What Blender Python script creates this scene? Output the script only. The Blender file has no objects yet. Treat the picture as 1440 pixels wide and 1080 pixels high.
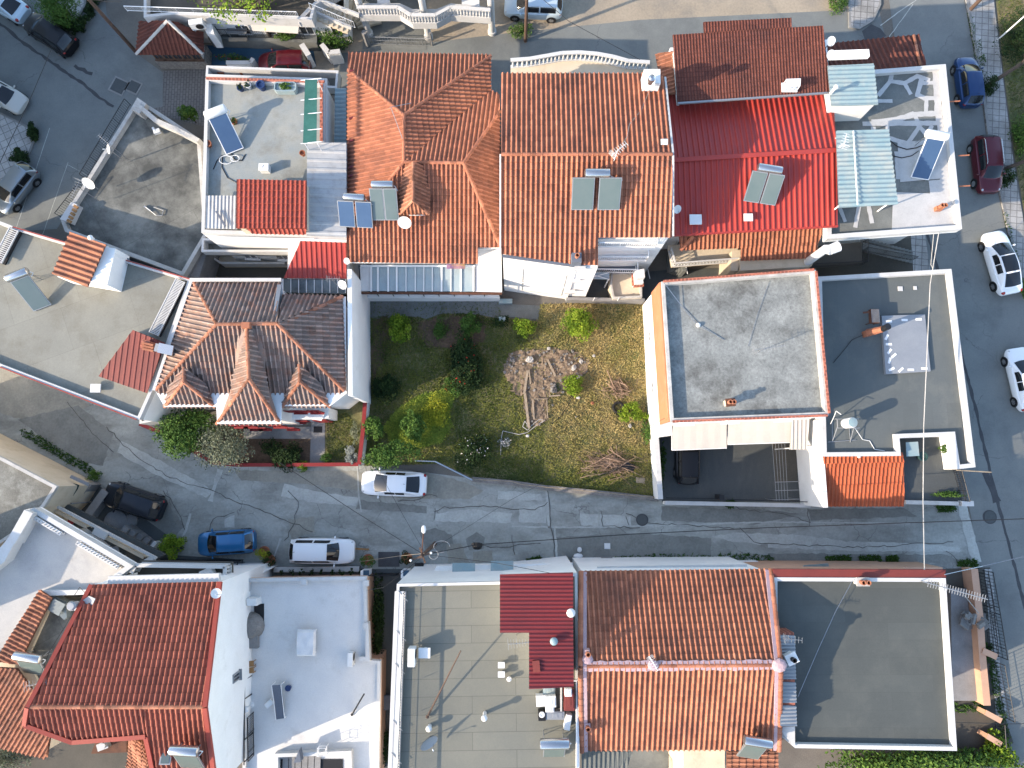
import bpy, bmesh, math, random
from mathutils import Vector, Matrix, noise
random.seed(7)
R = math.radians
SC = bpy.context.scene
COL = SC.collection
SUN_E, SKY_E, EXPO = 2.6, 0.15, 1.8
F, H, TILT = 1000.0, 52.0, R(7.0)
CT, ST = math.cos(TILT), math.sin(TILT)

def P(x, y, z=0.0):
    """place measured in the photograph -> the point of the town at height z"""
    dx, dy = (x - 720) / F, -(y - 540) / F
    wy, wz = dy * CT + ST, dy * ST - CT
    t = (z - H) / wz
    return Vector((dx * t, wy * t, z))
def PP(pts, z):
    return [P(x, y, z) for x, y in pts]
def P3(pts):
    return [P(*p) for p in pts]

# ---------------------------------------------------------------- materials
def nd(nt, t, **kw):
    n = nt.nodes.new(t)
    for k, v in kw.items():
        setattr(n, k, v)
    return n
def rgba(c):
    return (c[0], c[1], c[2], 1.0)
KEEP = dict(white_wall=1.0, coping_white=0.64, coping=0.72, plastic_white=0.85, white_metal=0.9, lane=0.97, lane_light=1.1, lane_dark=1.1, lane_warm=1.0, asphalt=0.78, roof_bright=0.80, fabric_white=0.9, slabs=1.05, slabs_straight=0.85, sheet_steel=0.6, yard_brown=0.5, roof_white=0.72,
            sheet_red=0.82, cream_wall=0.9, peach_wall=0.85, orange_wall=0.8, paint_white=0.95, fabric_cream=0.85, roof_slate=0.47, roof_felt=0.68, roof_tan=0.52, roof_cream=0.46, roof_mottled=0.58, roof_patch=0.52, sealing=0.8, roof_terrace=0.62,
            sheet_blue=0.56, sheet_white=0.78, glass_canopy=0.66, paint_pale_blue=0.9, tar=1.0, crack=1.0, blade=1.55, blade_lush=2.3, garden_soil=1.35, soil_dry=0.72, leaf_lime=1.0, leaf_green=1.1, leaf_dark=0.7, leaf_yellow=1.1, leaf_olive=1.1, leaf_grey=0.9, brushwood=1.2, wood=1.15, tile_orange=0.82, tile_orange_worn=0.82, tile_bright=0.72, tile_red=0.95, tile_brown=0.62, tile_old=0.85, roof_dirty=0.6, flower_red=1.0, flower_white=1.0, dirt_road=0.8, yard_dark=0.6)
def pm(name, c1, c2=None, s=0.6, rough=0.85, spec=0.25, c3=None, s3=1.5, t3=0.55, w3=0.12, a3=1.0, metal=0.0, bump=0.0, bs=30.0,
       tv=None, sheet=None, coat=0.0, cracks=None, grain=0.16, gs=14.0, stretch=None, tr=0.0, c4=None, s4=0.25, t4=0.5, w4=0.1, alpha=1.0):
    kf = KEEP.get(name, 0.68); kk = lambda c: tuple(q * kf for q in c) if c else c
    c1, c2, c3, c4 = kk(c1), kk(c2), kk(c3), kk(c4)
    if name.startswith(('roof_', 'lane', 'asphalt', 'yard', 'sheet_blue')) and name not in ('roof_white', 'roof_bright'):
        wm = lambda c: (c[0] * 0.965, c[1] * 1.02, c[2] * 0.975) if c else c
        c1, c2, c3, c4 = wm(c1), wm(c2), wm(c3), wm(c4)
    if isinstance(tv, list): tv = [(p_, kk(c_)) for p_, c_ in tv]
    m = bpy.data.materials.new(name)
    m.use_nodes = True
    nt = m.node_tree
    bs_ = nt.nodes['Principled BSDF']
    geo = nd(nt, 'ShaderNodeNewGeometry')
    pos = geo.outputs['Position']
    L = nt.links.new
    def mixc(fac, a, b, typ='MIX'):
        x = nd(nt, 'ShaderNodeMix', data_type='RGBA', blend_type=typ)
        for sock, v in ((x.inputs[0], fac), (x.inputs[6], a), (x.inputs[7], b)):
            if isinstance(v, (int, float)): sock.default_value = v
            elif isinstance(v, tuple): sock.default_value = rgba(v)
            else: L(v, sock)
        return x.outputs[2]
    def nz(scale, det=4, rg=0.6, vec=pos):
        n = nd(nt, 'ShaderNodeTexNoise'); n.inputs['Scale'].default_value = scale
        n.inputs['Detail'].default_value = det; n.inputs['Roughness'].default_value = rg
        L(vec, n.inputs['Vector']); return n.outputs[0]
    def rng(v, a, b, c=0.0, d=1.0):
        n = nd(nt, 'ShaderNodeMapRange'); n.inputs[1].default_value = a; n.inputs[2].default_value = b
        n.inputs[3].default_value = c; n.inputs[4].default_value = d; L(v, n.inputs[0]); return n.outputs[0]
    vec = pos
    if stretch:
        mp = nd(nt, 'ShaderNodeMapping'); mp.inputs['Scale'].default_value = stretch[:3]
        mp.inputs['Rotation'].default_value[2] = R(stretch[3]) if len(stretch) > 3 else 0
        L(pos, mp.inputs['Vector']); vec = mp.outputs[0]
    col = c1
    if c2:
        col = mixc(rng(nz(s, 5, 0.62, vec), 0.34, 0.66), c1, c2)
    if c4:
        col = mixc(rng(nz(s4, 6, 0.68, vec), t4 - w4, t4 + w4), col, c4)
    if c3:
        f = rng(nz(s3, 8, 0.7, vec), t3 - w3, t3 + w3, 0.0, a3)
        col = mixc(f, col, c3)
    if sheet:
        w, h, dk = sheet[:3]
        mp = nd(nt, 'ShaderNodeMapping'); mp.inputs['Rotation'].default_value[2] = R(sheet[3]) if len(sheet) > 3 else 0
        L(pos, mp.inputs['Vector'])
        b = nd(nt, 'ShaderNodeTexBrick'); b.inputs['Scale'].default_value = 1.0
        b.inputs['Brick Width'].default_value = w; b.inputs['Row Height'].default_value = h
        b.inputs['Mortar Size'].default_value = sheet[4] if len(sheet) > 4 else 0.012
        b.inputs['Mortar Smooth'].default_value = 0.3
        b.inputs['Color1'].default_value = (1, 1, 1, 1); b.inputs['Color2'].default_value = (0.9, 0.9, 0.9, 1); b.inputs['Mortar'].default_value = (dk, dk, dk, 1)
        if len(sheet) > 5: b.offset = sheet[5]
        L(mp.outputs[0], b.inputs['Vector'])
        col = mixc(1.0, col, b.outputs['Color'], 'MULTIPLY')
    if cracks:
        v = nd(nt, 'ShaderNodeTexVoronoi', feature='DISTANCE_TO_EDGE'); v.inputs['Scale'].default_value = cracks[0]
        nn = nd(nt, 'ShaderNodeTexNoise'); nn.inputs['Scale'].default_value = 1.3; nn.inputs['Detail'].default_value = 6; L(pos, nn.inputs['Vector'])
        ad = nd(nt, 'ShaderNodeMix', data_type='RGBA', blend_type='ADD'); ad.inputs[0].default_value = cracks[1]
        L(pos, ad.inputs[6]); L(nn.outputs['Color'], ad.inputs[7]); L(ad.outputs[2], v.inputs['Vector'])
        msk = rng(nz(0.35, 3), 0.44, 0.56)
        lin = rng(v.outputs['Distance'], cracks[2], 0.0)
        mu = nd(nt, 'ShaderNodeMath', operation='MULTIPLY'); L(lin, mu.inputs[0]); L(msk, mu.inputs[1])
        col = mixc(mu.outputs[0], col, cracks[3])
    if tv:
        at = nd(nt, 'ShaderNodeAttribute', attribute_name='tv')
        if isinstance(tv, list):
            rp = nd(nt, 'ShaderNodeValToRGB')
            el = rp.color_ramp.elements
            for i, (p_, c_) in enumerate(tv):
                e = el[i] if i < 2 else el.new(p_)
                e.position = p_; e.color = rgba(c_)
            L(at.outputs['Fac'], rp.inputs[0])
            col = mixc(1.0, col, rp.outputs[0], 'MULTIPLY') if c2 else rp.outputs[0]
        else:
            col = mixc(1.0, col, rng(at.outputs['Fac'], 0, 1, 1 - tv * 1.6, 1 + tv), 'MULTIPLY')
    if grain:
        col = mixc(1.0, col, rng(nz(gs, 4, 0.7), 0.3, 0.7, 1 - grain, 1 + grain), 'MULTIPLY')
    if isinstance(col, tuple): bs_.inputs['Base Color'].default_value = rgba(col)
    else: L(col, bs_.inputs['Base Color'])
    bs_.inputs['Roughness'].default_value = rough
    bs_.inputs['Metallic'].default_value = metal
    bs_.inputs['Specular IOR Level'].default_value = spec
    bs_.inputs['Coat Weight'].default_value = coat
    bs_.inputs['Coat Roughness'].default_value = 0.04
    if tr: bs_.inputs['Transmission Weight'].default_value = tr
    if alpha < 1: bs_.inputs['Alpha'].default_value = alpha
    if bump:
        bn = nd(nt, 'ShaderNodeBump'); bn.inputs['Strength'].default_value = bump; bn.inputs['Distance'].default_value = 0.05
        L(nz(bs, 6, 0.7), bn.inputs['Height']); L(bn.outputs[0], bs_.inputs['Normal'])
    return m

M = {}
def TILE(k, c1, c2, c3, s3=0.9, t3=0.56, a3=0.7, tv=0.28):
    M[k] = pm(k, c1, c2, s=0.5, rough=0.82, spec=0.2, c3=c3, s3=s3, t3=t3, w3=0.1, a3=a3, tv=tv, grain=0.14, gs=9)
TILE('tile_orange', (0.46, 0.185, 0.105), (0.39, 0.145, 0.085), (0.20, 0.10, 0.07), 0.5, 0.6)
TILE('tile_orange_worn', (0.46, 0.20, 0.115), (0.37, 0.145, 0.085), (0.20, 0.105, 0.075), 0.7, 0.54, 0.8, 0.38)
TILE('tile_old', (0.35, 0.25, 0.20), (0.25, 0.19, 0.165), (0.40, 0.18, 0.11), 1.3, 0.56, 0.7, 0.36)
TILE('tile_red', (0.36, 0.112, 0.068), (0.29, 0.088, 0.056), (0.16, 0.06, 0.045), 0.5, 0.62)
TILE('tile_bright', (0.52, 0.14, 0.062), (0.46, 0.11, 0.05), (0.3, 0.08, 0.05), 0.6, 0.64, 0.5, 0.16)
TILE('tile_scarlet', (0.44, 0.095, 0.065), (0.38, 0.08, 0.055), (0.3, 0.08, 0.06), 0.6, 0.62, 0.5, 0.2)
TILE('tile_brown', (0.21, 0.072, 0.050), (0.17, 0.060, 0.045), (0.11, 0.05, 0.042), 0.5, 0.6, 0.6, 0.25)
M['sheet_red'] = pm('sheet_red', (0.43, 0.052, 0.036), (0.37, 0.046, 0.036), 0.4, rough=0.45, spec=0.4, c3=(0.30, 0.05, 0.05), s3=1.2, t3=0.6, a3=0.5, grain=0.06)
M['sheet_dark_red'] = pm('sheet_dark_red', (0.215, 0.026, 0.030), (0.18, 0.026, 0.03), 0.5, rough=0.5, spec=0.4, grain=0.06)
M['sheet_brown_red'] = pm('sheet_brown_red', (0.25, 0.052, 0.04), (0.2, 0.045, 0.036), 0.7, rough=0.55, spec=0.3, grain=0.06)
M['sheet_white'] = pm('sheet_white', (0.52, 0.51, 0.49), (0.42, 0.42, 0.41), 0.7, rough=0.5, spec=0.4, c3=(0.25, 0.24, 0.22), s3=1.5, t3=0.62, a3=0.6, grain=0.06)
M['sheet_blue'] = pm('sheet_blue', (0.33, 0.46, 0.52), (0.40, 0.50, 0.54), 0.6, rough=0.4, spec=0.5, c3=(0.55, 0.56, 0.54), s3=0.9, t3=0.56, grain=0.06)
M['sheet_steel'] = pm('sheet_steel', (0.42, 0.44, 0.46), (0.36, 0.38, 0.41), 0.8, rough=0.45, spec=0.4, metal=0.15, grain=0.06)
M['white_wall'] = pm('white_wall', (0.76, 0.75, 0.72), (0.69, 0.68, 0.65), 0.5, c3=(0.45, 0.42, 0.37), s3=0.8, t3=0.68, w3=0.1, a3=0.5, grain=0.05, bump=0.05)
M['cream_wall'] = pm('cream_wall', (0.62, 0.53, 0.40), (0.55, 0.47, 0.35), 0.5, c3=(0.36, 0.29, 0.2), s3=0.7, t3=0.63, a3=0.6, grain=0.06, bump=0.05)
M['peach_wall'] = pm('peach_wall', (0.60, 0.36, 0.24), (0.54, 0.32, 0.21), 0.5, c3=(0.4, 0.25, 0.17), s3=0.7, t3=0.63, a3=0.5, grain=0.06)
M['orange_wall'] = pm('orange_wall', (0.56, 0.22, 0.11), (0.50, 0.19, 0.10), 0.4, c3=(0.5, 0.3, 0.2), s3=1.0, t3=0.62, a3=0.5, grain=0.06)
M['grey_wall'] = pm('grey_wall', (0.36, 0.35, 0.34), (0.28, 0.275, 0.27), 0.6, c3=(0.18, 0.17, 0.16), s3=0.9, t3=0.6, a3=0.6, grain=0.1)
M['red_paint'] = pm('red_paint', (0.33, 0.035, 0.035), (0.27, 0.03, 0.03), 0.8, rough=0.6, grain=0.08)
M['red_trim'] = pm('red_trim', (0.42, 0.075, 0.05), (0.36, 0.065, 0.045), 0.8, rough=0.6, grain=0.08)
M['coping'] = pm('coping', (0.63, 0.61, 0.57), (0.5, 0.48, 0.44), 0.9, c3=(0.3, 0.28, 0.25), s3=1.7, t3=0.6, a3=0.6, grain=0.1)
M['coping_white'] = pm('coping_white', (0.78, 0.77, 0.75), (0.70, 0.69, 0.66), 0.9, c3=(0.45, 0.42, 0.38), s3=1.7, t3=0.68, a3=0.6, grain=0.06)
M['pink_mortar'] = pm('pink_mortar', (0.60, 0.42, 0.42), (0.5, 0.36, 0.40), 1.5, grain=0.1)
M['brick'] = pm('brick', (0.38, 0.13, 0.08), (0.28, 0.10, 0.07), 2.0, sheet=(0.25, 0.25, 1.7, 0, 0.05), grain=0.1)
M['flue_clay'] = pm('flue_clay', (0.50, 0.20, 0.11), (0.42, 0.16, 0.09), 2.0, grain=0.1)
# roofs
M['roof_white'] = pm('roof_white', (0.52, 0.51, 0.485), (0.43, 0.425, 0.41), 0.5, c3=(0.28, 0.26, 0.23), s3=0.7, t3=0.66, w3=0.09, a3=0.6, grain=0.09, c4=(0.57, 0.55, 0.51), s4=0.3)
M['roof_bright'] = pm('roof_bright', (0.70, 0.69, 0.66), (0.62, 0.615, 0.60), 0.5, c3=(0.42, 0.39, 0.35), s3=0.8, t3=0.66, w3=0.1, a3=0.5, grain=0.07)
M['sealing'] = pm('sealing', (0.56, 0.55, 0.53), (0.47, 0.465, 0.45), 0.8, c3=(0.3, 0.29, 0.28), s3=1.2, t3=0.66, a3=0.6, grain=0.08)
M['roof_terrace'] = pm('roof_terrace', (0.46, 0.44, 0.41), (0.40, 0.385, 0.36), 0.4, c3=(0.22, 0.19, 0.16), s3=0.55, t3=0.6, w3=0.12, a3=0.7, grain=0.09, c4=(0.34, 0.36, 0.38), s4=0.25)
M['roof_cream'] = pm('roof_cream', (0.52, 0.485, 0.43), (0.46, 0.43, 0.385), 0.4, c3=(0.30, 0.255, 0.20), s3=0.5, t3=0.6, w3=0.14, a3=0.65, grain=0.09, sheet=(4.6, 3.0, 0.78, -21, 0.02, 0.3))
M['roof_dirty'] = pm('roof_dirty', (0.36, 0.345, 0.325), (0.26, 0.25, 0.235), 0.35, c3=(0.09, 0.087, 0.085), s3=0.35, t3=0.50, w3=0.12, a3=0.85, grain=0.12, sheet=(4.2, 5.5, 0.7, -30, 0.02))
M['roof_mottled'] = pm('roof_mottled', (0.37, 0.365, 0.36), (0.29, 0.285, 0.28), 0.8, c3=(0.13, 0.12, 0.115), s3=0.42, t3=0.58, w3=0.09, a3=0.75, grain=0.28, gs=7, c4=(0.43, 0.42, 0.41), s4=0.6, t4=0.56)
M['roof_slate'] = pm('roof_slate', (0.175, 0.18, 0.175), (0.155, 0.16, 0.158), 0.35, c3=(0.235, 0.23, 0.215), s3=0.45, t3=0.6, w3=0.12, a3=0.6, grain=0.06, sheet=(5.0, 1.0, 0.86, 0, 0.012), spec=0.2)
M['roof_felt'] = pm('roof_felt', (0.165, 0.172, 0.175), (0.145, 0.152, 0.158), 0.3, c3=(0.24, 0.23, 0.215), s3=0.4, t3=0.62, w3=0.12, a3=0.6, grain=0.06, sheet=(1.0, 4.6, 0.90, 0, 0.012), spec=0.2)
M['roof_tan'] = pm('roof_tan', (0.325, 0.305, 0.265), (0.295, 0.28, 0.25), 0.35, c3=(0.38, 0.345, 0.29), s3=0.4, t3=0.58, w3=0.14, a3=0.6, grain=0.05, sheet=(7.3, 1.0, 0.66, -1.0, 0.02, 0.35), spec=0.2)
M['roof_patch'] = pm('roof_patch', (0.30, 0.295, 0.285), (0.215, 0.212, 0.208), 0.7, c3=(0.45, 0.43, 0.40), s3=0.8, t3=0.62, a3=0.6, grain=0.12)
M['roof_mossy'] = pm('roof_mossy', (0.27, 0.25, 0.225), (0.17, 0.155, 0.14), 0.5, c3=(0.42, 0.40, 0.37), s3=0.8, t3=0.6, w3=0.1, a3=0.8, grain=0.22)
# ground
M['ground'] = pm('ground', (0.22, 0.20, 0.17), (0.16, 0.145, 0.125), 0.4, grain=0.15)
M['lane'] = pm('lane', (0.305, 0.295, 0.28), (0.235, 0.228, 0.215), 0.32, c3=(0.145, 0.135, 0.125), s3=0.5, t3=0.57, w3=0.1, a3=0.75, grain=0.13, gs=5, c4=(0.36, 0.35, 0.335), s4=0.22, t4=0.55, cracks=(0.32, 0.9, 0.008, (0.11, 0.105, 0.10)), stretch=(0.55, 1.25, 1, 3))
M['lane_light'] = pm('lane_light', (0.37, 0.36, 0.345), (0.31, 0.30, 0.29), 0.6, c3=(0.24, 0.23, 0.22), s3=0.9, t3=0.57, a3=0.6, grain=0.12, gs=6)
M['lane_dark'] = pm('lane_dark', (0.185, 0.178, 0.168), (0.15, 0.143, 0.135), 0.6, c3=(0.11, 0.105, 0.10), s3=0.9, t3=0.57, a3=0.6, grain=0.14, gs=6)
M['lane_warm'] = pm('lane_warm', (0.27, 0.245, 0.215), (0.225, 0.205, 0.18), 0.6, c3=(0.16, 0.145, 0.13), s3=0.9, t3=0.57, a3=0.6, grain=0.14, gs=6)
M['asphalt'] = pm('asphalt', (0.205, 0.205, 0.205), (0.178, 0.178, 0.18), 0.22, c3=(0.25, 0.247, 0.24), s3=0.25, t3=0.57, w3=0.12, a3=0.8, grain=0.08, gs=9, c4=(0.155, 0.155, 0.157), s4=0.2, t4=0.58, w4=0.08, cracks=(0.12, 0.9, 0.004, (0.1, 0.1, 0.1)))
M['crack'] = pm('crack', (0.085, 0.08, 0.072), grain=0.2)
M['tar'] = pm('tar', (0.042, 0.042, 0.045), (0.06, 0.06, 0.062), 1.0, rough=0.6, grain=0.15)
M['dirt_road'] = pm('dirt_road', (0.40, 0.335, 0.25), (0.33, 0.275, 0.205), 0.3, c3=(0.24, 0.215, 0.18), s3=0.4, t3=0.57, w3=0.1, a3=0.7, grain=0.14, gs=6)
M['pavers'] = pm('pavers', (0.25, 0.235, 0.22), (0.2, 0.19, 0.18), 0.6, sheet=(0.4, 0.22, 0.55, 90, 0.025), grain=0.14)
M['slabs'] = pm('slabs', (0.44, 0.43, 0.41), (0.34, 0.33, 0.315), 0.7, sheet=(0.55, 0.55, 0.45, -27, 0.03, 0.0), grain=0.14, c3=(0.2, 0.19, 0.17), s3=0.8, t3=0.6, a3=0.6)
M['slabs_straight'] = pm('slabs_straight', (0.42, 0.41, 0.39), (0.32, 0.31, 0.295), 0.7, sheet=(0.5, 0.5, 0.45, 6, 0.03, 0.0), grain=0.14, c3=(0.18, 0.17, 0.15), s3=0.6, t3=0.56, a3=0.7)
M['kerb'] = pm('kerb', (0.36, 0.35, 0.33), (0.26, 0.255, 0.24), 0.9, grain=0.15)
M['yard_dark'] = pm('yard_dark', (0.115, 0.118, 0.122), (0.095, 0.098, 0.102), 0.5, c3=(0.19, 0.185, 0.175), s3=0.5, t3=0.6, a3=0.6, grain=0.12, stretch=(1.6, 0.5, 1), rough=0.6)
M['yard_brown'] = pm('yard_brown', (0.17, 0.145, 0.125), (0.13, 0.115, 0.10), 0.5, grain=0.14)
M['yard_grey'] = pm('yard_grey', (0.26, 0.255, 0.25), (0.2, 0.195, 0.19), 0.5, c3=(0.12, 0.115, 0.11), s3=0.6, t3=0.57, a3=0.6, grain=0.14)
M['soil'] = pm('soil', (0.16, 0.105, 0.07), (0.11, 0.075, 0.05), 1.2, grain=0.35, gs=6, bump=0.6, bs=6)
M['soil_dry'] = pm('soil_dry', (0.29, 0.215, 0.145), (0.20, 0.145, 0.10), 1.5, grain=0.45, gs=7, bump=0.8, bs=7)
M['garden_soil'] = pm('garden_soil', (0.105, 0.092, 0.042), (0.135, 0.105, 0.058), 0.35, c3=(0.055, 0.065, 0.025), s3=0.4, t3=0.5, w3=0.1, grain=0.4, gs=6, bump=0.5, bs=7)
M['concrete'] = pm('concrete', (0.34, 0.33, 0.32), (0.27, 0.265, 0.255), 0.7, c3=(0.17, 0.165, 0.155), s3=0.8, t3=0.6, a3=0.6, grain=0.13)
# stuff of things
M['glass_dark'] = pm('glass_dark', (0.012, 0.014, 0.017), rough=0.06, spec=0.6, grain=0)
M['glass_pane'] = pm('glass_pane', (0.05, 0.06, 0.07), rough=0.08, spec=0.6, grain=0)
M['glass_canopy'] = pm('glass_canopy', (0.42, 0.52, 0.55), (0.50, 0.57, 0.58), 0.8, rough=0.2, spec=0.5, grain=0.05, c3=(0.35, 0.36, 0.35), s3=1.5, t3=0.62, a3=0.5)
M['glass_dirty'] = pm('glass_dirty', (0.17, 0.21, 0.22), (0.24, 0.27, 0.26), 1.2, rough=0.25, spec=0.5, c3=(0.08, 0.10, 0.11), s3=1.2, t3=0.55, grain=0.1)
M['collector'] = pm('collector', (0.055, 0.105, 0.20), (0.065, 0.12, 0.22), 1.0, rough=0.12, spec=0.6, grain=0.02)  # bluish base colour stands in for the sky reflected in the glass
M['collector_green'] = pm('collector_green', (0.13, 0.175, 0.165), (0.15, 0.19, 0.18), 1.0, rough=0.2, spec=0.6, grain=0.02)
M['steel'] = pm('steel', (0.62, 0.63, 0.64), rough=0.25, metal=0.9, grain=0.03)
M['steel_dull'] = pm('steel_dull', (0.42, 0.43, 0.44), rough=0.5, metal=0.6, grain=0.06)
M['white_metal'] = pm('white_metal', (0.76, 0.76, 0.75), rough=0.4, grain=0.04)
M['black_metal'] = pm('black_metal', (0.025, 0.025, 0.027), rough=0.45, grain=0.05)
M['plastic_white'] = pm('plastic_white', (0.74, 0.74, 0.72), (0.66, 0.66, 0.64), 1.5, rough=0.5, grain=0.04)
M['plastic_black'] = pm('plastic_black', (0.02, 0.02, 0.022), rough=0.5, grain=0.05)
M['rubber'] = pm('rubber', (0.02, 0.02, 0.02), rough=0.8, grain=0.1)
M['rust'] = pm('rust', (0.17, 0.075, 0.045), (0.11, 0.055, 0.038), 3.0, rough=0.85, grain=0.15)
M['wood'] = pm('wood', (0.27, 0.215, 0.155), (0.20, 0.16, 0.115), 2.5, rough=0.85, grain=0.2)
M['wood_pole'] = pm('wood_pole', (0.17, 0.105, 0.075), (0.12, 0.08, 0.06), 2.5, rough=0.85, grain=0.2)
M['wood_orange'] = pm('wood_orange', (0.40, 0.22, 0.09), (0.32, 0.17, 0.07), 2.5, rough=0.7, grain=0.15)
M['terracotta'] = pm('terracotta', (0.42, 0.16, 0.085), (0.36, 0.13, 0.07), 2.0, grain=0.1)
M['fabric_cream'] = pm('fabric_cream', (0.56, 0.52, 0.465), (0.51, 0.475, 0.425), 0.8, rough=0.9, grain=0.05)
M['fabric_grey'] = pm('fabric_grey', (0.15, 0.17, 0.21), (0.17, 0.19, 0.23), 1.0, rough=0.9, grain=0.08)
M['fabric_white'] = pm('fabric_white', (0.70, 0.69, 0.67), (0.62, 0.61, 0.60), 2.0, rough=0.9, grain=0.05)
M['net_green'] = pm('net_green', (0.05, 0.17, 0.13), (0.07, 0.22, 0.17), 1.5, rough=0.7, grain=0.12)
M['blue_floor'] = pm('blue_floor', (0.04, 0.10, 0.17), (0.05, 0.12, 0.19), 0.8, rough=0.5, grain=0.08)
M['blue_pot'] = pm('blue_pot', (0.03, 0.06, 0.16), rough=0.4, grain=0.05)
M['teal'] = pm('teal', (0.03, 0.075, 0.07), (0.045, 0.09, 0.085), 0.8, rough=0.5, grain=0.1)
M['red_plastic'] = pm('red_plastic', (0.45, 0.03, 0.03), rough=0.4, grain=0.05)
M['stone'] = pm('stone', (0.30, 0.28, 0.26), (0.2, 0.19, 0.175), 2.0, grain=0.25, bump=0.4, bs=8)
M['stone_wall'] = pm('stone_wall', (0.34, 0.32, 0.29), (0.22, 0.21, 0.195), 3.5, grain=0.3, gs=8, cracks=(3.0, 0.2, 0.06, (0.1, 0.09, 0.085)), bump=0.5, bs=6)
M['brushwood'] = pm('brushwood', (0.26, 0.18, 0.125), (0.17, 0.115, 0.08), 3.0, tv=0.45, grain=0.2)
M['bark'] = pm('bark', (0.13, 0.10, 0.08), (0.09, 0.07, 0.055), 3.0, grain=0.25)
M['headlight'] = pm('headlight', (0.6, 0.62, 0.64), rough=0.1, spec=0.7, grain=0)
M['taillight'] = pm('taillight', (0.40, 0.015, 0.015), rough=0.15, spec=0.6, grain=0)
M['plate'] = pm('plate', (0.62, 0.62, 0.6), rough=0.5, grain=0.03)
M['banner'] = pm('banner', (0.50, 0.30, 0.10), (0.26, 0.14, 0.34), 1.6, rough=0.9, grain=0.1)
def LEAF(k, a, b, c):
    M[k] = pm(k, (0.1, 0.1, 0.1), None, rough=0.7, spec=0.12, tv=[(0.0, a), (0.5, b), (1.0, c)], grain=0.1)
LEAF('leaf_lime', (0.05, 0.095, 0.008), (0.13, 0.20, 0.015), (0.24, 0.30, 0.03))
LEAF('leaf_green', (0.022, 0.05, 0.010), (0.05, 0.10, 0.018), (0.10, 0.16, 0.03))
LEAF('leaf_dark', (0.012, 0.028, 0.010), (0.025, 0.05, 0.014), (0.05, 0.085, 0.022))
LEAF('leaf_olive', (0.07, 0.085, 0.05), (0.13, 0.145, 0.09), (0.22, 0.23, 0.16))
LEAF('leaf_grey', (0.14, 0.16, 0.14), (0.23, 0.25, 0.23), (0.34, 0.36, 0.33))
LEAF('leaf_yellow', (0.12, 0.15, 0.012), (0.24, 0.25, 0.02), (0.36, 0.34, 0.03))
LEAF('blade', (0.030, 0.046, 0.010), (0.095, 0.10, 0.024), (0.235, 0.18, 0.078))
LEAF('blade_lush', (0.045, 0.075, 0.012), (0.10, 0.13, 0.02), (0.18, 0.19, 0.03))
LEAF('flower_red', (0.22, 0.010, 0.010), (0.40, 0.02, 0.015), (0.5, 0.06, 0.03))
LEAF('flower_white', (0.5, 0.45, 0.45), (0.62, 0.58, 0.58), (0.7, 0.7, 0.68))
def PAINT(k, c, metal=0.3, rough=0.28):
    dk = max(c) < 0.05
    M[k] = pm(k, c, rough=rough, spec=0.22 if dk else 0.5, coat=0.12 if dk else 0.4, metal=metal, grain=0.02)
PAINT('paint_white', (0.74, 0.75, 0.75), 0.0)
PAINT('paint_cream', (0.62, 0.60, 0.54), 0.0)
PAINT('paint_pale_blue', (0.50, 0.60, 0.66), 0.2)
PAINT('paint_black', (0.010, 0.011, 0.014), 0.1)
PAINT('paint_dark', (0.020, 0.026, 0.036), 0.3)
PAINT('paint_blue', (0.010, 0.15, 0.36), 0.35)
PAINT('paint_navy', (0.014, 0.055, 0.17), 0.35)
PAINT('paint_silver', (0.36, 0.41, 0.45), 0.6)
PAINT('paint_maroon', (0.13, 0.012, 0.022), 0.35)
PAINT('paint_red', (0.12, 0.008, 0.016), 0.2)

# ---------------------------------------------------------------- objects
WL = {}
USED = {}
def link(o, parent=None):
    COL.objects.link(o)
    if parent is not None:
        o.parent = parent
        WL[o.name] = WL.get(parent.name, Vector((0, 0, 0)))
    return o
def tag(o, label, cat, group=None, kind=None):
    o['label'] = label; o['category'] = cat
    if group: o['group'] = group
    if kind: o['kind'] = kind
    return o
def thing(name, label, cat, loc=(0, 0, 0), group=None, rz=0.0):
    o = bpy.data.objects.new(name, None)
    o.empty_display_size = 0.3
    COL.objects.link(o)
    o.location = loc; o.rotation_euler = (0, 0, rz)
    WL[o.name] = Vector(loc)
    return tag(o, label, cat, group)

def newell(p):
    n = Vector((0, 0, 0))
    for i in range(len(p)):
        a, b = p[i], p[(i + 1) % len(p)]
        n += Vector(((a.y - b.y) * (a.z + b.z), (a.z - b.z) * (a.x + b.x), (a.x - b.x) * (a.y + b.y)))
    return n.normalized()
def area2(p):
    return sum(p[i].x * p[(i + 1) % len(p)].y - p[(i + 1) % len(p)].x * p[i].y for i in range(len(p)))
def ccw(p):
    p = [Vector(q) for q in p]
    return p if area2(p) > 0 else p[::-1]
def inset(p, d):
    """plan polygon (ccw) moved inward by d"""
    p = ccw(p); n = len(p); out = []
    for i in range(n):
        a, b, c = p[i - 1], p[i], p[(i + 1) % n]
        e1 = (b - a).to_2d().normalized(); e2 = (c - b).to_2d().normalized()
        n1 = Vector((-e1.y, e1.x)); n2 = Vector((-e2.y, e2.x))
        k = n1 + n2
        k = k / max(0.25, k.dot(n1)) if k.length > 1e-6 else n1
        out.append(Vector((b.x + k.x * d, b.y + k.y * d, b.z)))
    return out

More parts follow.
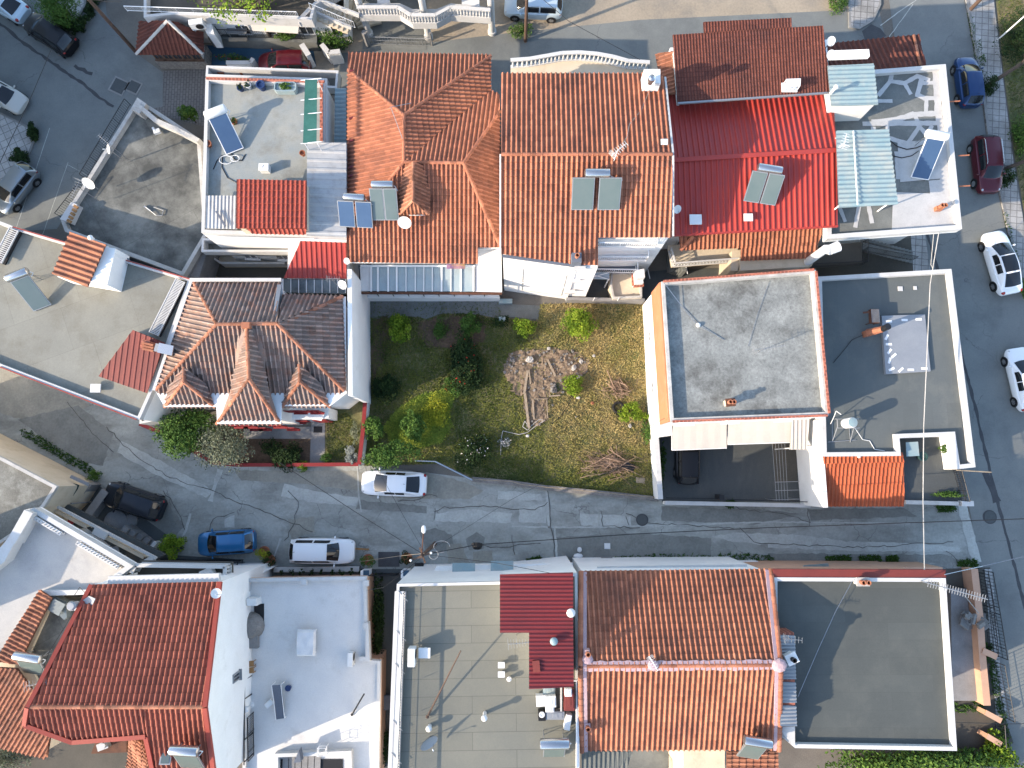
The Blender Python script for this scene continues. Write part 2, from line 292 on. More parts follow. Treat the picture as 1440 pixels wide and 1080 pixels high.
class MB:
    def __init__(s): s.v = []; s.f = []; s.t = []; s.m = []; s.mi = 0; s.tvv = 0.5
    def face(s, pts, tv=None):
        i = len(s.v); s.v += [Vector(p) for p in pts]
        s.f.append(list(range(i, i + len(pts)))); s.t.append(s.tvv if tv is None else tv); s.m.append(s.mi)
    def grid(s, rows, close=False, tv=None):
        i = len(s.v); n = len(rows[0])
        for r in rows: s.v += [Vector(p) for p in r]
        for a in range(len(rows) - 1):
            for b in range(n if close else n - 1):
                c = (b + 1) % n
                s.f.append([i + a * n + b, i + a * n + c, i + (a + 1) * n + c, i + (a + 1) * n + b])
                s.t.append(s.tvv if tv is None else tv); s.m.append(s.mi)
    def prism(s, pts, z0, z1, bot=False, top=True):
        p = ccw(pts); n = len(p)
        lo = [Vector((q.x, q.y, z0)) for q in p]; hi = [Vector((q.x, q.y, z1)) for q in p]
        for i in range(n):
            j = (i + 1) % n
            s.face([lo[i], lo[j], hi[j], hi[i]])
        if top: s.face(hi)
        if bot: s.face(lo[::-1])
    def slab(s, pts, dz):
        """sloping panel: 3-D polygon given thickness dz downwards"""
        p = ccw(pts); n = len(p); q = [v - Vector((0, 0, dz)) for v in p]
        s.face(p); s.face(q[::-1])
        for i in range(n):
            j = (i + 1) % n
            s.face([q[i], q[j], p[j], p[i]])
    def ring(s, pts, th, z0, z1):
        o = ccw(pts); i_ = inset(o, th); n = len(o)
        V = lambda q, z: Vector((q.x, q.y, z))
        for a in range(n):
            b = (a + 1) % n
            s.face([V(o[a], z0), V(o[b], z0), V(o[b], z1), V(o[a], z1)])
            s.face([V(i_[b], z0), V(i_[a], z0), V(i_[a], z1), V(i_[b], z1)])
            s.face([V(o[a], z1), V(o[b], z1), V(i_[b], z1), V(i_[a], z1)])
            s.face([V(o[b], z0), V(o[a], z0), V(i_[a], z0), V(i_[b], z0)])
    def box(s, c, size, rz=0.0, rx=0.0, ry=0.0):
        m = Matrix.Translation(Vector(c)) @ Matrix.Rotation(rz, 4, 'Z') @ Matrix.Rotation(ry, 4, 'Y') @ Matrix.Rotation(rx, 4, 'X')
        x, y, z = size[0] / 2, size[1] / 2, size[2] / 2
        p = [m @ Vector((a * x, b * y, c_ * z)) for a, b, c_ in ((-1, -1, -1), (1, -1, -1), (1, 1, -1), (-1, 1, -1), (-1, -1, 1), (1, -1, 1), (1, 1, 1), (-1, 1, 1))]
        for f in ((3, 2, 1, 0), (4, 5, 6, 7), (0, 1, 5, 4), (1, 2, 6, 5), (2, 3, 7, 6), (3, 0, 4, 7)):
            s.face([p[k] for k in f])
    def bar(s, a, b, w, h, up=Vector((0, 0, 1))):
        a, b = Vector(a), Vector(b); d = (b - a).normalized()
        u = d.cross(up); u = u.normalized() if u.length > 1e-4 else Vector((1, 0, 0)); v = u.cross(d)
        c = [(-w / 2, -h / 2), (w / 2, -h / 2), (w / 2, h / 2), (-w / 2, h / 2)]
        A = [a + u * x + v * y for x, y in c]; B = [b + u * x + v * y for x, y in c]
        for i in range(4):
            j = (i + 1) % 4; s.face([A[i], A[j], B[j], B[i]])
        s.face(A[::-1]); s.face(B)
    def tube(s, a, b, r, r2=None, n=8, cap=True, tv=None):
        a, b = Vector(a), Vector(b); r2 = r if r2 is None else r2
        d = (b - a).normalized(); u = d.orthogonal().normalized(); w = d.cross(u)
        A = [a + (u * math.cos(k * 2 * math.pi / n) + w * math.sin(k * 2 * math.pi / n)) * r for k in range(n)]
        B = [b + (u * math.cos(k * 2 * math.pi / n) + w * math.sin(k * 2 * math.pi / n)) * r2 for k in range(n)]
        s.grid([A, B], True, tv)
        if cap: s.face(A[::-1], tv); s.face(B, tv)
    def path(s, pts, r, n=6, tv=None):
        for a, b in zip(pts[:-1], pts[1:]): s.tube(a, b, r, n=n, tv=tv)
    def lathe(s, c, prof, n=16, ax='Z', m=None):
        c = Vector(c); rows = []
        for r, z in prof:
            rows.append([Vector((r * math.cos(k * 2 * math.pi / n), r * math.sin(k * 2 * math.pi / n), z)) for k in range(n)])
        if m is None: m = Matrix.Identity(3)
        rows = [[c + m @ q for q in r] for r in rows]
        s.grid(rows, True); s.face(rows[0][::-1]); s.face(rows[-1])
    def ball(s, c, r, n=10, sq=(1, 1, 1), tv=None):
        c = Vector(c); rows = []
        for i in range(1, n):
            th = math.pi * i / n
            rows.append([c + Vector((r * sq[0] * math.sin(th) * math.cos(k * 2 * math.pi / n), r * sq[1] * math.sin(th) * math.sin(k * 2 * math.pi / n), -r * sq[2] * math.cos(th))) for k in range(n)])
        s.grid(rows, True, tv); s.face(rows[0][::-1], tv); s.face(rows[-1], tv)
    def build(s, name, mats, parent=None, smooth=False, bevel=0.0, label=None):
        off = WL.get(parent.name, Vector((0, 0, 0))) if parent is not None else Vector((0, 0, 0))
        me = bpy.data.meshes.new(name)
        me.from_pydata([tuple(v - off) for v in s.v], [], s.f)
        if not isinstance(mats, (list, tuple)): mats = [mats]
        for k in mats: me.materials.append(M[k] if isinstance(k, str) else k)
        me.polygons.foreach_set('material_index', s.m)
        at = me.color_attributes.new('tv', 'FLOAT_COLOR', 'CORNER')
        arr = []
        for f, t in zip(s.f, s.t): arr += [t, t, t, 1.0] * len(f)
        at.data.foreach_set('color', arr)
        if smooth: me.polygons.foreach_set('use_smooth', [True] * len(s.f))
        o = bpy.data.objects.new(name, me)
        link(o, parent)
        if smooth:
            bm = bmesh.new(); bm.from_mesh(me); bmesh.ops.remove_doubles(bm, verts=bm.verts, dist=0.002)
            for e in bm.edges:
                if len(e.link_faces) == 2 and e.calc_face_angle(0) > 0.7: e.smooth = False
            bm.to_mesh(me); bm.free()
        if bevel:
            bm = bmesh.new(); bm.from_mesh(me); bmesh.ops.remove_doubles(bm, verts=bm.verts, dist=0.002); bm.to_mesh(me); bm.free()
            b = o.modifiers.new('Bevel', 'BEVEL'); b.width = bevel; b.segments = 2; b.limit_method = 'ANGLE'
        if label: o['label'] = label
        return o

ROMAN = [(0.0, -0.1), (0.07, 0.45), (0.16, 0.86), (0.26, 1.0), (0.36, 0.86), (0.45, 0.45), (0.52, -0.1), (0.62, -0.22), (0.88, -0.22)]
TRAP = [(0.0, 0.0), (0.12, 1.0), (0.30, 1.0), (0.42, 0.0)]
WAVE = [(0.0, 0.0), (0.17, 0.75), (0.33, 0.75), (0.5, 0.0), (0.67, -0.75), (0.83, -0.75)]
def roof_sheet(mb, pts, pitch=0.3, row=0.4, amp=0.08, prof=ROMAN, step=0.045, axis=None, lift=0.0, tvr=True, thick=0.06):
    """real ribs and courses over a sloping convex polygon; courses step down the slope"""
    p = [Vector(q) for q in pts]
    n = newell(p)
    if n.z < 0: p = p[::-1]; n = -n
    c = sum(p, Vector((0, 0, 0))) / len(p)
    if axis is not None: d = Vector((axis[0], axis[1], 0)); d = (d - n * d.dot(n)).normalized()
    else: d = Vector((n.x, n.y, -(n.x ** 2 + n.y ** 2) / n.z)).normalized()
    u = n.cross(d).normalized()
    q = [((a - c).dot(u), (a - c).dot(d)) for a in p]
    u0 = math.floor(min(a for a, b in q) / pitch) * pitch; u1 = max(a for a, b in q)
    v0 = math.floor(min(b for a, b in q) / row) * row if row else min(b for a, b in q); v1 = max(b for a, b in q)
    us = []
    k = 0
    while u0 + k * pitch < u1 + pitch:
        us += [(u0 + (k + f) * pitch, h * amp, k, f) for f, h in prof]; k += 1
    vs = []
    if row:
        k = 0
        while v0 + k * row < v1 + row:
            vs += [(v0 + k * row, 0.0, k), (v0 + (k + 1) * row - 0.03, step, k)]; k += 1
    else: vs = [(v0, 0, 0), (v1, 0, 0)]
    bm = bmesh.new()
    lay = bm.loops.layers.float_color.new('tv')
    rnd = random.Random(int(abs(c.x * 131 + c.y * 17 + c.z * 7)) + 3)
    vv = [[bm.verts.new(c + u * a + d * b + n * (h + hv + lift)) for a, h, _, _f in us] for b, hv, _ in vs]
    tvm = {}
    for i in range(len(vs) - 1):
        for j in range(len(us) - 1):
            f = bm.faces.new((vv[i][j], vv[i + 1][j], vv[i + 1][j + 1], vv[i][j + 1]))
            if f.normal.dot(n) < 0: pass
            key = (vs[i][2], us[j][2])
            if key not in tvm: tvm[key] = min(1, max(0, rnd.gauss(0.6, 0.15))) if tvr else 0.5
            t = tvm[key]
            if prof is ROMAN and us[j][3] > 0.44: t = t * 0.45  # pans darker: weathered channels, plus groove shade put into the colour
            if row and i % 2 == 1: t = t * 0.25  # risers darker: shade under each course lip put into the colour
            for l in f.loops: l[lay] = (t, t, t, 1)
    m = len(p)
    for i in range(m):
        a, b = p[i], p[(i + 1) % m]
        e = (b - a)
        if e.length < 1e-4: continue
        out = e.cross(n).normalized()
        g = bm.verts[:] + bm.edges[:] + bm.faces[:]
        bmesh.ops.bisect_plane(bm, geom=g, dist=1e-4, plane_co=a, plane_no=out, clear_outer=True)
    bm.normal_update()
    bm.verts.index_update()
    i0 = len(mb.v)
    mb.v += [v.co.copy() for v in bm.verts]
    for f in bm.faces:
        idx = [i0 + v.index for v in f.verts]
        if f.normal.dot(n) < 0 and abs(f.normal.dot(n)) > 0.05: idx = idx[::-1]
        mb.f.append(idx); mb.t.append(f.loops[0][lay][0]); mb.m.append(mb.mi)
    bm.free()
    lo = [a - n * thick for a in p]
    mb.face(lo); mb.face([a - n * (thick + 0.03) for a in p][::-1])

def ridge_caps(mb, a, b, r=0.13, seg=0.42, up=0.05):
    a, b = Vector(a), Vector(b); L = (b - a).length; n = max(1, int(L / seg)); d = (b - a).normalized()
    u = d.cross(Vector((0, 0, 1))).normalized(); w = u.cross(d)
    for k in range(n):
        s0 = a + (b - a) * (k / n); s1 = a + (b - a) * ((k + 1.06) / n)
        t = min(1, max(0, random.gauss(0.55, 0.2)))
        r0, r1 = r * 1.08, r * 0.92
        A = [s0 + (u * math.cos(q) * r0 + w * (math.sin(q) * r0 * 0.9 + up - 0.04)) for q in [math.pi * i / 6 for i in range(7)]]
        B = [s1 + (u * math.cos(q) * r1 + w * (math.sin(q) * r1 * 0.9 + up - 0.04)) for q in [math.pi * i / 6 for i in range(7)]]
        mb.grid([A, B], tv=t); mb.face(A, t)

def flat_roof(th, pts, zr, zp, wall='white_wall', roof='roof_white', cap='coping_white', pth=0.25, z0=0.0, capname='parapet', over=0.0):
    """th: the house; pts: plan corners (Vectors) ; zr roof height ; zp parapet top"""
    p = ccw(pts)
    w = MB(); w.prism(inset(p, over) if over else p, z0, zr - 0.32 if over else zr - 0.12, top=False); wo = w.build('wall', wall, th)
    if over: w = MB(); w.prism(p, zr - 0.32, zr - 0.122, bot=True); w.build('roof_slab', wall, th)
    r = MB(); r.face([Vector((q.x, q.y, zr)) for q in inset(p, pth * 0.5)]); r.build('roof', roof, th)
    c = MB(); c.ring(p, pth, zr - 0.12, zp); c.build(capname, cap, th)
    return wo

def railing(pts, h=0.95, gap=0.13, r=0.012, rt=0.025, mid=False, n=5):
    mb = MB()
    for a, b in zip(pts[:-1], pts[1:]):
        a, b = Vector(a), Vector(b); L = (b - a).length; k = max(1, int(L / gap)); up = Vector((0, 0, h))
        mb.tube(a + up, b + up, rt, n=6)
        mb.tube(a + Vector((0, 0, 0.1)), b + Vector((0, 0, 0.1)), rt * 0.7, n=5)
        if mid: mb.tube(a + up * 0.55, b + up * 0.55, rt * 0.7, n=5)
        for i in range(k + 1):
            q = a + (b - a) * (i / k)
            rr = r * 2 if i % 10 == 0 or i == k else r
            mb.tube(q + Vector((0, 0, 0.0 if i % 10 == 0 else 0.1)), q + up, rr, n=n, cap=False)
    return mb
def balustrade(pts, h=0.9, gap=0.26):
    mb = MB()
    for a, b in zip(pts[:-1], pts[1:]):
        a, b = Vector(a), Vector(b); L = (b - a).length; k = max(1, int(L / gap))
        mb.bar(a + Vector((0, 0, h - 0.05)), b + Vector((0, 0, h - 0.05)), 0.24, 0.10)
        mb.bar(a + Vector((0, 0, 0.05)), b + Vector((0, 0, 0.05)), 0.2, 0.10)
        for i in range(k):
            q = a + (b - a) * ((i + 0.5) / k)
            mb.lathe(q, [(0.055, 0.1), (0.085, 0.3), (0.045, 0.55), (0.06, h - 0.1)], n=8)
    return mb

def window(th, a, b, t, z, w=1.0, h=1.2, frame='white_metal', shutter=None, name='window', sill=True):
    """a window on the wall running a->b (outside on the right hand of a->b), t along it"""
    a, b = Vector(a), Vector(b); d = (b - a); d.z = 0; L = d.length; d.normalize()
    n = Vector((d.y, -d.x, 0)); c = a + d * (t * L); c.z = z
    ang = math.atan2(d.y, d.x)
    mb = MB()
    for sx in (-1, 1): mb.box(c + d * (sx * (w / 2 - 0.04)) + n * 0.03, (0.08, 0.08, h), ang)
    for sz in (-1, 1): mb.box(c + Vector((0, 0, sz * (h / 2 - 0.04))) + n * 0.03, (w - 0.164, 0.08, 0.08), ang)
    mb.box(c + n * 0.032, (0.05, 0.06, h - 0.164), ang)
    if sill: mb.box(c + n * 0.09 - Vector((0, 0, h / 2 + 0.034)), (w + 0.16, 0.18, 0.06), ang)
    fo = mb.build(name, frame, th)
    g = MB(); g.box(c + n * 0.012, (w - 0.15, 0.02, h - 0.15), ang); g.build('pane', 'glass_pane', fo)
    if shutter:
        for sx in (-1, 1):
            q = MB(); q.box(c + d * (sx * (w * 0.75 + 0.03)) + n * 0.035, (w * 0.48, 0.05, h), ang)
            for k in range(7): q.box(c + d * (sx * (w * 0.75 + 0.03)) + n * 0.065 + Vector((0, 0, (k - 3) * h / 7.6)), (w * 0.40, 0.02, 0.05), ang)
            q.build('shutter', shutter, th)
    return fo
def door(th, a, b, t, z0, w=0.95, h=2.1, mat='wood'):
    a, b = Vector(a), Vector(b); d = (b - a); d.z = 0; L = d.length; d.normalize()
    n = Vector((d.y, -d.x, 0)); c = a + d * (t * L); c.z = z0 + h / 2; ang = math.atan2(d.y, d.x)
    mb = MB(); mb.box(c + n * 0.03, (w, 0.06, h), ang)
    for k in (-1, 1): mb.box(c + n * 0.065 + Vector((0, 0, k * h * 0.22)), (w * 0.7, 0.03, h * 0.34), ang)
    o = mb.build('door', mat, th)
    g = MB(); g.box(c + n * 0.1 + d * (w * 0.4), (0.03, 0.1, 0.14), ang); g.build('handle', 'steel', o)
# ================================================================ THE SETTING
def sheet(name, px, z, mat, kind='structure', zz=None):
    mb = MB(); mb.face(ccw(PP(px, 0.0)) if zz is None else px)
    for v in mb.v: v.z = z
    o = mb.build(name, mat); o['kind'] = kind
    return o
g = MB(); g.face([Vector((-300, -300, -0.01)), Vector((300, -300, -0.01)), Vector((300, 300, -0.01)), Vector((-300, 300, -0.01))])
g.build('ground', 'ground')['kind'] = 'structure'
sheet('lane', [(-260, 440), (20, 505), (160, 560), (230, 600), (320, 640), (520, 655), (660, 672), (930, 703), (1345, 706), (1362, 720), (1385, 800), (1250, 830), (560, 830), (330, 850), (-60, 850), (-260, 700)], 0.004, 'lane')
sheet('street', [(1236, -90), (1352, -90), (1356, 0), (1376, 110), (1388, 200), (1416, 330), (1446, 430), (1490, 600), (1560, 1200), (1450, 1200), (1405, 960), (1372, 760), (1340, 600), (1300, 330), (1250, 0)], 0.008, 'asphalt')
sheet('square', [(-300, -200), (128, -200), (150, 20), (190, 74), (232, 104), (232, 160), (190, 150), (80, 322), (-40, 330), (-300, 300)], 0.008, 'asphalt')
sheet('dirt_road', [(280, -140), (1240, -140), (1246, -30), (1222, 60), (1180, 110), (720, 130), (480, 110), (285, 110)], 0.004, 'dirt_road')
sheet('back_street', [(470, 76), (720, 46), (900, 28), (1236, 12), (1250, 80), (1180, 150), (700, 150), (470, 140)], 0.008, 'asphalt')
sheet('paved_path', [(229, 100), (300, 96), (330, 190), (200, 155), (229, 150)], 0.012, 'pavers')
# pavement on the far side of the street, with a real kerb
kl = [(1353, -90), (1357, 0), (1377, 110), (1389, 200), (1417, 330), (1447, 430), (1491, 600)]
kr = [(1392, -90), (1396, 0), (1410, 120), (1424, 230), (1441, 330), (1475, 440), (1520, 600)]
mb = MB(); mb.prism(PP(kl + kr[::-1], 0), 0.0, 0.12); mb.build('pavement', 'slabs_straight')['kind'] = 'structure'
mb = MB()
for a, b in zip(kl[:-1], kl[1:]):
    A, B = P(*a), P(*b); d = (B - A).normalized(); n = Vector((d.y, -d.x, 0))
    mb.prism([A - n * 0.2, B - n * 0.2, B - n * 0.003, A - n * 0.003], 0.0, 0.135)
mb.build('kerb', 'kerb')['kind'] = 'structure'
sheet('grass_verge', [(1396, -90), (1400, 0), (1412, 110), (1428, 230), (1446, 335), (1600, 500), (1700, -90)], 0.02, 'garden_soil')
# corner pavement with square slabs, and the two at the square
def raised(name, px, mat, h=0.12, kerb=True):
    pts = ccw(PP(px, 0)); mb = MB(); mb.prism(inset(pts, 0.16), 0.0, h); mb.build(name, mat)['kind'] = 'structure'
    mb = MB(); mb.ring(pts, 0.158, 0.0, h + 0.012); mb.build('kerb', 'kerb')['kind'] = 'structure'
raised('pavement', [(1190, -60), (1238, -60), (1238, 8), (1228, 30), (1208, 42), (1193, 40)], 'slabs_straight')
raised('pavement', [(-60, 140), (5, 160), (44, 180), (52, 194), (44, 215), (24, 238), (-60, 330)], 'slabs')
raised('pavement', [(58, -40), (120, -40), (122, 8), (112, 26), (96, 32), (62, 14), (50, 0)], 'slabs')
# seams, patches and cracks of the carriageways
def strip(name, pts, w, z, mat, jag=0.0):
    q = [P(*a) for a in pts]; fine = []
    for a, b in zip(q[:-1], q[1:]):
        k = max(1, int((b - a).length / 0.35)) if jag else 1
        for i in range(k):
            fine.append(a + (b - a) * (i / k) + (Vector((random.uniform(-jag, jag), random.uniform(-jag, jag), 0)) if i else Vector((0, 0, 0))))
    fine.append(q[-1]); mb = MB(); rows = []
    for i, a in enumerate(fine):
        d = (fine[min(i + 1, len(fine) - 1)] - fine[max(i - 1, 0)]).normalized(); n = Vector((-d.y, d.x, 0))
        ww = w * random.uniform(0.6, 1.3) if (jag or len(fine) > 6) else w
        rows.append([a + n * ww / 2 + Vector((0, 0, z)), a - n * ww / 2 + Vector((0, 0, z))])
    mb.grid([[r[1], r[0]] for r in rows]); o = mb.build(name, mat); o['kind'] = 'structure'; return o
strip('road_seam', [(1296, 300), (1318, 378), (1335, 430), (1352, 500), (1372, 575), (1388, 645), (1399, 690), (1414, 750), (1428, 800), (1445, 870), (1470, 980)], 0.22, 0.012, 'tar', 0.03)
strip('road_seam', [(1385, 664), (1394, 684), (1402, 706)], 0.5, 0.016, 'tar', 0.04)
strip('road_seam', [(-10, 28), (12, 42), (35, 62), (64, 82), (90, 100), (118, 118), (140, 138), (160, 150)], 0.24, 0.012, 'tar', 0.05)
strip('road_seam', [(105, 92), (118, 98), (130, 104)], 0.3, 0.012, 'tar', 0.12)
for a, b, c in (((20, 330), (70, 180), 0.05), ((60, 330), (96, 228), 0.04), ((96, 232), (132, 252), 0.04)):
    strip('road_joint', [a, b], c, 0.011, 'lane_light', 0.01)
strip('road_line', [(1238, 36), (1262, 18), (1286, 2), (1310, -20)], 0.07, 0.013, 'lane_light', 0.02)
strip('road_line', [(1250, 52), (1268, 28), (1284, 6)], 0.07, 0.013, 'lane_light', 0.02)
sheet('road_patch', [(1212, 44), (1225, 34), (1238, 40), (1246, 50), (1236, 60), (1216, 56)], 0.012, 'tar')
patches = [('lane_light', [(815, 722), (842, 723), (842, 740), (817, 738)]), ('lane_light', [(843, 723), (887, 726), (888, 740), (843, 740)]), ('lane_light', [(400, 680), (440, 690), (505, 700), (500, 712), (440, 706), (395, 698)]),
           ('lane_light', [(612, 722), (660, 716), (720, 722), (718, 735), (612, 733)]), ('lane_warm', [(405, 730), (442, 726), (443, 748), (410, 758)]), ('lane_light', [(730, 716), (768, 708), (768, 736), (730, 734)]),
           ('lane_dark', [(505, 703), (600, 712), (600, 722), (500, 716)]), ('lane_dark', [(590, 750), (612, 742), (636, 752), (640, 772), (600, 776)]), ('lane_dark', [(655, 758), (670, 748), (682, 756), (680, 772), (660, 774)]),
           ('lane_warm', [(628, 765), (648, 764), (660, 790), (630, 790)]), ('lane_warm', [(665, 776), (692, 774), (694, 790), (664, 792)]), ('lane_dark', [(780, 755), (900, 750), (1000, 757), (1000, 784), (780, 788)]),
           ('lane_light', [(1000, 754), (1040, 749), (1120, 752), (1200, 762), (1200, 770), (1100, 768), (1030, 762)]), ('lane_light', [(1080, 757), (1300, 765), (1350, 770), (1350, 776), (1200, 775), (1080, 770)]),
           ('lane_dark', [(1080, 778), (1330, 780), (1350, 792), (1080, 790)]), ('lane_dark', [(1135, 716), (1270, 714), (1290, 726), (1140, 732)]), ('lane_warm', [(505, 664), (560, 680), (600, 664), (655, 678), (680, 690), (660, 702), (560, 700), (505, 686)]),
           ('lane_warm', [(330, 662), (505, 662), (508, 690), (420, 680), (340, 676)]), ('lane_warm', [(-60, 505), (30, 522), (130, 570), (60, 600), (-60, 560)]), ('lane_dark', [(25, 590), (110, 570), (160, 610), (145, 655), (110, 650)]),
           ('lane_light', [(170, 620), (230, 650), (300, 690), (290, 700), (220, 668), (165, 636)]), ('lane_dark', [(120, 700), (150, 690), (230, 700), (260, 740), (225, 775), (150, 740)]), ('lane_light', [(316, 730), (330, 724), (330, 742), (316, 742)]),
           ('lane_light', [(1345, 706), (1358, 708), (1380, 790), (1366, 790)]), ('lane_light', [(700, 690), (760, 694), (764, 704), (700, 702)]), ('lane_dark', [(930, 712), (1060, 716), (1130, 722), (1060, 738), (930, 732)])]
def ragged(px, j=1.1):
    out = []
    for i in range(len(px)):
        a, b = px[i], px[(i + 1) % len(px)]; L = math.hypot(b[0] - a[0], b[1] - a[1]); k = max(1, int(L / 6))
        for q in range(k):
            t = q / k; out.append((a[0] + (b[0] - a[0]) * t + random.uniform(-j, j) * (q > 0), a[1] + (b[1] - a[1]) * t + random.uniform(-j, j) * (q > 0)))
    return out
for i, (m_, px) in enumerate(patches):
    sheet('lane_patch', ragged(px), 0.008 + 0.0005 * i, m_)
cr = [[(560, 705), (590, 702), (600, 696), (615, 698)], [(610, 720), (625, 712), (640, 714), (665, 712), (690, 713), (730, 716)], [(730, 716), (752, 717), (770, 706)], [(612, 714), (610, 732)], [(300, 690), (330, 705), (380, 722), (440, 748)], [(405, 690), (420, 706), (412, 740), (400, 760)],
      [(150, 600), (190, 640), (240, 672), (300, 690)], [(95, 565), (130, 610), (160, 636)], [(845, 718), (848, 740), (900, 742)], [(880, 722), (910, 735), (960, 738), (1040, 744)], [(1000, 690), (1040, 716), (1100, 722), (1140, 735)], [(1040, 742), (1060, 762), (1080, 764), (1200, 770), (1340, 762)], [(1330, 775), (1352, 790), (1360, 796)],
      [(330, 720), (300, 730), (290, 756)], [(720, 752), (724, 780)], [(665, 762), (690, 770), (760, 764)], [(880, 726), (884, 738)], [(1136, 715), (1138, 740)], [(230, 690), (250, 720), (260, 745)], [(770, 690), (774, 740), (782, 790)]]
for c in cr: strip('lane_crack', c, 0.05, 0.026, 'crack', 0.09)
strip('lane_joint', [(768, 690), (772, 742)], 0.22, 0.024, 'lane_light', 0.03)
strip('lane_joint', [(720, 740), (800, 742), (960, 738), (1080, 734), (1280, 736)], 0.12, 0.024, 'lane_light', 0.03)
strip('lane_joint', [(780, 742), (784, 790)], 0.16, 0.024, 'lane_light', 0.03)
strip('lane_joint', [(502, 650), (505, 700), (508, 720)], 0.12, 0.024, 'lane_light', 0.02)
strip('lane_joint', [(310, 660), (300, 690), (296, 705)], 0.35, 0.024, 'lane_light', 0.05)
strip('lane_joint', [(395, 757), (388, 776), (380, 800)], 0.15, 0.024, 'lane_light', 0.02)
strip('lane_joint', [(268, 722), (262, 745), (255, 760)], 0.15, 0.024, 'lane_light', 0.02)
# covers let into the road
def cover(px, r, label, square=False, rz=0.0):
    c = P(px[0], px[1], 0.02)
    t = thing('manhole_cover', label, 'manhole cover', c)
    mb = MB()
    if square: mb.box(c + Vector((0, 0, 0.01)), (r * 2, r * 2, 0.03), rz); mb2 = MB(); mb2.ring([c + Matrix.Rotation(rz, 3, 'Z') @ Vector((a * (r + .14), b * (r + .14), 0)) for a, b in ((-1, -1), (1, -1), (1, 1), (-1, 1))], 0.12, -0.015, 0.03)
    else:
        mb.lathe(c, [(r, -0.015), (r, 0.022), (r * 0.8, 0.026), (r * 0.3, 0.022)], 20); mb2 = MB()
        mb2.lathe(c, [(r + 0.08, -0.015), (r + 0.08, 0.008)], 20)
    mb.build('lid', 'yard_dark', t); mb2.build('rim', 'kerb' if square else 'tar', t)
cover((903, 731), 0.36, 'round dark manhole cover in the lane below the garden corner')
cover((1392, 727), 0.42, 'round worn manhole cover in the street beside the long tar seam')
cover((167, 121), 0.5, 'larger square drain cover set in the road of the square', True, R(-25))
cover((188, 122), 0.4, 'smaller square drain cover set in the road near the terrace corner', True, R(-25))
mb = MB(); c = P(854, 768, 0.05); mb.box(c, (0.42, 0.42, 0.07)); mb.box(c + Vector((0, 0, 0.045)), (0.34, 0.34, 0.02))
tag(mb.build('meter_box', 'plastic_white', bevel=0.01), 'small white meter box lid in the dark lane edge', 'meter box')

# ================================================================ THE GARDEN
gpx = [(519, 424), (700, 424), (708, 446), (756, 452), (760, 428), (905, 424), (915, 540), (925, 702), (840, 690), (720, 678), (664, 672), (622, 652), (512, 655), (516, 560)]
sheet('garden_ground', gpx, 0.03, 'garden_soil')
sheet('garden_path', [(519, 424), (720, 422), (722, 428), (760, 430), (757, 450), (722, 446), (700, 448), (676, 443), (650, 441), (622, 441), (600, 449), (590, 446), (560, 444), (540, 449), (519, 447)], 0.05, 'yard_grey')
def inside(x, y, px):
    r = False; j = len(px) - 1
    for i in range(len(px)):
        if (px[i][1] > y) != (px[j][1] > y) and x < (px[j][0] - px[i][0]) * (y - px[i][1]) / (px[j][1] - px[i][1]) + px[i][0]: r = not r
        j = i
    return r
def mound(name, px, z0, hh, mat, rough_=0.08, cell=0.11):
    """uneven dug ground: a fine height field inside a ragged outline"""
    q = PP(px, 0); x0, x1 = min(v.x for v in q) - .3, max(v.x for v in q) + .3; y0, y1 = min(v.y for v in q) - .3, max(v.y for v in q) + .3
    nx, ny = int((x1 - x0) / cell) + 1, int((y1 - y0) / cell) + 1; pl = [(v.x, v.y) for v in q]; mb = MB(); idx = {}
    def hz(x, y):
        return z0 + hh * (0.5 + noise.noise(Vector((x * .9, y * .9, 1)))) + rough_ * (noise.noise(Vector((x * 3.1, y * 3.1, 5))) + .7 * noise.noise(Vector((x * 7.3, y * 7.3, 9))))
    for a in range(nx):
        for b in range(ny):
            x, y = x0 + a * cell, y0 + b * cell
            e = Vector((noise.noise(Vector((x * 1.7, y * 1.7, 2))), noise.noise(Vector((x * 1.7, y * 1.7, 7))), 0)) * .35
            if inside(x + e.x, y + e.y, pl): idx[(a, b)] = len(mb.v); mb.v.append(Vector((x, y, hz(x, y))))
    for (a, b) in list(idx):
        if all(k in idx for k in ((a + 1, b), (a, b + 1), (a + 1, b + 1))): mb.f.append([idx[(a, b)], idx[(a + 1, b)], idx[(a + 1, b + 1)], idx[(a, b + 1)]]); mb.t.append(.5); mb.m.append(0)
    o = mb.build(name, mat, smooth=False); o['kind'] = 'structure'; return o
bedpx = [(706, 520), (716, 496), (740, 490), (775, 490), (808, 493), (828, 505), (826, 525), (808, 540), (792, 552), (772, 558), (770, 592), (746, 604), (738, 600), (736, 560), (718, 550)]
def dense(px, k=3):
    return [(px[i][0] + (px[(i + 1) % len(px)][0] - px[i][0]) * q / k, px[i][1] + (px[(i + 1) % len(px)][1] - px[i][1]) * q / k) for i in range(len(px)) for q in range(k)]
mound('dug_bed', bedpx, 0.06, 0.08, 'soil_dry', 0.10)
mound('bare_soil', [(588, 452), (612, 446), (648, 444), (680, 450), (688, 470), (670, 488), (640, 494), (606, 490), (586, 476)], 0.05, 0.03, 'soil', 0.03)
mound('bare_soil', [(522, 450), (545, 446), (548, 480), (535, 520), (520, 540)], 0.05, 0.03, 'soil', 0.03)

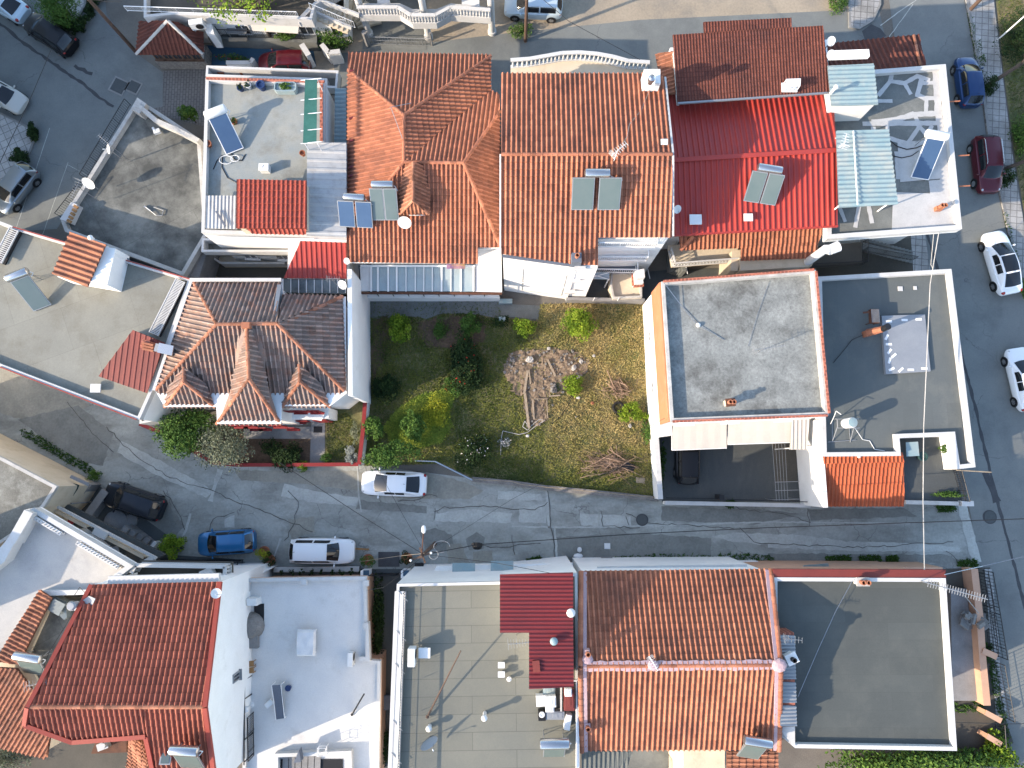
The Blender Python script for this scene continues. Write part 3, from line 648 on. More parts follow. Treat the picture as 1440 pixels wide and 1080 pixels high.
bare = [bedpx, [(590, 453), (612, 447), (648, 445), (678, 451), (684, 470), (668, 485), (640, 490), (608, 487)], [(519, 424), (758, 424), (757, 450), (722, 446), (700, 448), (650, 441), (622, 441), (600, 449), (560, 444), (519, 447)]]
def blades(n, px, tvf, lf, seed, kill=(), lw=(0.015, 0.035)):
    rnd = random.Random(seed); mb = MB()
    x0, x1 = min(a for a, b in px), max(a for a, b in px); y0, y1 = min(b for a, b in px), max(b for a, b in px)
    k = 0
    while k < n:
        x, y = rnd.uniform(x0, x1), rnd.uniform(y0, y1)
        if not inside(x, y, px) or any(inside(x, y, q) and rnd.random() < 0.84 for q in kill): continue
        k += 1
        t, L = tvf(x, y, rnd)
        if L <= 0: continue
        c = P(x, y, 0.03); a = rnd.uniform(0, 6.283); tl = rnd.uniform(0.25, 1.3)
        d = Vector((math.cos(a) * math.sin(tl), math.sin(a) * math.sin(tl), math.cos(tl))) * L * rnd.uniform(0.6, 1.4)
        w = Vector((-math.sin(a), math.cos(a), 0)) * rnd.uniform(*lw)
        m = c + d * 0.6 + Vector((0, 0, L * 0.08))
        mb.face([c - w, c + w, m + w * 0.7, m - w * 0.7], t); mb.face([m - w * 0.7, m + w * 0.7, c + d], t)
    return mb
def nzf(x, y, s): return noise.noise(Vector((x * s, y * s, 3.1)))
def gtv(x, y, rnd):
    dry = min(1, max(0, (x - 640) / 150)) * 0.70 + nzf(x, y, 0.02) * 0.25 + nzf(x, y, 0.07) * 0.22
    if y > 620: dry -= (y - 620) / 60 * 0.35  # shade of the southern houses put into the grass tone here
    if x < 640: dry = 0.14 + nzf(x, y, 0.04) * 0.3 + (0.12 if y > 560 else 0)
    if 640 <= x < 720 and y < 560: dry -= 0.12
    if 718 < x < 740 or abs(x - 735) < 30 and y > 600: dry -= 0.12
    if x > 835: dry += 0.06
    return min(1, max(0, dry + rnd.gauss(0.12, 0.09))), 0.10 + 0.12 * max(0, nzf(x, y, 0.05) + 0.4)
blades(70000, gpx, gtv, None, 1, bare).build('grass', 'blade')['kind'] = 'stuff'
lush = [(540, 600), (560, 575), (590, 556), (625, 548), (640, 556), (632, 580), (636, 600), (620, 622), (590, 630), (552, 626)]
blades(15000, lush, lambda x, y, r: (min(1, max(0, 0.45 + nzf(x, y, 0.06) * 0.6 + r.gauss(0, 0.15))), 0.2), None, 2).build('grass', 'blade_lush')['kind'] = 'stuff'
blades(14000, [(1398, -40), (1402, 0), (1414, 110), (1430, 230), (1446, 330), (1560, 400), (1560, -40)], lambda x, y, r: (max(0, 0.12 + nzf(x, y, 0.05) * 0.3 + r.gauss(0, .1)), 0.16), None, 3).build('grass', 'blade')['kind'] = 'stuff'
blades(2600, [(458, 586), (488, 580), (504, 600), (500, 646), (460, 646)], lambda x, y, r: (max(0, 0.35 + nzf(x, y, 0.08) * 0.4 + r.gauss(0, .1)), 0.09), None, 4).build('grass', 'blade')['kind'] = 'stuff'
weedlines = [[(742, 786), (760, 783), (762, 788), (742, 790)], [(860, 783), (940, 778), (1020, 782), (1020, 788), (860, 787)], [(1010, 780), (1060, 778), (1090, 784), (1088, 790), (1010, 788)], [(1160, 782), (1195, 780), (1200, 790), (1160, 790)], [(1208, 782), (1235, 780), (1240, 790), (1208, 790)], [(1345, 788), (1372, 786), (1376, 798), (1345, 796)],
             [(1245, 782), (1262, 780), (1264, 792), (1245, 792)], [(30, 602), (46, 606), (90, 634), (130, 656), (138, 668), (122, 666), (70, 636), (30, 612)], [(930, 700), (936, 640), (932, 620), (926, 640)], [(1020, 706), (1032, 704), (1030, 714), (1020, 712)], [(1316, 712), (1342, 710), (1344, 718), (1320, 720)],
             [(1384, 905), (1394, 900), (1410, 990), (1420, 1040), (1408, 1040)], [(1362, 940), (1378, 930), (1386, 1000), (1345, 1002), (1344, 992), (1366, 990)], [(1360, 20), (1364, 20), (1382, 110), (1376, 112)], [(1368, 60), (1376, 56), (1386, 90), (1380, 96)], [(1410, 300), (1414, 300), (1432, 370), (1426, 372)], [(1286, 985), (1346, 988), (1344, 1000), (1290, 996)]]
mb = MB()
for i, w in enumerate(weedlines):
    b = blades(260 if i not in (7, 11, 12) else 600, w, lambda x, y, r: (max(0, 0.15 + r.gauss(0, .15)), 0.2), None, 20 + i, (), (0.02, 0.05))
    o = len(mb.v); mb.v += b.v; mb.f += [[q + o for q in f] for f in b.f]; mb.t += b.t; mb.m += b.m
mb.build('weeds', 'leaf_green')['kind'] = 'stuff'
# ================================================================ HOUSES
def walls(th, pts, z1, mat='white_wall', ins=0.3, z0=0.0, eave=None):
    p = inset(pts, ins) if ins else ccw(pts)
    mb = MB(); mb.prism(p, z0, z1 - 0.1); mb.build('wall', mat, th)
    if eave:
        mb = MB(); mb.prism(ccw(pts), z1 - 0.098, z1 - 0.03, bot=True); mb.build('eaves', eave, th)
    return p
def tiles(th, faces, mat, ridges=(), name='roof', rr=0.12, capmat=None, **kw):
    mb = MB()
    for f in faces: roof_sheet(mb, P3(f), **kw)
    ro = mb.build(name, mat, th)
    if ridges:
        rb = MB()
        for a, b in ridges: ridge_caps(rb, P(*a), P(*b), rr)
        rb.build('ridge', capmat or mat, ro)
    return ro

# ---- old tiled house by the garden
t = thing('tiled_house', 'old hipped house with weathered grey and orange tiles beside the garden', 'house', P(350, 490, 0))
ez, rz = 6.0, 8.2
ep = PP([(272, 395), (396, 395), (398, 414), (486, 417), (487, 553), (464, 571), (396, 571), (395, 596), (305, 596), (304, 572), (231, 572), (218, 549)], ez)
wp = walls(t, ep, ez, 'white_wall', 0.32, 0, 'white_wall')
R1, R2 = (305, 456, rz), (390, 455, rz)
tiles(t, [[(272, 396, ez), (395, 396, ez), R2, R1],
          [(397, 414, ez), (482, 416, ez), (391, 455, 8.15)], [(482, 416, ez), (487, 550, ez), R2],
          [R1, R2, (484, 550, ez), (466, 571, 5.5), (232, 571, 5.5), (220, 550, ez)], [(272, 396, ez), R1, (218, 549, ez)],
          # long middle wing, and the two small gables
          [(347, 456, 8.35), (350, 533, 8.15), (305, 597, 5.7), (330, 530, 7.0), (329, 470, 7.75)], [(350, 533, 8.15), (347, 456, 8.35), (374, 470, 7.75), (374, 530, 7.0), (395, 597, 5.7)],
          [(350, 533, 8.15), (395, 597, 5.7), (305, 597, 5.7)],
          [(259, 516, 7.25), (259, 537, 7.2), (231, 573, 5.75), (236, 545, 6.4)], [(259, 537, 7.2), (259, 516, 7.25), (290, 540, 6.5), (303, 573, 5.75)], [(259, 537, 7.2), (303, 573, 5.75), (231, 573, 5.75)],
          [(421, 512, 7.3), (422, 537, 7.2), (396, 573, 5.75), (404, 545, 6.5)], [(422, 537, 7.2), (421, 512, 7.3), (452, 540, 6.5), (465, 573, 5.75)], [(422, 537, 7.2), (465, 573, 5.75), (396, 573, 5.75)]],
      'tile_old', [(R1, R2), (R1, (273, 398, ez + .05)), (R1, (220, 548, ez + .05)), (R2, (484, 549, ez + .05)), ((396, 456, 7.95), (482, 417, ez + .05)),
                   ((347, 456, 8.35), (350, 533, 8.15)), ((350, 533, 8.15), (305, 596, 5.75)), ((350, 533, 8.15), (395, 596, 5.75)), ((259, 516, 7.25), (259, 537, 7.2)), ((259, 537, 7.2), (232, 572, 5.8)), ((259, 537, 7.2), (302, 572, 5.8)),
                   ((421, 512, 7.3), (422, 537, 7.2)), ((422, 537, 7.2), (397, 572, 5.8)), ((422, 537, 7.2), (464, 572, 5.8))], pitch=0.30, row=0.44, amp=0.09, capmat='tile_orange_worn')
mb = MB(); mb.bar(P(268, 394, 6.15), P(396, 394, 6.15), 0.22, 0.3); mb.build('gutter_wall', 'coping_white', t)
mb = MB(); mb.slab(P3([(390, 400, 6.55), (396, 400, 6.55), (387, 452, 8.0), (382, 452, 8.0)]), 0.06); mb.build('flashing', 'steel_dull', t)
mb = MB(); mb.bar(P(270, 394, 6.05), P(217, 549, 6.05), 0.2, 0.22); mb.build('gutter', 'coping_white', t)
mb = MB(); A = P(488, 378, 6.3); B = P(489, 556, 6.3); mb.prism([A, B, B + Vector((.28, 0, 0)), A + Vector((.28, 0, 0))], 0, 6.2); mb.build('side_wall', 'white_wall', t)
mb = MB(); c = P(347, 458, 8.4); mb.box(c, (0.5, 0.35, 0.5)); mb.build('chimney', 'flue_clay', t)
# porch with canopy, red framed windows, door
A, B = P(462, 597, 0), P(402, 597, 0)
mb = MB(); pa = P(400, 594, 2.9); pb = P(461, 594, 2.9)
window(t, P(396, 575, 6), P(445, 575, 6), 0.25, 4.3, 0.8, 1.2, 'red_paint', 'red_paint'); window(t, P(396, 575, 6), P(445, 575, 6), 0.75, 4.3, 0.8, 1.2, 'red_paint')
mb = MB(); mb.prism([P(398, 590, 2.6), P(462, 588, 2.6), P(462, 573, 2.6), P(398, 573, 2.6)], 0, 2.6); mb.build('porch', 'white_wall', t)
door(t, P(398, 591, 2.6), P(462, 589, 2.6), 0.75, 0.0, 0.95, 2.1, 'red_paint'); window(t, P(398, 591, 2.6), P(462, 589, 2.6), 0.2, 1.4, 0.8, 1.0, 'red_paint', 'red_paint')
for zz in (1.5, 4.4):
    for q in (0.12, 0.3, 0.88): window(t, wp[9] if False else P(312, 596, ez), P(388, 596, ez), q, zz, 0.8, 1.2, 'red_paint')
mb = MB(); mb.slab(P3([(420, 577, 2.95), (457, 581, 2.85), (452, 592, 2.6), (430, 588, 2.7)]), 0.03); mb.build('door_awning', 'fabric_white', t)
tag(t, t['label'], 'house')
# metal flue + brick chimney at its west side
t = thing('chimney', 'square metal chimney cap on the corner of the old tiled roof', 'chimney', P(232, 492, 6.3))
mb = MB(); mb.box(P(232, 492, 6.9), (0.75, 0.5, 1.2), R(-12)); mb.build('shaft', 'steel_dull', t); mb = MB(); mb.box(P(233, 491, 7.6), (0.95, 0.62, 0.08), R(-12), R(8)); mb.build('cap', 'steel', t)

# ---- front garden of that house: walls, path
def low_wall(name, label, px, h, th, mat, capmat, cat='wall'):
    t = thing(name, label, cat, P(px[0][0], px[0][1], 0))
    w = MB(); c = MB()
    for a, b in zip(px[:-1], px[1:]):
        A, B = P(a[0], a[1], h), P(b[0], b[1], h); A.z = B.z = 0
        w.bar(A + Vector((0, 0, h / 2 - 0.03)), B + Vector((0, 0, h / 2 - 0.03)), th, h - 0.06); c.bar(A + Vector((0, 0, h)), B + Vector((0, 0, h)), th + 0.06, 0.06)
    w.build('wall', mat, t); c.build('coping', capmat, t); return t
low_wall('garden_wall', 'low white wall with red coping along the lane under the olive tree', [(262, 628), (300, 651), (335, 654), (504, 653)], 0.7, 0.2, 'white_wall', 'red_paint')
low_wall('garden_wall', 'straight wall with red coping between small lawn and big garden', [(514, 556), (511, 600), (505, 653)], 1.3, 0.22, 'white_wall', 'red_paint')
low_wall('garden_wall', 'short white wall with red line below the olive, beside the gate steps', [(196, 596), (228, 609)], 0.8, 0.2, 'white_wall', 'red_paint')
sheet('garden_path', [(438, 588), (457, 588), (457, 652), (436, 652)], 0.05, 'concrete'); sheet('porch_floor', [(343, 600), (437, 600), (437, 617), (343, 617)], 0.045, 'concrete')
sheet('flower_bed', [(232, 578), (343, 600), (343, 617), (437, 617), (436, 652), (330, 652), (262, 630)], 0.03, 'soil'); sheet('flower_bed', [(457, 560), (514, 558), (505, 652), (457, 652)], 0.028, 'garden_soil')
mb = MB(); mb.box(P(447, 604, 0.06), (0.62, 0.45, 0.02)); tag(mb.build('doormat', 'plastic_black'), 'black doormat on the concrete path below the porch', 'doormat')
t = thing('entrance_steps', 'white entrance steps with red edges between terrace house and green tree', 'steps', P(212, 585, 0))
mb = MB()
for k in range(4):
    a = P(206 + k * 7, 570 + k * 2.4, 0); mb.box(a + Vector((0, 0, 0.35 - k * 0.08)), (0.36, 1.4, 0.7 - k * 0.16), R(-16))
mb.build('treads', 'coping_white', t); mb = MB()
for s in (0, 1): mb.bar(P(200 + s * 8, 560 + s * 28, 0.9), P(229 + s * 0, 566 + s * 30, 0.6), 0.1, 0.12)
mb.build('side_walls', 'red_trim', t)

# ---- white flat-roofed terrace house on the west
t = thing('flat_house', 'cream flat roofed house with grille strips and a tiled stair hut', 'house', P(110, 450, 0))
hp = PP([(-60, 288), (18, 318), (269, 392), (214, 550), (196, 590), (190, 589), (0, 516), (-80, 484)], 5.6)
flat_roof(t, hp, 5.25, 5.6, 'white_wall', 'roof_cream', 'coping_white', 0.2)
mb = MB(); pts = PP([(18, 319), (269, 393)], 5.63); mb.bar(pts[0], pts[1], 0.07, 0.05); mb.bar(P(0, 516, 5.63), P(192, 590, 5.63), 0.07, 0.05); mb.build('red_line', 'red_trim', t)
for a, b, k in (((20, 322), (-4, 368), 18), ((254, 394), (216, 470), 40)):
    mb = MB(); A, B = P(a[0], a[1], 5.7), P(b[0], b[1], 5.7); d = (B - A).normalized(); n = Vector((-d.y, d.x, 0))
    for s in (-1, 1): mb.bar(A + n * 0.32 * s, B + n * 0.32 * s, 0.06, 0.1)
    for i in range(k): q = A + (B - A) * ((i + .5) / k); mb.bar(q - n * 0.32, q + n * 0.32, 0.06, 0.05)
    mb.build('roof_grille', 'coping_white', t)
    mb = MB(); mb.prism([A + n * .3 - Vector((0, 0, .3)), B + n * .3 - Vector((0, 0, .3)), B - n * .3 - Vector((0, 0, .3)), A - n * .3 - Vector((0, 0, .3))], 5.27, 5.36); mb.build('gutter_bed', 'plastic_black', t)
# stair hut
mb = MB(); mb.prism(PP([(92, 338), (160, 348), (148, 400), (78, 388)], 7.2), 5.26, 7.0); mb.build('stair_hut', 'white_wall', t)
tiles(t, [[(98, 326, 7.75), (149, 344, 7.55), (123, 404, 7.0), (73, 385, 7.2)]], 'tile_orange_worn', name='hut_roof', pitch=0.36, row=0, amp=0.1, axis=(P(149, 344) - P(98, 326))[:2], prof=WAVE, step=0)
mb = MB(); mb.prism(PP([(150, 346), (163, 356), (146, 396), (134, 385)], 6.9), 5.26, 6.9); mb.build('hut_wing', 'white_wall', t)
mb = MB(); mb.prism(PP([(135, 384), (149, 391), (145, 401), (130, 396)], 6.3), 5.26, 6.4); mb.build('hut_step', 'flue_clay', t)
# red-brown sloping sheet
tiles(t, [[(186, 464, 6.5), (232, 482, 6.3), (206, 553, 5.75), (139, 529, 5.75)]], 'sheet_brown_red', name='lean_to_roof', pitch=0.36, row=0, amp=0.035, prof=TRAP, step=0)
mb = MB(); mb.prism(PP([(188, 466), (231, 482), (208, 549), (143, 528)], 5.7), 5.26, 5.68); mb.build('lean_to_wall', 'white_wall', t)
mb = MB(); mb.ring(PP([(197, 548), (232, 556), (226, 590), (196, 596)], 3.0), 0.15, 1.0, 3.0); mb.prism(inset(PP([(197, 548), (232, 556), (226, 590), (196, 596)], 2.6), .15), 0, 2.6); mb.build('entrance_canopy', 'coping_white', t)
for k in range(6):
    window(t, P(269, 392, 5.6), P(18, 318, 5.6), 0.08 + 0.16 * k, 2.2, 1.0, 1.2); window(t, P(0, 516, 5.6), P(190, 589, 5.6), 0.08 + 0.16 * k, 3.6, 1.0, 1.2)
t = thing('chimney', 'terracotta brick chimney with finger slots above the red lean-to sheet', 'chimney', P(210, 487, 5.6))
mb = MB(); mb.box(P(212, 487, 6.3), (0.55, 0.55, 1.5), R(-15)); mb.build('shaft', 'brick', t); mb = MB()
for k in range(3): mb.box(P(208, 484 + k * 4, 7.1), (0.75, 0.13, 0.14), R(-12))
mb.build('pot', 'flue_clay', t)

# ---- low dirty terrace north of it
t = thing('garage_terrace', 'low building with dirty dark stained terrace roof beside the square', 'building', P(190, 270, 0))
flat_roof(t, PP([(192, 141), (212, 150), (282, 196), (292, 330), (258, 388), (92, 326), (86, 310)], 3.4), 3.0, 3.45, 'grey_wall', 'roof_dirty', 'coping', 0.26)
mb = MB(); A, B, C = P(192, 141, 3.5), P(128, 262, 3.5), P(90, 312, 3.5)
railing([P(184, 148, 3.0), P(122, 252, 3.0)], 0.9, 0.16).build('railing', 'black_metal', t); railing([P(122, 262, 3.0), P(88, 306, 3.0)], 0.9, 0.16).build('railing', 'black_metal', t)
mb = MB(); mb.prism(PP([(100, 284), (110, 288), (98, 313), (84, 308)], 3.6), 2.9, 3.6); mb.build('tile_shelf', 'coping_white', t)
mb = MB()
for k in range(5):
    a = P(107 - k * 2.4, 291 + k * 5, 3.7); mb.box(a, (0.34, 0.2, 0.1), R(-30))
mb.build('shelf_tiles', 'wood_orange', t)
mb = MB(); mb.prism(PP([(193, 137), (206, 146), (196, 160), (184, 153)], 3.9), 2.6, 3.9); mb.build('corner_pillar', 'coping', t)
mb = MB()
for a, b in (((196, 150), (222, 172)), ((222, 172), (250, 184)), ((250, 184), (281, 200))): mb.bar(P(a[0], a[1], 3.7), P(b[0], b[1], 3.7), 0.32, 0.55)
mb.build('edge_wall', 'coping', t)
for q in (0.2, 0.5, 0.8): window(t, P(192, 141, 3.4), P(90, 326, 3.4), q, 1.6, 1.1, 1.0)
t = thing('garden_shed', 'small flat grey shed with brown side between dark terrace and yard', 'shed', P(268, 370, 0))
mb = MB(); mb.prism(PP([(266, 345), (290, 352), (278, 388), (254, 388)], 2.6), 0, 2.5); mb.build('wall', 'grey_wall', t); mb = MB(); mb.slab(P3([(268, 344, 2.62), (292, 351, 2.62), (280, 390, 2.62), (258, 388, 2.62)]), 0.1); mb.build('roof', 'concrete', t); mb = MB(); mb.bar(P(266, 345, 2.7), P(256, 388, 2.7), 0.16, 0.12); mb.build('edge', 'rust', t)
sheet('yard', [(262, 330), (500, 330), (520, 400), (500, 470), (270, 440)], 0.03, 'yard_brown')

# ---- three-storey terrace house, north-west
t = thing('terrace_house', 'tall white house with grey roof terrace, red tiled hut and balconies', 'house', P(385, 225, 0))
zr = 6.2
hp = PP([(289, 109), (456, 115), (456, 201), (487, 202), (487, 334), (283, 327)], 6.6)
flat_roof(t, hp, zr, 6.6, 'white_wall', 'roof_terrace', 'coping_white', 0.22)
mb = MB(); mb.bar(P(290, 110, 6.65), P(456, 115, 6.65), 0.16, 0.09); mb.bar(P(452, 118, 6.65), P(452, 198, 6.65), 0.2, 0.1); mb.build('brick_coping', 'brick', t)
bp = PP([(290, 92), (476, 99), (474, 124), (457, 123), (457, 113), (289, 107)], 5.0)
mb = MB(); mb.prism(bp, 4.0, 4.2, bot=True); mb.build('balcony_floor', 'yard_grey', t); mb = MB(); mb.ring(bp, 0.16, 4.2, 5.0); mb.build('balcony_parapet', 'coping_white', t)
mb = MB(); mb.box(P(301, 102, 4.25), (0.6, 0.6, 0.06)); mb.build('blue_mat', 'blue_floor', t)
# roof hut with red tiles and corrugated sheets
mb = MB(); mb.prism(PP([(336, 258), (430, 258), (430, 320), (336, 320)], 7.8), zr, 7.5); mb.build('roof_hut', 'cream_wall', t)
tiles(t, [[(333, 252, 8.15), (431, 254, 8.15), (431, 321, 7.8), (332, 321, 7.8)]], 'tile_scarlet', name='hut_roof', pitch=0.30, row=0.42, amp=0.05)
tiles(t, [[(346, 322, 7.75), (431, 321, 7.75), (430, 330, 7.4), (356, 328, 7.4)]], 'tile_scarlet', name='eave_roof', pitch=0.3, row=0.3, amp=0.05)
tiles(t, [[(432, 201, 7.05), (487, 201, 6.85), (487, 333, 6.85), (431, 331, 7.05)]], 'sheet_white', name='corrugated_roof', pitch=0.62, row=0, amp=0.06, prof=TRAP, step=0, axis=(1, 0))
mb = MB(); mb.prism(PP([(436, 206), (484, 206), (484, 328), (436, 328)], 6.8), zr, 6.7); mb.build('roof_room', 'white_wall', t)
tiles(t, [[(290, 275, 7.0), (333, 275, 7.0), (333, 322, 6.85), (289, 321, 6.85)]], 'sheet_white', name='small_sheet', pitch=0.24, row=0, amp=0.03, prof=WAVE, step=0, axis=(0, 1))
mb = MB(); mb.bar(P(304, 297, 7.1), P(317, 318, 7.05), 0.13, 0.08); mb.build('loose_batten', 'fabric_grey', t)
tiles(t, [[(471, 124, 5.4), (487, 124, 5.4), (487, 200, 5.3), (470, 200, 5.3)]], 'sheet_blue', name='side_sheet', pitch=0.3, row=0, amp=0.03, prof=WAVE, step=0, axis=(1, 0.02))
# green netting pergola
mb = MB(); mb.slab(P3([(429, 112, 8.2), (446, 112, 8.1), (445, 201, 8.1), (426, 201, 8.2)]), 0.02); pg = mb.build('pergola_net', 'net_green', t)
mb = MB()
for y in (112, 140, 160, 183, 201): mb.tube(P(423, y + 1, 8.14), P(452, y - 2, 8.14), 0.03)
for y in (112, 201):
    for x in (428, 446): q = P(x, y, 8.1); mb.tube(q, Vector((q.x, q.y, zr)), 0.03)
mb.build('pergola_frame', 'white_metal', t)
# balconies below
for (a, zb, nm) in (([(284, 335), (425, 334), (425, 354), (283, 354)], 3.9, 1), ([(299, 352), (400, 352), (400, 371), (310, 371), (299, 364)], 1.1, 2)):
    p = PP(a, zb); mb = MB(); mb.prism(p, zb - 0.95, zb - 0.75, bot=True); mb.build('balcony_floor', 'roof_dirty' if nm == 1 else 'cream_wall', t); mb = MB(); mb.ring(p, 0.15, zb - 0.75, zb); mb.build('balcony_parapet', 'coping_white', t)
mb = MB(); mb.tube(P(296, 335, 6.3), P(442, 336, 6.3), 0.06); mb.build('drain_pipe', 'white_metal', t)
for q in (0.15, 0.4, 0.62): window(t, P(283, 327, 6.6), P(487, 334, 6.6), q, 1.7, 1.0, 1.1)

# ---- red lean-to and glass canopy behind it
t = thing('lean_to_house', 'low annex under a sloping red ribbed sheet beside the glass strip', 'annex', P(445, 365, 0))
walls(t, PP([(404, 340), (486, 340), (486, 392), (402, 392)], 4.6), 4.6, 'white_wall', 0.05)
tiles(t, [[(425, 334, 5.6), (488, 334, 5.6), (487, 392, 4.75), (399, 391, 4.75), (400, 354, 5.3), (424, 354, 5.3)][:4]], 'sheet_red', name='roof', pitch=0.34, row=0, amp=0.06, prof=TRAP, step=0)
t = thing('glass_canopy', 'narrow dirty glass canopy between red sheet roof and old tiles', 'canopy', P(440, 402, 0))
mb = MB(); mb.slab(P3([(397, 392, 4.5), (487, 394, 4.5), (487, 413, 4.25), (397, 411, 4.25)]), 0.03); mb.build('glass', 'glass_dirty', t)
mb = MB()
for k in range(9): x = 398 + k * 11; mb.bar(P(x, 392, 4.55), P(x, 412, 4.3), 0.05, 0.05)
for x in (398, 486):
    q = P(x, 404, 4.3); mb.tube(q, Vector((q.x, q.y, 0)), 0.05)
mb.build('frame', 'white_metal', t)

# ---- big hipped orange house
t = thing('tiled_house', 'large hipped house with orange tiles, small dormer and two solar heaters', 'house', P(595, 230, 0))
e, r_ = 6.3, 8.1
ep = PP([(490, 76), (690, 80), (691, 130), (702, 150), (702, 346), (672, 348), (672, 368), (489, 367)], e)
walls(t, ep, 5.9, 'white_wall', 0.85, 0, 'white_wall')
D0 = (581, 228, 8.55); D1 = (581, 282, 8.5)
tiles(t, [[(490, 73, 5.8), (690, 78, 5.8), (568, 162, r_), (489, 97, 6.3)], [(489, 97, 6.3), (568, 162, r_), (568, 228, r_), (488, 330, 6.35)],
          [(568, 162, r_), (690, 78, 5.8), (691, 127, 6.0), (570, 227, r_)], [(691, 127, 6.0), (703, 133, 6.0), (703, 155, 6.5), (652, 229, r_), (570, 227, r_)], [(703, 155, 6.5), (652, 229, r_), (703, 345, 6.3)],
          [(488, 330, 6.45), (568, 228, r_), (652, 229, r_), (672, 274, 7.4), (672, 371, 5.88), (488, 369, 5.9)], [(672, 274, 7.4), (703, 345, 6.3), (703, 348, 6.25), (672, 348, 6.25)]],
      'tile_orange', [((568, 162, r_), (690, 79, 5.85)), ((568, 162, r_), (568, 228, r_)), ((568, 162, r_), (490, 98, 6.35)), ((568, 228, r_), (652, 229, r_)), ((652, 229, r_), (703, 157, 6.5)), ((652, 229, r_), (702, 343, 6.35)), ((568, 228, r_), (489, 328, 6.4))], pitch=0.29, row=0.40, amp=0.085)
tiles(t, [[D0, D1, (562, 302, 7.35), (563, 236, 7.7)], [D1, D0, (604, 236, 7.7), (604, 302, 7.35)], [D1, (604, 302, 7.35), (562, 302, 7.35)]], 'tile_orange_worn', [(D0, D1), (D1, (563, 301, 7.4)), (D1, (603, 301, 7.4))], name='dormer_roof', pitch=0.25, row=0.38, amp=0.055, rr=0.09)
mb = MB(); mb.prism(PP([(567, 245), (600, 245), (600, 298), (567, 298)], 7.3), 6.6, 7.3); mb.build('dormer_wall', 'white_wall', t); mb = MB(); mb.bar(P(575, 302, 7.25), P(597, 302, 7.25), 0.05, 0.2); mb.build('dormer_sill', 'white_metal', t)
mb = MB()
for y in (100, 166, 198, 235, 247): mb.box(P(494, y, 6.55), (0.3, 0.12, 0.12), R(20))
mb.build('snow_hooks', 'sheet_dark_red', t)
mb = MB(); mb.tube(P(548, 151, 8.4), P(578, 145, 7.9), 0.02); mb.tube(P(550, 152, 8.4), P(566, 195, 8.4), 0.02); mb.build('wire_bracket', 'steel_dull', t)
# canopy along the garden
ca = [(512, 375), (704, 375), (706, 411), (510, 409)]
mb = MB(); mb.slab(P3([(522, 374, 3.5), (667, 374, 3.5), (667, 410, 3.2), (522, 409, 3.2)]), 0.04); mb.build('canopy_glass', 'glass_canopy', t)
mb = MB(); mb.slab(P3([(668.5, 350, 3.7), (705, 348, 3.7), (706, 411, 3.2), (668.5, 410, 3.2)]), 0.06); mb.build('canopy_slab', 'fabric_white', t); mb = MB(); mb.slab(P3([(506, 375, 3.5), (520.5, 375, 3.5), (520.5, 409, 3.2), (508, 409, 3.2)]), 0.06); mb.build('canopy_slab', 'fabric_white', t)
mb = MB()
for x in (522, 531.5, 546, 558, 571, 584, 596, 608, 621, 634, 648, 666): mb.bar(P(x, 374, 3.57), P(x, 410, 3.27), 0.06 if int(x) % 3 else 0.12, 0.06)
mb.bar(P(507, 374, 3.58), P(668, 374, 3.58), 0.14, 0.08); mb.build('canopy_bars', 'white_metal', t)
mb = MB(); mb.bar(P(508, 412, 3.1), P(706, 413, 3.1), 0.14, 0.22); mb.build('fascia', 'rust', t)
gr = P(516, 424, 0.0); g2 = P(703, 424, 0.0)
mb = MB(); mb.prism([gr, g2, g2 + Vector((0, 0.25, 0)), gr + Vector((0, 0.25, 0))], 0, 1.15); mb.build('porch_wall', 'white_wall', t)
mb = MB()
for k in range(10): q = gr + (g2 - gr) * (k / 9) + Vector((0, 0.12, 1.15)); mb.tube(q, q + Vector((0, 0, 1.9)), 0.035)
mb.tube(gr + Vector((0, .12, 2.0)), g2 + Vector((0, .12, 2.0)), 0.03); mb.build('porch_posts', 'black_metal', t)
tiles_b = None
t = thing('beach_towel', 'colourful towel hung at the roof edge above the glass porch', 'towel', P(655, 375, 3.9))
mb = MB(); rows = []
for i in range(2): rows.append([P(628 + k * 2.6, 371.5 + i * 6.5, 4.05 - i * 0.2 + 0.03 * math.sin(k)) for k in range(11)])
mb.grid([r[::-1] for r in rows]); mb.build('cloth', 'banner', t)

# ---- three-storey orange gabled house
t = thing('tiled_house', 'tall gabled orange house with balcony stack and bright white garden wall', 'house', P(825, 230, 0))
zz = 10.7
hp = PP([(706, 104), (933, 108), (944, 217), (944, 331), (843, 333), (843, 374), (808, 373), (706, 359)], 8.9)
w = inset(hp, 0.05); mb = MB(); mb.prism(w, 0, 8.3); mb.build('wall', 'white_wall', t)
mb = MB()
for x, yy in ((706, 0), (942, 0)):
    A = P(x if x < 800 else 931, 107, 8.9); B = P(x, 217, zz - 0.1); C = P(x, 331, 8.7)
    A0, C0, B0 = Vector((A.x, A.y, 8.28)), Vector((C.x, C.y, 8.28)), Vector((B.x, B.y, 8.28)); th_ = Vector((0.2 if x < 800 else -0.2, 0, 0))
    for f in ([A0, C0, C, B, A],):
        mb.face([q + th_ * (x > 800) * 0 for q in f]); mb.face([q + th_ for q in f][::-1])
mb.build('gable', 'white_wall', t)
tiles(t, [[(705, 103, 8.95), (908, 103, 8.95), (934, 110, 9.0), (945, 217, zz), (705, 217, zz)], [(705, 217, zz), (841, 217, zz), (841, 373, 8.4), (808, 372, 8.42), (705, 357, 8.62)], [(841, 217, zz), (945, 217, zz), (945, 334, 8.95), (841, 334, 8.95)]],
      'tile_orange', [((705, 217, zz), (945, 217, zz))], pitch=0.31, row=0.42, amp=0.09)
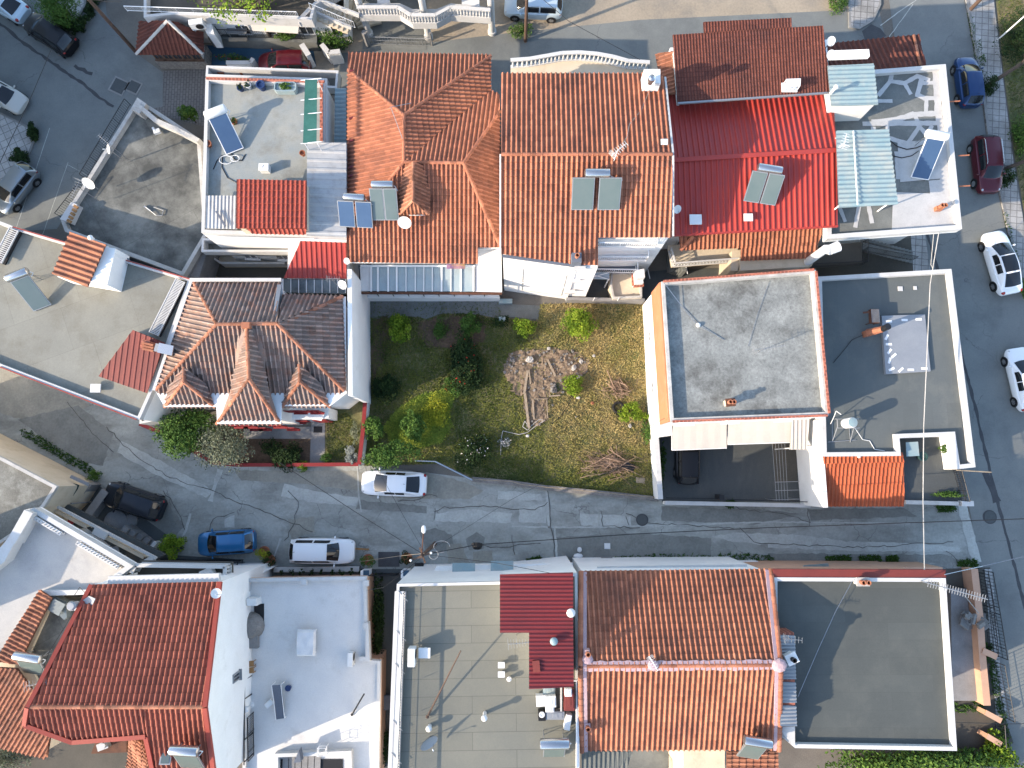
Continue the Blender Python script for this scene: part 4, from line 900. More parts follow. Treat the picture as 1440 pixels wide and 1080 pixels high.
mb = MB(); mb.bar(P(703.5, 217, 10.6), P(703.5, 358, 8.6), 0.1, 0.25); mb.bar(P(946, 218, 10.6), P(946, 332, 8.9), 0.12, 0.25); mb.bar(P(946, 217, 10.6), P(935, 110, 8.95), 0.12, 0.25); mb.build('barge_board', 'coping_white', t)
mb = MB(); a, b = P(706, 360, 8.5), P(808, 374, 8.4); mb.bar(a, b, 0.16, 0.14); mb.build('gutter', 'fabric_grey', t)
# blank bays on the white wall
A, B = P(706, 360, 8.4), P(808, 374, 8.4); A.z = B.z = 0
d = (B - A).normalized(); n = Vector((d.y, -d.x, 0))
mb = MB()
for z0_, z1_ in ((0.9, 3.0), (3.3, 6.4)):
    for q in (0.30, 0.93): mb.bar(A + (B - A) * q + n * 0.06 + Vector((0, 0, z0_)), A + (B - A) * q + n * 0.06 + Vector((0, 0, z1_)), 0.06, 0.06, Vector((0, 1, 0)))
    mb.bar(A + (B - A) * 0.30 + n * 0.06 + Vector((0, 0, z0_)), A + (B - A) * 0.93 + n * 0.06 + Vector((0, 0, z0_)), 0.06, 0.06)
mb.build('wall_moulding', 'coping', t)
# stacked balconies
E = [(P(842, 341, 8.6), P(925, 341, 8.6)), (P(842, 361, 5.8), P(912, 361, 5.8)), (P(836, 378, 3.0), P(897, 379, 3.0))]
for (a, b) in E:
    z = a.z; pts = [a, b, b + Vector((0, 1.5, 0)), a + Vector((0, 1.5, 0))]
    mb = MB(); mb.prism(pts, z - 1.1, z - 0.9, bot=True); mb.build('balcony_floor', 'fabric_white' if z > 4 else 'fabric_grey', t)
    rl = railing([a + Vector((0, 0, -0.9)), b + Vector((0, 0, -0.9)), b + Vector((0, 1.4, -0.9))], 0.9, 0.14, 0.014, 0.05); rl.build('balcony_railing', 'white_metal', t)
bw = [P(842, 341, 8.6) + Vector((0, 1.4, 0)), P(930, 341, 8.6) + Vector((0, 1.4, 0))]
for z in (1.2, 4.0, 6.8):
    door(t, bw[0], bw[1], 0.3, z - 1.1, 1.2, 2.1, 'white_metal'); window(t, bw[0], bw[1], 0.7, z + 0.2, 1.1, 1.2)
for k, z in enumerate((8.35, 5.6, 2.9)):
    q = P(815 - k * 7, 378 + k * 16, z); mb = MB(); mb.box(q, (0.75, 0.3, 0.22)); mb.build('balcony_end', 'coping_white', t)
mb = MB(); mb.bar(P(811, 374, 8.3), P(796, 421, 0.1), 0.16, 0.16); mb.build('downpipe', 'coping_white', t)
# curved north balcony with white balusters
curve = [(718, 84), (745, 82), (768, 78), (790, 74), (815, 73), (840, 75), (862, 79), (884, 85), (914, 87)]
fl = [P(x, y, 6.3) for x, y in curve]; back = [P(914, 118, 6.3), P(718, 118, 6.3)]
rail_pts = [Vector((P(x, y, 7.2).x, P(x, y, 7.2).y, 6.3)) for x, y in curve]
mb = MB(); mb.prism([q for q in rail_pts] + back, 6.05, 6.298, bot=True); mb.build('balcony_floor', 'cream_wall', t)
balustrade(rail_pts, 0.9, 0.26).build('balustrade', 'coping_white', t)
for q in (0.2, 0.5, 0.8): window(t, hp[1], hp[0], q, 7.5, 1.0, 1.2); window(t, hp[1], hp[0], q, 4.2, 1.0, 1.2)
def chimney(label, px, z0, z1, sx, sy, mat='white_wall', rz=0.0, pot='flue_clay', cap='coping', potn=1):
    c = P(px[0], px[1], z1); t = thing('chimney', label, 'chimney', (c.x, c.y, z0))
    mb = MB(); mb.box((c.x, c.y, (z0 + z1) / 2), (sx, sy, z1 - z0), rz); mb.build('shaft', mat, t)
    if cap: mb = MB(); mb.box((c.x, c.y, z1 + 0.05), (sx + 0.16, sy + 0.16, 0.1), rz); mb.build('cap', cap, t)
    if pot:
        mb = MB()
        for k in range(potn):
            o = (k - (potn - 1) / 2) * sx * 0.5; mb.lathe((c.x + o, c.y, z1 + 0.1), [(0.12, 0), (0.14, 0.1), (0.11, 0.32), (0.15, 0.38), (0.1, 0.385), (0.1, 0.1)], 12)
        mb.build('pot', pot, t)
    return t
t = thing('chimney', 'tall white chimney with steel cowl at the tall house corner', 'chimney', P(914, 118, 8.9))
mb = MB(); mb.box(P(914, 117, 9.5), (1.0, 0.95, 1.6)); mb.build('base', 'white_wall', t); mb = MB(); mb.lathe(P(914, 117, 10.3), [(0.42, 0), (0.3, 0.5), (0.24, 0.9)], 4, m=Matrix.Rotation(R(45), 3, 'Z')); mb.build('hood', 'white_wall', t)
mb = MB(); mb.lathe(P(914, 117, 11.2), [(0.14, 0), (0.14, 0.35), (0.22, 0.38), (0.22, 0.62), (0.1, 0.7)], 14); mb.build('cowl', 'steel', t)
chimney('square chimney with clay pot on the lower edge of tall orange roof', (811, 362), 8.2, 9.3, 0.6, 0.6, 'fabric_grey', 0, 'flue_clay', None)

# ---- white garden outbuilding row below the balconies
t = thing('courtyard_block', 'beige courtyard block with brick trim and steps below the balconies', 'outbuilding', P(882, 400, 0))
mb = MB(); mb.prism(PP([(860, 382), (903, 381), (903, 418), (862, 420), (858, 400)], 1.4), 0, 1.2); mb.build('base', 'cream_wall', t); mb = MB(); mb.ring(PP([(860, 382), (903, 381), (903, 418), (862, 420), (858, 400)], 1.5), 0.14, 1.2, 1.5); mb.build('parapet', 'coping', t)
mb = MB(); mb.prism(PP([(890, 380), (902, 379), (905, 398), (893, 399)], 2.2), 1.2, 2.2); mb.prism(PP([(894, 379), (906, 378), (907, 390), (896, 391)], 2.9), 2.2, 2.9); mb.build('barbecue', 'fabric_white', t); mb = MB(); mb.bar(P(890, 380, 2.0), P(891, 402, 1.7), 0.2, 0.3); mb.bar(P(891, 402, 1.6), P(905, 401, 1.6), 0.2, 0.3); mb.build('brick_trim', 'brick', t)
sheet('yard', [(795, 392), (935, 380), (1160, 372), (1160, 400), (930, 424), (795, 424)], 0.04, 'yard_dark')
t = thing('porch_roof', 'small white framed glass porch roof above the dark courtyard', 'canopy', P(838, 388, 0))
mb = MB(); mb.slab(P3([(822, 383, 2.5), (857, 383, 2.5), (857, 393, 2.4), (826, 392, 2.4)]), 0.04); mb.build('panel', 'glass_canopy', t)
mb = MB(); mb.bar(P(822, 383, 2.56), P(857, 393, 2.46), 0.05, 0.04); mb.bar(P(857, 383, 2.56), P(826, 392, 2.46), 0.05, 0.04)
for x in (823, 856): q = P(x, 392, 2.4); mb.tube(q, Vector((q.x, q.y, 0)), 0.05)
mb.build('frame', 'white_metal', t)
t = thing('garden_kerb_wall', 'low grey wall with small posts between courtyard and grass', 'wall', P(830, 422, 0)); mb = MB(); mb.bar(P(796, 422, 0.5), P(905, 424, 0.5), 0.22, 1.0); mb.build('wall', 'grey_wall', t); mb = MB()
for x in (834, 868): mb.tube(P(x, 423, 0.9), P(x, 423, 0.9) + Vector((0, 0, 0.9)), 0.03)
mb.build('posts', 'white_metal', t)

# ---- red sheet roof house with the brown penthouse
t = thing('red_roof_house', 'house under a bright red ribbed metal roof with brown shingle penthouse', 'house', P(1060, 220, 0))
hp = PP([(938, 60), (1170, 48), (1176, 314), (950, 328)], 6.7)
wq = walls(t, PP([(938, 60), (1170, 48), (1176, 300), (950, 312)], 6.7), 6.6, 'white_wall', 0.25); hw_ = sorted(wq, key=lambda v: v.y)[:2]
tiles(t, [[(935, 128, 6.8), (1171, 128, 6.8), (1177, 212, 7.8), (946, 226, 7.8)], [(946, 226, 7.8), (1177, 212, 7.8), (1178, 317, 6.8), (948, 330, 6.8)]], 'sheet_red', pitch=0.36, row=0, amp=0.085, prof=TRAP, step=0)
mb = MB(); mb.bar(P(946, 225, 7.92), P(1177, 211, 7.92), 0.3, 0.05); mb.bar(P(948, 331, 6.75), P(1178, 318, 6.75), 0.14, 0.14); mb.build('metal_flashing', 'sheet_red', t)
pp = PP([(949, 50), (992, 48), (992, 32), (1110, 27), (1110, 39), (1154, 38), (1165, 127), (955, 141)], 8.1)
mb = MB(); mb.prism(inset(pp, 0.75), 6.6, 7.95); mb.build('penthouse', 'white_wall', t); mb = MB(); mb.prism(pp, 7.93, 8.03, bot=True); mb.build('fascia', 'coping_white', t)
tiles(t, [[(946, 49, 8.75), (1157, 36, 8.75), (1169, 130, 8.1), (953, 145, 8.1)], [(990, 46.6, 8.76), (989, 31, 8.87), (1113, 25, 8.87), (1113, 39, 8.76)]], 'tile_brown', name='penthouse_roof', pitch=0.20, row=0.30, amp=0.03, step=0.025)
mb = MB(); mb.bar(P(953, 145.5, 8.08), P(1169, 130.5, 8.08), 0.12, 0.12); mb.build('gutter', 'steel_dull', t)
tiles(t, [[(921, 76, 6.9), (947, 72, 7.4), (950, 132, 7.4), (932, 134, 6.9)]], 'tile_orange_worn', name='side_roof', pitch=0.27, row=0.4, amp=0.06)
mb = MB(); mb.bar(P(948, 74, 7.6), P(955, 144, 7.6), 0.16, 0.8); mb.build('penthouse_side', 'coping_white', t)
# tiled awning and lattice balcony to the south
tiles(t, [[(955, 333, 4.7), (1158, 318, 4.7), (1150, 345, 4.2), (957, 352, 4.2)], [(1042, 346, 4.18), (1150, 343, 4.18), (1148, 363, 3.75), (1042, 367, 3.75)]], 'tile_orange', name='awning_roof', pitch=0.3, row=0.42, amp=0.07)
mb = MB(); ridge_caps(mb, P(957, 352, 4.25), P(975, 333, 4.75), 0.14); mb.build('awning_ridge', 'tile_orange', t)
p = [(942, 350), (950, 348), (954, 362), (1042, 356), (1042, 364), (948, 371)]
mb = MB(); mb.prism(PP([(942, 340), (1042, 336), (1042, 364), (948, 371)], 3.0), 2.0, 2.25, bot=True); mb.build('balcony_floor', 'cream_wall', t)
mb = MB()
rp = [P(944, 348, 3.1), P(950, 370, 3.1), P(1040, 363, 3.1)]
for a, b in zip(rp[:-1], rp[1:]):
    L = (b - a).length; k = int(L / 0.22)
    mb.bar(a, b, 0.1, 0.06); mb.bar(a - Vector((0, 0, 0.8)), b - Vector((0, 0, 0.8)), 0.12, 0.08)
    for i in range(k):
        u0, u1 = a + (b - a) * (i / k), a + (b - a) * ((i + 1) / k); mb.bar(u0, u1 - Vector((0, 0, 0.8)), 0.05, 0.05); mb.bar(u1, u0 - Vector((0, 0, 0.8)), 0.05, 0.05)
mb.build('lattice_railing', 'coping_white', t)
mb = MB(); mb.prism(PP([(1030, 352), (1044, 350), (1038, 380), (1028, 380)], 3.2), 0, 3.1); mb.build('pier', 'cream_wall', t)
mb = MB(); mb.prism(PP([(1040, 362), (1150, 358), (1142, 374), (1042, 380)], 3.4), 0, 3.3); mb.build('front_room', 'cream_wall', t)
for q in (0.15, 0.4, 0.65, 0.88):
    window(t, hw_[0] if hw_[0].x < hw_[1].x else hw_[1], hw_[1] if hw_[0].x < hw_[1].x else hw_[0], q, 1.4, 1.0, 1.1)
t = thing('entrance_steps', 'dark entrance steps with white handrail under the lattice balcony', 'steps', P(940, 365, 0)); mb = MB()
for k in range(6): mb.box(P(940 + k * 3, 372 + k * 1.2, 0) + Vector((0, 0, 0.15 + 0.13 * k)), (0.3, 1.3, 0.3 + 0.26 * k))
mb.build('treads', 'yard_grey', t); mb = MB(); mb.tube(P(905, 352, 1.0), P(914, 392, 1.0), 0.03); mb.tube(P(962, 362, 2.2), P(967, 385, 1.2), 0.03); mb.build('handrail', 'white_metal', t)

# ---- white terrace house with sealed cracks
t = thing('flat_house', 'white flat roofed house with sealed crack pattern and pale blue sheets', 'house', P(1250, 215, 0))
hp = PP([(1166, 103), (1330, 90), (1353, 322), (1163, 336)], 6.3)
flat_roof(t, hp, 5.95, 6.3, 'white_wall', 'roof_patch', 'coping_white', 0.3, over=1.1); ow = inset(hp, 1.1); ow = sorted(ow, key=lambda v: v.y)[:2]; ow.sort(key=lambda v: v.x)
def band(pts, w, z=5.965, mbx=None):
    q = [P(a, b, z) for a, b in pts]
    for a, b in zip(q[:-1], q[1:]):
        d = (b - a).normalized(); n = Vector((-d.y, d.x, 0)) * w / 2; k = max(1, int((b - a).length / .25))
        rows = []
        for i in range(k + 1):
            c = a + (b - a) * (i / k) + d * (0.1 if i == k else -0.1 if i == 0 else 0); j = random.uniform(0.85, 1.15)
            rows.append([c - n * j, c + n * j])
        for r in rows:
            for v in r: v.z += 0.0007 * (len(mbx.f) % 40) / 10
        mbx.grid(rows)
mb = MB()
for i, (b, w) in enumerate(([[(1254, 105), (1252, 114), (1236, 133)], .3], [[(1252, 114), (1272, 117), (1290, 107), (1306, 112)], .3], [[(1272, 117), (1280, 131)], .26], [[(1296, 112), (1290, 133), (1300, 138), (1322, 138)], .34], [[(1296, 117), (1318, 116)], .26], [[(1236, 142), (1253, 142)], .26], [[(1303, 138), (1302, 158)], .28],
         [[(1228, 172), (1262, 168), (1284, 161), (1326, 159)], .4], [[(1215, 174), (1330, 173)], .34], [[(1287, 163), (1293, 178), (1277, 201)], .3], [[(1292, 177), (1304, 190), (1300, 202)], .3], [[(1316, 102), (1320, 160), (1326, 200)], .5], [[(1250, 194), (1275, 202), (1290, 206), (1305, 198)], .34], [[(1310, 178), (1303, 191)], .26], [[(1262, 215), (1264, 250)], .4],
         [[(1208, 290), (1203, 318)], .3], [[(1222, 292), (1226, 312)], .3], [[(1180, 290), (1188, 310)], .26], [[(1326, 200), (1336, 300)], .9], [[(1228, 180), (1228, 188)], .3], [[(1248, 175), (1248, 184)], .3])):
    band(b, w, 5.962 + 0.0006 * i, mb)
mb.build('crack_sealing', 'sealing', t)
mb = MB()
for i, q in enumerate(([(1256, 270), (1308, 272), (1306, 254), (1330, 252), (1345, 318), (1254, 324)], [(1262, 200), (1330, 195), (1334, 250), (1266, 256)])):
    mb.face(ccw(PP(q, 5.98 + i * 0.003)))
mb.build('roof_coating', 'sealing', t)
mb = MB(); mb.prism(PP([(1170, 94), (1228, 94), (1231, 146), (1172, 148)], 8.2), 5.9, 8.1); mb.build('stair_room', 'white_wall', t)
tiles(t, [[(1164, 92, 8.5), (1229, 89, 8.5), (1235, 147, 8.25), (1169, 149, 8.25)]], 'sheet_blue', name='stair_room_roof', pitch=0.28, row=0, amp=0.045, prof=WAVE, step=0, axis=(1, 0.03))
mb = MB(); mb.bar(P(1166, 78, 8.6), P(1221, 76, 8.6), 0.5, 0.3); mb.build('stair_room_wall', 'white_wall', t)
tiles(t, [[(1176, 184, 8.4), (1250, 182, 8.4), (1263, 287, 8.1), (1180, 292, 8.1)]], 'sheet_blue', name='pergola_roof', pitch=0.3, row=0, amp=0.05, prof=WAVE, step=0, axis=(1, 0.03))
mb = MB()
for x, y in ((1180, 190), (1246, 188), (1258, 280), (1184, 286)): q = P(x, y, 8.1); mb.tube(q, Vector((q.x, q.y, 5.9)), 0.05)
mb.bar(P(1200, 184, 8.5), P(1206, 288, 8.3), 0.06, 0.05); mb.build('pergola_posts', 'white_metal', t)
tiles(t, [[(1163, 62, 5.0), (1292, 49, 5.0), (1302, 92, 5.9), (1168, 104, 5.9)]], 'tile_brown', name='north_roof', pitch=0.36, row=0.5, amp=0.07)
mb = MB(); ridge_caps(mb, P(1285, 50, 5.1), P(1294, 92, 5.95), 0.1); mb.build('verge', 'tile_orange_worn', t)
for q in (0.3, 0.55, 0.8): window(t, ow[0], ow[1], q, 4.3, 1.1, 1.2)
door(t, ow[0], ow[1], 0.42, 3.0)
for i, (x, y) in enumerate(((1335, 143), (1348, 219), (1349, 262))):
    mb = MB(); mb.tube(P(x, y, 6.0), P(x + 15, y - 1, 6.0), 0.05); mb.build('spout', 'flue_clay', t)
mb = MB(); mb.prism(PP([(1154, 345), (1212, 340), (1213, 372), (1140, 376)], 3.0), 2.7, 2.95, bot=True); mb.build('balcony_floor', 'yard_brown', t); railing([P(1140, 376, 2.95), P(1212, 372, 2.95), P(1212, 342, 2.95)], 0.9, 0.16).build('balcony_railing', 'black_metal', t)
t = thing('outdoor_staircase', 'dark metal outdoor staircase in the shaded yard below white roof', 'staircase', P(1245, 350, 0)); mb = MB()
for k in range(14): q = P(1213 + k * 5.2, 344 + k * 1.3, 2.8 - k * 0.19); mb.box(q, (0.28, 1.0, 0.05))
mb.build('treads', 'yard_grey', t); a, b = P(1213, 353, 2.8), P(1282, 366, 0.2)
railing([a, b], 0.9, 0.2).build('railing', 'black_metal', t); mb = MB(); mb.bar(a, b, 0.06, 0.2); mb.bar(P(1213, 340, 2.8), P(1282, 356, .2), 0.06, 0.2); mb.build('stringer', 'black_metal', t)
sheet('yard', [(1140, 345), (1282, 335), (1284, 385), (1140, 390)], 0.045, 'yard_brown'); sheet('side_path', [(1280, 328), (1300, 328), (1308, 384), (1284, 384)], 0.05, 'slabs_straight')
t = thing('cowl_vent', 'big white vent elbow standing at the red roof corner', 'vent', P(1161, 352, 4.2)); q = P(1161, 350, 6.4)
mb = MB(); mb.tube(Vector((q.x, q.y, 3.5)), q, 0.28, n=14); mb.tube(q, q + Vector((0.25, -0.15, 0.25)), 0.28, 0.34, 14); mb.build('pipe', 'plastic_white', t); mb = MB(); mb.tube(q + Vector((0.2, -0.12, 0.2)), q + Vector((0.75, 0.1, 0.25)), 0.33, 0.36, 14); mb.build('mouth', 'white_metal', t)

# ---- grey-roof house
t = thing('flat_house', 'house with mottled grey concrete roof, brick edging and orange side wall', 'house', P(1045, 485, 0))
hp = PP([(930, 396), (1147, 379), (1166, 584), (943, 593)], 6.85)
flat_roof(t, hp, 6.35, 6.85, 'white_wall', 'roof_mottled', 'coping', 0.22)
hh = PP([(930, 396), (1147, 379), (1166, 584), (943, 593)], 6.85)
A, B, C, D = hh
for a, b in ((A, B), (B, C), (D, C)):
    d = (b - a).normalized(); mb = MB(); mb.bar(a + d * .12 + Vector((0, 0, 0.04)), b - d * .12 + Vector((0, 0, 0.04)), 0.15, 0.07); mb.build('brick_edging', 'brick', t)
w0, w1 = Vector((A.x, A.y, 0)), Vector((D.x, D.y, 0)); d = (w1 - w0).normalized(); n = Vector((d.y, -d.x, 0)); n = n if n.x < 0 else -n
mb = MB(); mb.prism([w0 + n * 0.004, w1 + n * 0.004, w1 + n * 0.09, w0 + n * 0.09], 3.9, 6.7, bot=True); mb.build('orange_wall', 'orange_wall', t)
for q in (0.3, 0.7): window(t, w0 + n * 0.0, w1, q, 2.2, 0.8, 0.8)
dS = hp[3], hp[2]
for q in (0.15, 0.45, 0.8): window(t, hp[3], hp[2], q, 5.0, 1.1, 1.2)
door(t, hp[3], hp[2], 0.55, 0, 1.1, 2.2); window(t, hp[3], hp[2], 0.25, 1.5, 1.2, 1.3)
# ---- forecourt: awnings, walls
def awning(label, pts, mat='fabric_cream'):
    t = thing('awning', label, 'awning', P(*pts[0]))
    mb = MB(); p = P3(pts); n_ = 9; rows = []
    for i in range(5):
        v = i / 4; rows.append([p[0].lerp(p[1], k / n_).lerp(p[3].lerp(p[2], k / n_), v) + Vector((0, 0, -0.05 * math.sin(math.pi * v) + 0.012 * (k % 2))) for k in range(n_ + 1)])
    mb.grid([r[::-1] for r in rows]); lo = [p[3].lerp(p[2], k / n_) for k in range(n_ + 1)]
    mb.grid([lo, [q - Vector((0, 0, 0.18)) for q in lo]]); mb.build('canvas', mat, t)
    mb = MB(); mb.tube(p[3] - Vector((0, 0, 0.02)), p[2] - Vector((0, 0, 0.02)), 0.035); mb.tube(p[0] + Vector((0, 0, 0.05)), p[1] + Vector((0, 0, 0.05)), 0.06)
    for a, b in ((p[0], p[3]), (p[1], p[2])): mb.tube(a - Vector((0, 0, .35)), b - Vector((0, 0, .06)), 0.025)
    mb.build('frame', 'white_metal', t); return t
awning('cream awning stretched above the parked black car', [(946, 598, 3.4), (1022, 591, 3.4), (1022, 630, 2.9), (945, 633, 2.9)])
awning('cream awning between the black car bay and the ribbed sheet', [(1024, 591, 3.5), (1114, 587, 3.5), (1113, 622, 3.0), (1024, 625, 3.0)])
t = thing('ribbed_canopy', 'narrow cream ribbed sheet canopy against the tall white side wall', 'canopy', P(1124, 608, 0)); mb = MB(); roof_sheet(mb, P3([(1114, 587, 3.6), (1138, 586, 3.6), (1135, 632, 3.1), (1111, 632, 3.1)]), pitch=0.28, row=0, amp=0.05, prof=TRAP, step=0); mb.build('sheet', 'fabric_cream', t)
mb = MB()
for x in (1113, 1134): q = P(x, 630, 3.1); mb.tube(q, Vector((q.x, q.y, 0)), 0.04)
mb.build('posts', 'white_metal', t)
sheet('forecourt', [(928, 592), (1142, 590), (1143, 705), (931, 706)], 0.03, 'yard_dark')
sheet('forecourt_ramp', [(1085, 620), (1121, 618), (1121, 676), (1090, 678)], 0.036, 'yard_brown')
t = thing('clothes_line', 'rack of thin wires above the forecourt ramp', 'clothes line', P(1100, 660, 0)); mb = MB()
for k in range(5): mb.tube(P(1086 + k * 4.4, 624, 2.0), P(1092 + k * 4.0, 704, 2.0), 0.012)
for y in (678, 690, 703): mb.tube(P(1090, y, 1.98), P(1124, y - 1, 1.98), 0.018)
for x, y in ((1090, 703), (1124, 702)): q = P(x, y, 2); mb.tube(q, Vector((q.x, q.y, 0)), 0.025)
mb.build('wires', 'steel_dull', t)
t = low_wall('boundary_wall', 'sunlit white wall between the big garden and forecourt', [(913, 424), (919, 560), (929, 702)], 1.8, 0.28, 'white_wall', 'coping_white')
mb = MB(); mb.prism(PP([(926, 582), (944, 580), (946, 612), (930, 614)], 3.0), 1.2, 3.0); mb.build('pier', 'white_wall', t)
t = low_wall('boundary_wall', 'low white front wall with dark gate rail below the forecourt', [(935, 707), (1140, 711)], 0.75, 0.22, 'white_wall', 'coping_white')
mb = MB(); mb.bar(P(1022, 702, 1.3), P(1140, 706, 1.3), 0.05, 0.1); mb.bar(P(936, 700, 1.0), P(1015, 701, 1.0), 0.05, 0.1); mb.box(P(1012, 699, 0.9), (0.35, 0.35, 1.1)); mb.build('gate', 'black_metal', t)

# ---- dark-roof house on the street corner
t = thing('flat_house', 'single storey house with dark felt roof, white parapet and skylight panel', 'house', P(1255, 510, 0))
op = PP([(1150, 389), (1338, 378), (1372, 657), (1345, 660), (1338, 613), (1265, 616), (1267, 641), (1157, 642)], 4.3)
flat_roof(t, op, 3.95, 4.3, 'white_wall', 'roof_felt', 'coping_white', 0.28)
mb = MB(); mb.prism(PP([(1240, 444), (1301, 442), (1309, 522), (1246, 526)], 4.2), 3.9, 4.18); mb.build('roof_panel', 'sheet_steel', t)
for x, y, a in ((1250, 452, 0), (1272, 450, 0), (1292, 449, 0), (1247, 474, 60), (1250, 484, 0), (1251, 494, 50), (1257, 500, 40), (1251, 507, 70), (1254, 519, 25), (1267, 520, 40), (1281, 520, 0), (1300, 518, 0)): mb = MB(); mb.box(P(x, y, 4.2), (0.42, 0.16, 0.02), R(a)); mb.build('panel_tape', 'white_metal', t)
mb = MB(); mb.box(P(1266, 406, 3.98), (0.32, 0.32, 0.05)); mb.build('roof_slab', 'coping_white', t); mb = MB(); mb.box(P(1287, 405, 3.98), (0.22, 0.25, 0.05)); mb.build('roof_slab', 'coping_white', t)
mb = MB(); a, b = P(1122, 589, 4.3), P(1157, 712, 4.3)
q0 = [P(1150, 590, 4.1), P(1157, 590, 4.1), P(1158, 713, 3.2), P(1152, 713, 3.2)]; mb.prism([Vector((q.x, q.y, 0)) for q in q0], 0, 3.9); mb.build('side_wall', 'white_wall', t)
tiles(t, [[(1157, 638, 4.0), (1269, 636, 4.0), (1271, 650, 3.9), (1158, 652, 3.9)], [(1158, 651, 3.85), (1271, 650, 3.85), (1271, 712, 2.9), (1158, 712, 2.9)]], 'tile_bright', name='porch_roof', pitch=0.27, row=0.6, amp=0.075, prof=[(0, 0), (.1, .6), (.28, 1), (.46, .6), (.56, 0)])
mb = MB(); pw = PP([(1162, 655), (1268, 654), (1268, 700), (1162, 700)], 2.6); mb.prism(pw, 0, 2.8); mb.build('porch_room', 'white_wall', t)
window(t, pw[3], pw[2], 0.3, 1.5, 1.2, 1.2); window(t, pw[3], pw[2], 0.7, 1.5, 1.2, 1.2)
for q in (0.2, 0.5, 0.8): window(t, op[0] if False else P(1372, 657, 4.3), P(1338, 378, 4.3), q, 2.2, 1.2, 1.3)
mb = MB(); mb.slab(P3([(1274, 622, 3.9), (1291, 621, 3.9), (1293, 641, 3.7), (1275, 642, 3.7)]), 0.05); mb.build('light_well_sheet', 'sheet_blue', t)
mb = MB(); mb.tube(P(1345, 661, 4.1), P(1394, 664, 4.1), 0.04); mb.build('cable_arm', 'wood', t)
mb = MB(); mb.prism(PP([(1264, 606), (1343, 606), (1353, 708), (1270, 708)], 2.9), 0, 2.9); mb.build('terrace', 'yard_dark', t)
mb = MB(); mb.bar(P(1272, 706, 3.1), P(1346, 708, 3.1), 0.26, 0.4); mb.build('terrace_parapet', 'coping', t)
railing([P(1340, 662, 2.9), P(1351, 704, 2.9)], 1.0, 0.13, 0.016, 0.035, True).build('terrace_railing', 'black_metal', t); mb = MB(); mb.box(P(1358, 708, 3.1), (0.8, 0.35, 0.5)); mb.build('terrace_pillar', 'coping_white', t)
# ---- red-brown roof house, south-west
t = thing('tiled_house', 'house with big red-brown gable roof and broad shaded white side wall', 'house', P(170, 950, 0))
ze, zr = 9, 11.2
E1, E2, G1, G2 = (130, 822, ze), (310, 818, ze), (40, 994, zr), (289, 994, zr)
e1, e2, g1, g2 = P(*E1), P(*E2), P(*G1), P(*G2)
s1, s2 = P(303, 1112, 9.3), P(222, 1112, 9.3)
mb = MB(); up = lambda v, z: Vector((v.x, v.y, z))
prof = [e2, g2, s1]; east = [up(v, 0) for v in prof]
mb.face([up(s1, 0), up(g2, 0), g2 - Vector((0, 0, .1)), s1 - Vector((0, 0, .1))]); mb.face([up(g2, 0), up(e2, 0), e2 - Vector((0, 0, .1)), g2 - Vector((0, 0, .1))])
mb.face([up(e2, 0), up(e1, 0), e1 - Vector((0, 0, .1)), e2 - Vector((0, 0, .1))]); mb.face([up(e1, 0), up(g1, 0), g1 - Vector((0, 0, .1)), e1 - Vector((0, 0, .1))])
mb.face([up(g1, 0), up(P(105, 1042, 10.3), 0), P(105, 1042, 10.2), g1 - Vector((0, 0, .1))]); mb.face([up(P(105, 1042, 10.3), 0), up(P(205, 1034, 10.5), 0), P(205, 1034, 10.4), P(105, 1042, 10.2)]); mb.face([up(P(205, 1034, 10.5), 0), up(s2, 0), s2 - Vector((0, 0, .1)), P(205, 1034, 10.4)])
wo = mb.build('wall', 'white_wall', t)
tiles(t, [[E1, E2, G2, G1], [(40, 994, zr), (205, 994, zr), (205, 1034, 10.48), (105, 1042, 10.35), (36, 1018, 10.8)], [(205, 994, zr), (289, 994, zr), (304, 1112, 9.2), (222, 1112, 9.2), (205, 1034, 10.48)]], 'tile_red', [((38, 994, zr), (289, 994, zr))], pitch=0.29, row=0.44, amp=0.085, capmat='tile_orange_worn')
mb = MB()
for a, b in ((E2, G2), (G2, (305, 1112, 9.2)), (E1, G1), (G1, (36, 1019, 10.8)), ((36, 1019, 10.8), (103, 1043, 10.35)), ((103, 1043, 10.35), (206, 1035, 10.5)), ((206, 1035, 10.5), (222, 1112, 9.2))):
    mb.bar(P(*a) + Vector((0, 0, 0.06)), P(*b) + Vector((0, 0, 0.06)), 0.24, 0.2)
mb.build('barge_board', 'red_trim', t)
mb = MB(); mb.bar(P(154, 816, 8.7), P(309, 812, 8.7), 0.5, 0.3); mb.build('eaves_ledge', 'coping_white', t)
f = MB(); q = P(234, 1062, 10.05); f.box(q, (0.62, 0.95, 0.12), 0, R(-16)); so = f.build('skylight', 'steel_dull', t); f = MB(); f.box(q + Vector((0, 0, 0.07)), (0.46, 0.78, 0.03), 0, R(-16)); f.build('pane', 'collector_green', so)
window(t, up(g2, 0), up(e2, 0), 0.06, 6.9, 0.5, 1.0, 'steel_dull')
tiles(t, [[(56, 829, 6.5), (73, 841, 6.6), (26, 935, 6.6), (-8, 930, 6.4)], [(-10, 938, 6.5), (24, 940, 6.7), (75, 1010, 6.6), (66, 1066, 6.0), (-10, 1052, 6.0)]], 'tile_orange_worn', name='lower_roof', pitch=0.27, row=0.42, amp=0.075, prof=ROMAN)
mb = MB(); mb.prism(PP([(62, 835), (70, 842), (30, 930), (70, 1012), (62, 1058), (-10, 1046), (-10, 930)], 6.4), 0, 5.9); mb.build('lower_wall', 'cream_wall', t)
mb = MB(); mb.prism(PP([(74, 842), (128, 850), (45, 985), (22, 938)], 6.0), 0, 5.7); mb.build('side_terrace', 'roof_dirty', t)
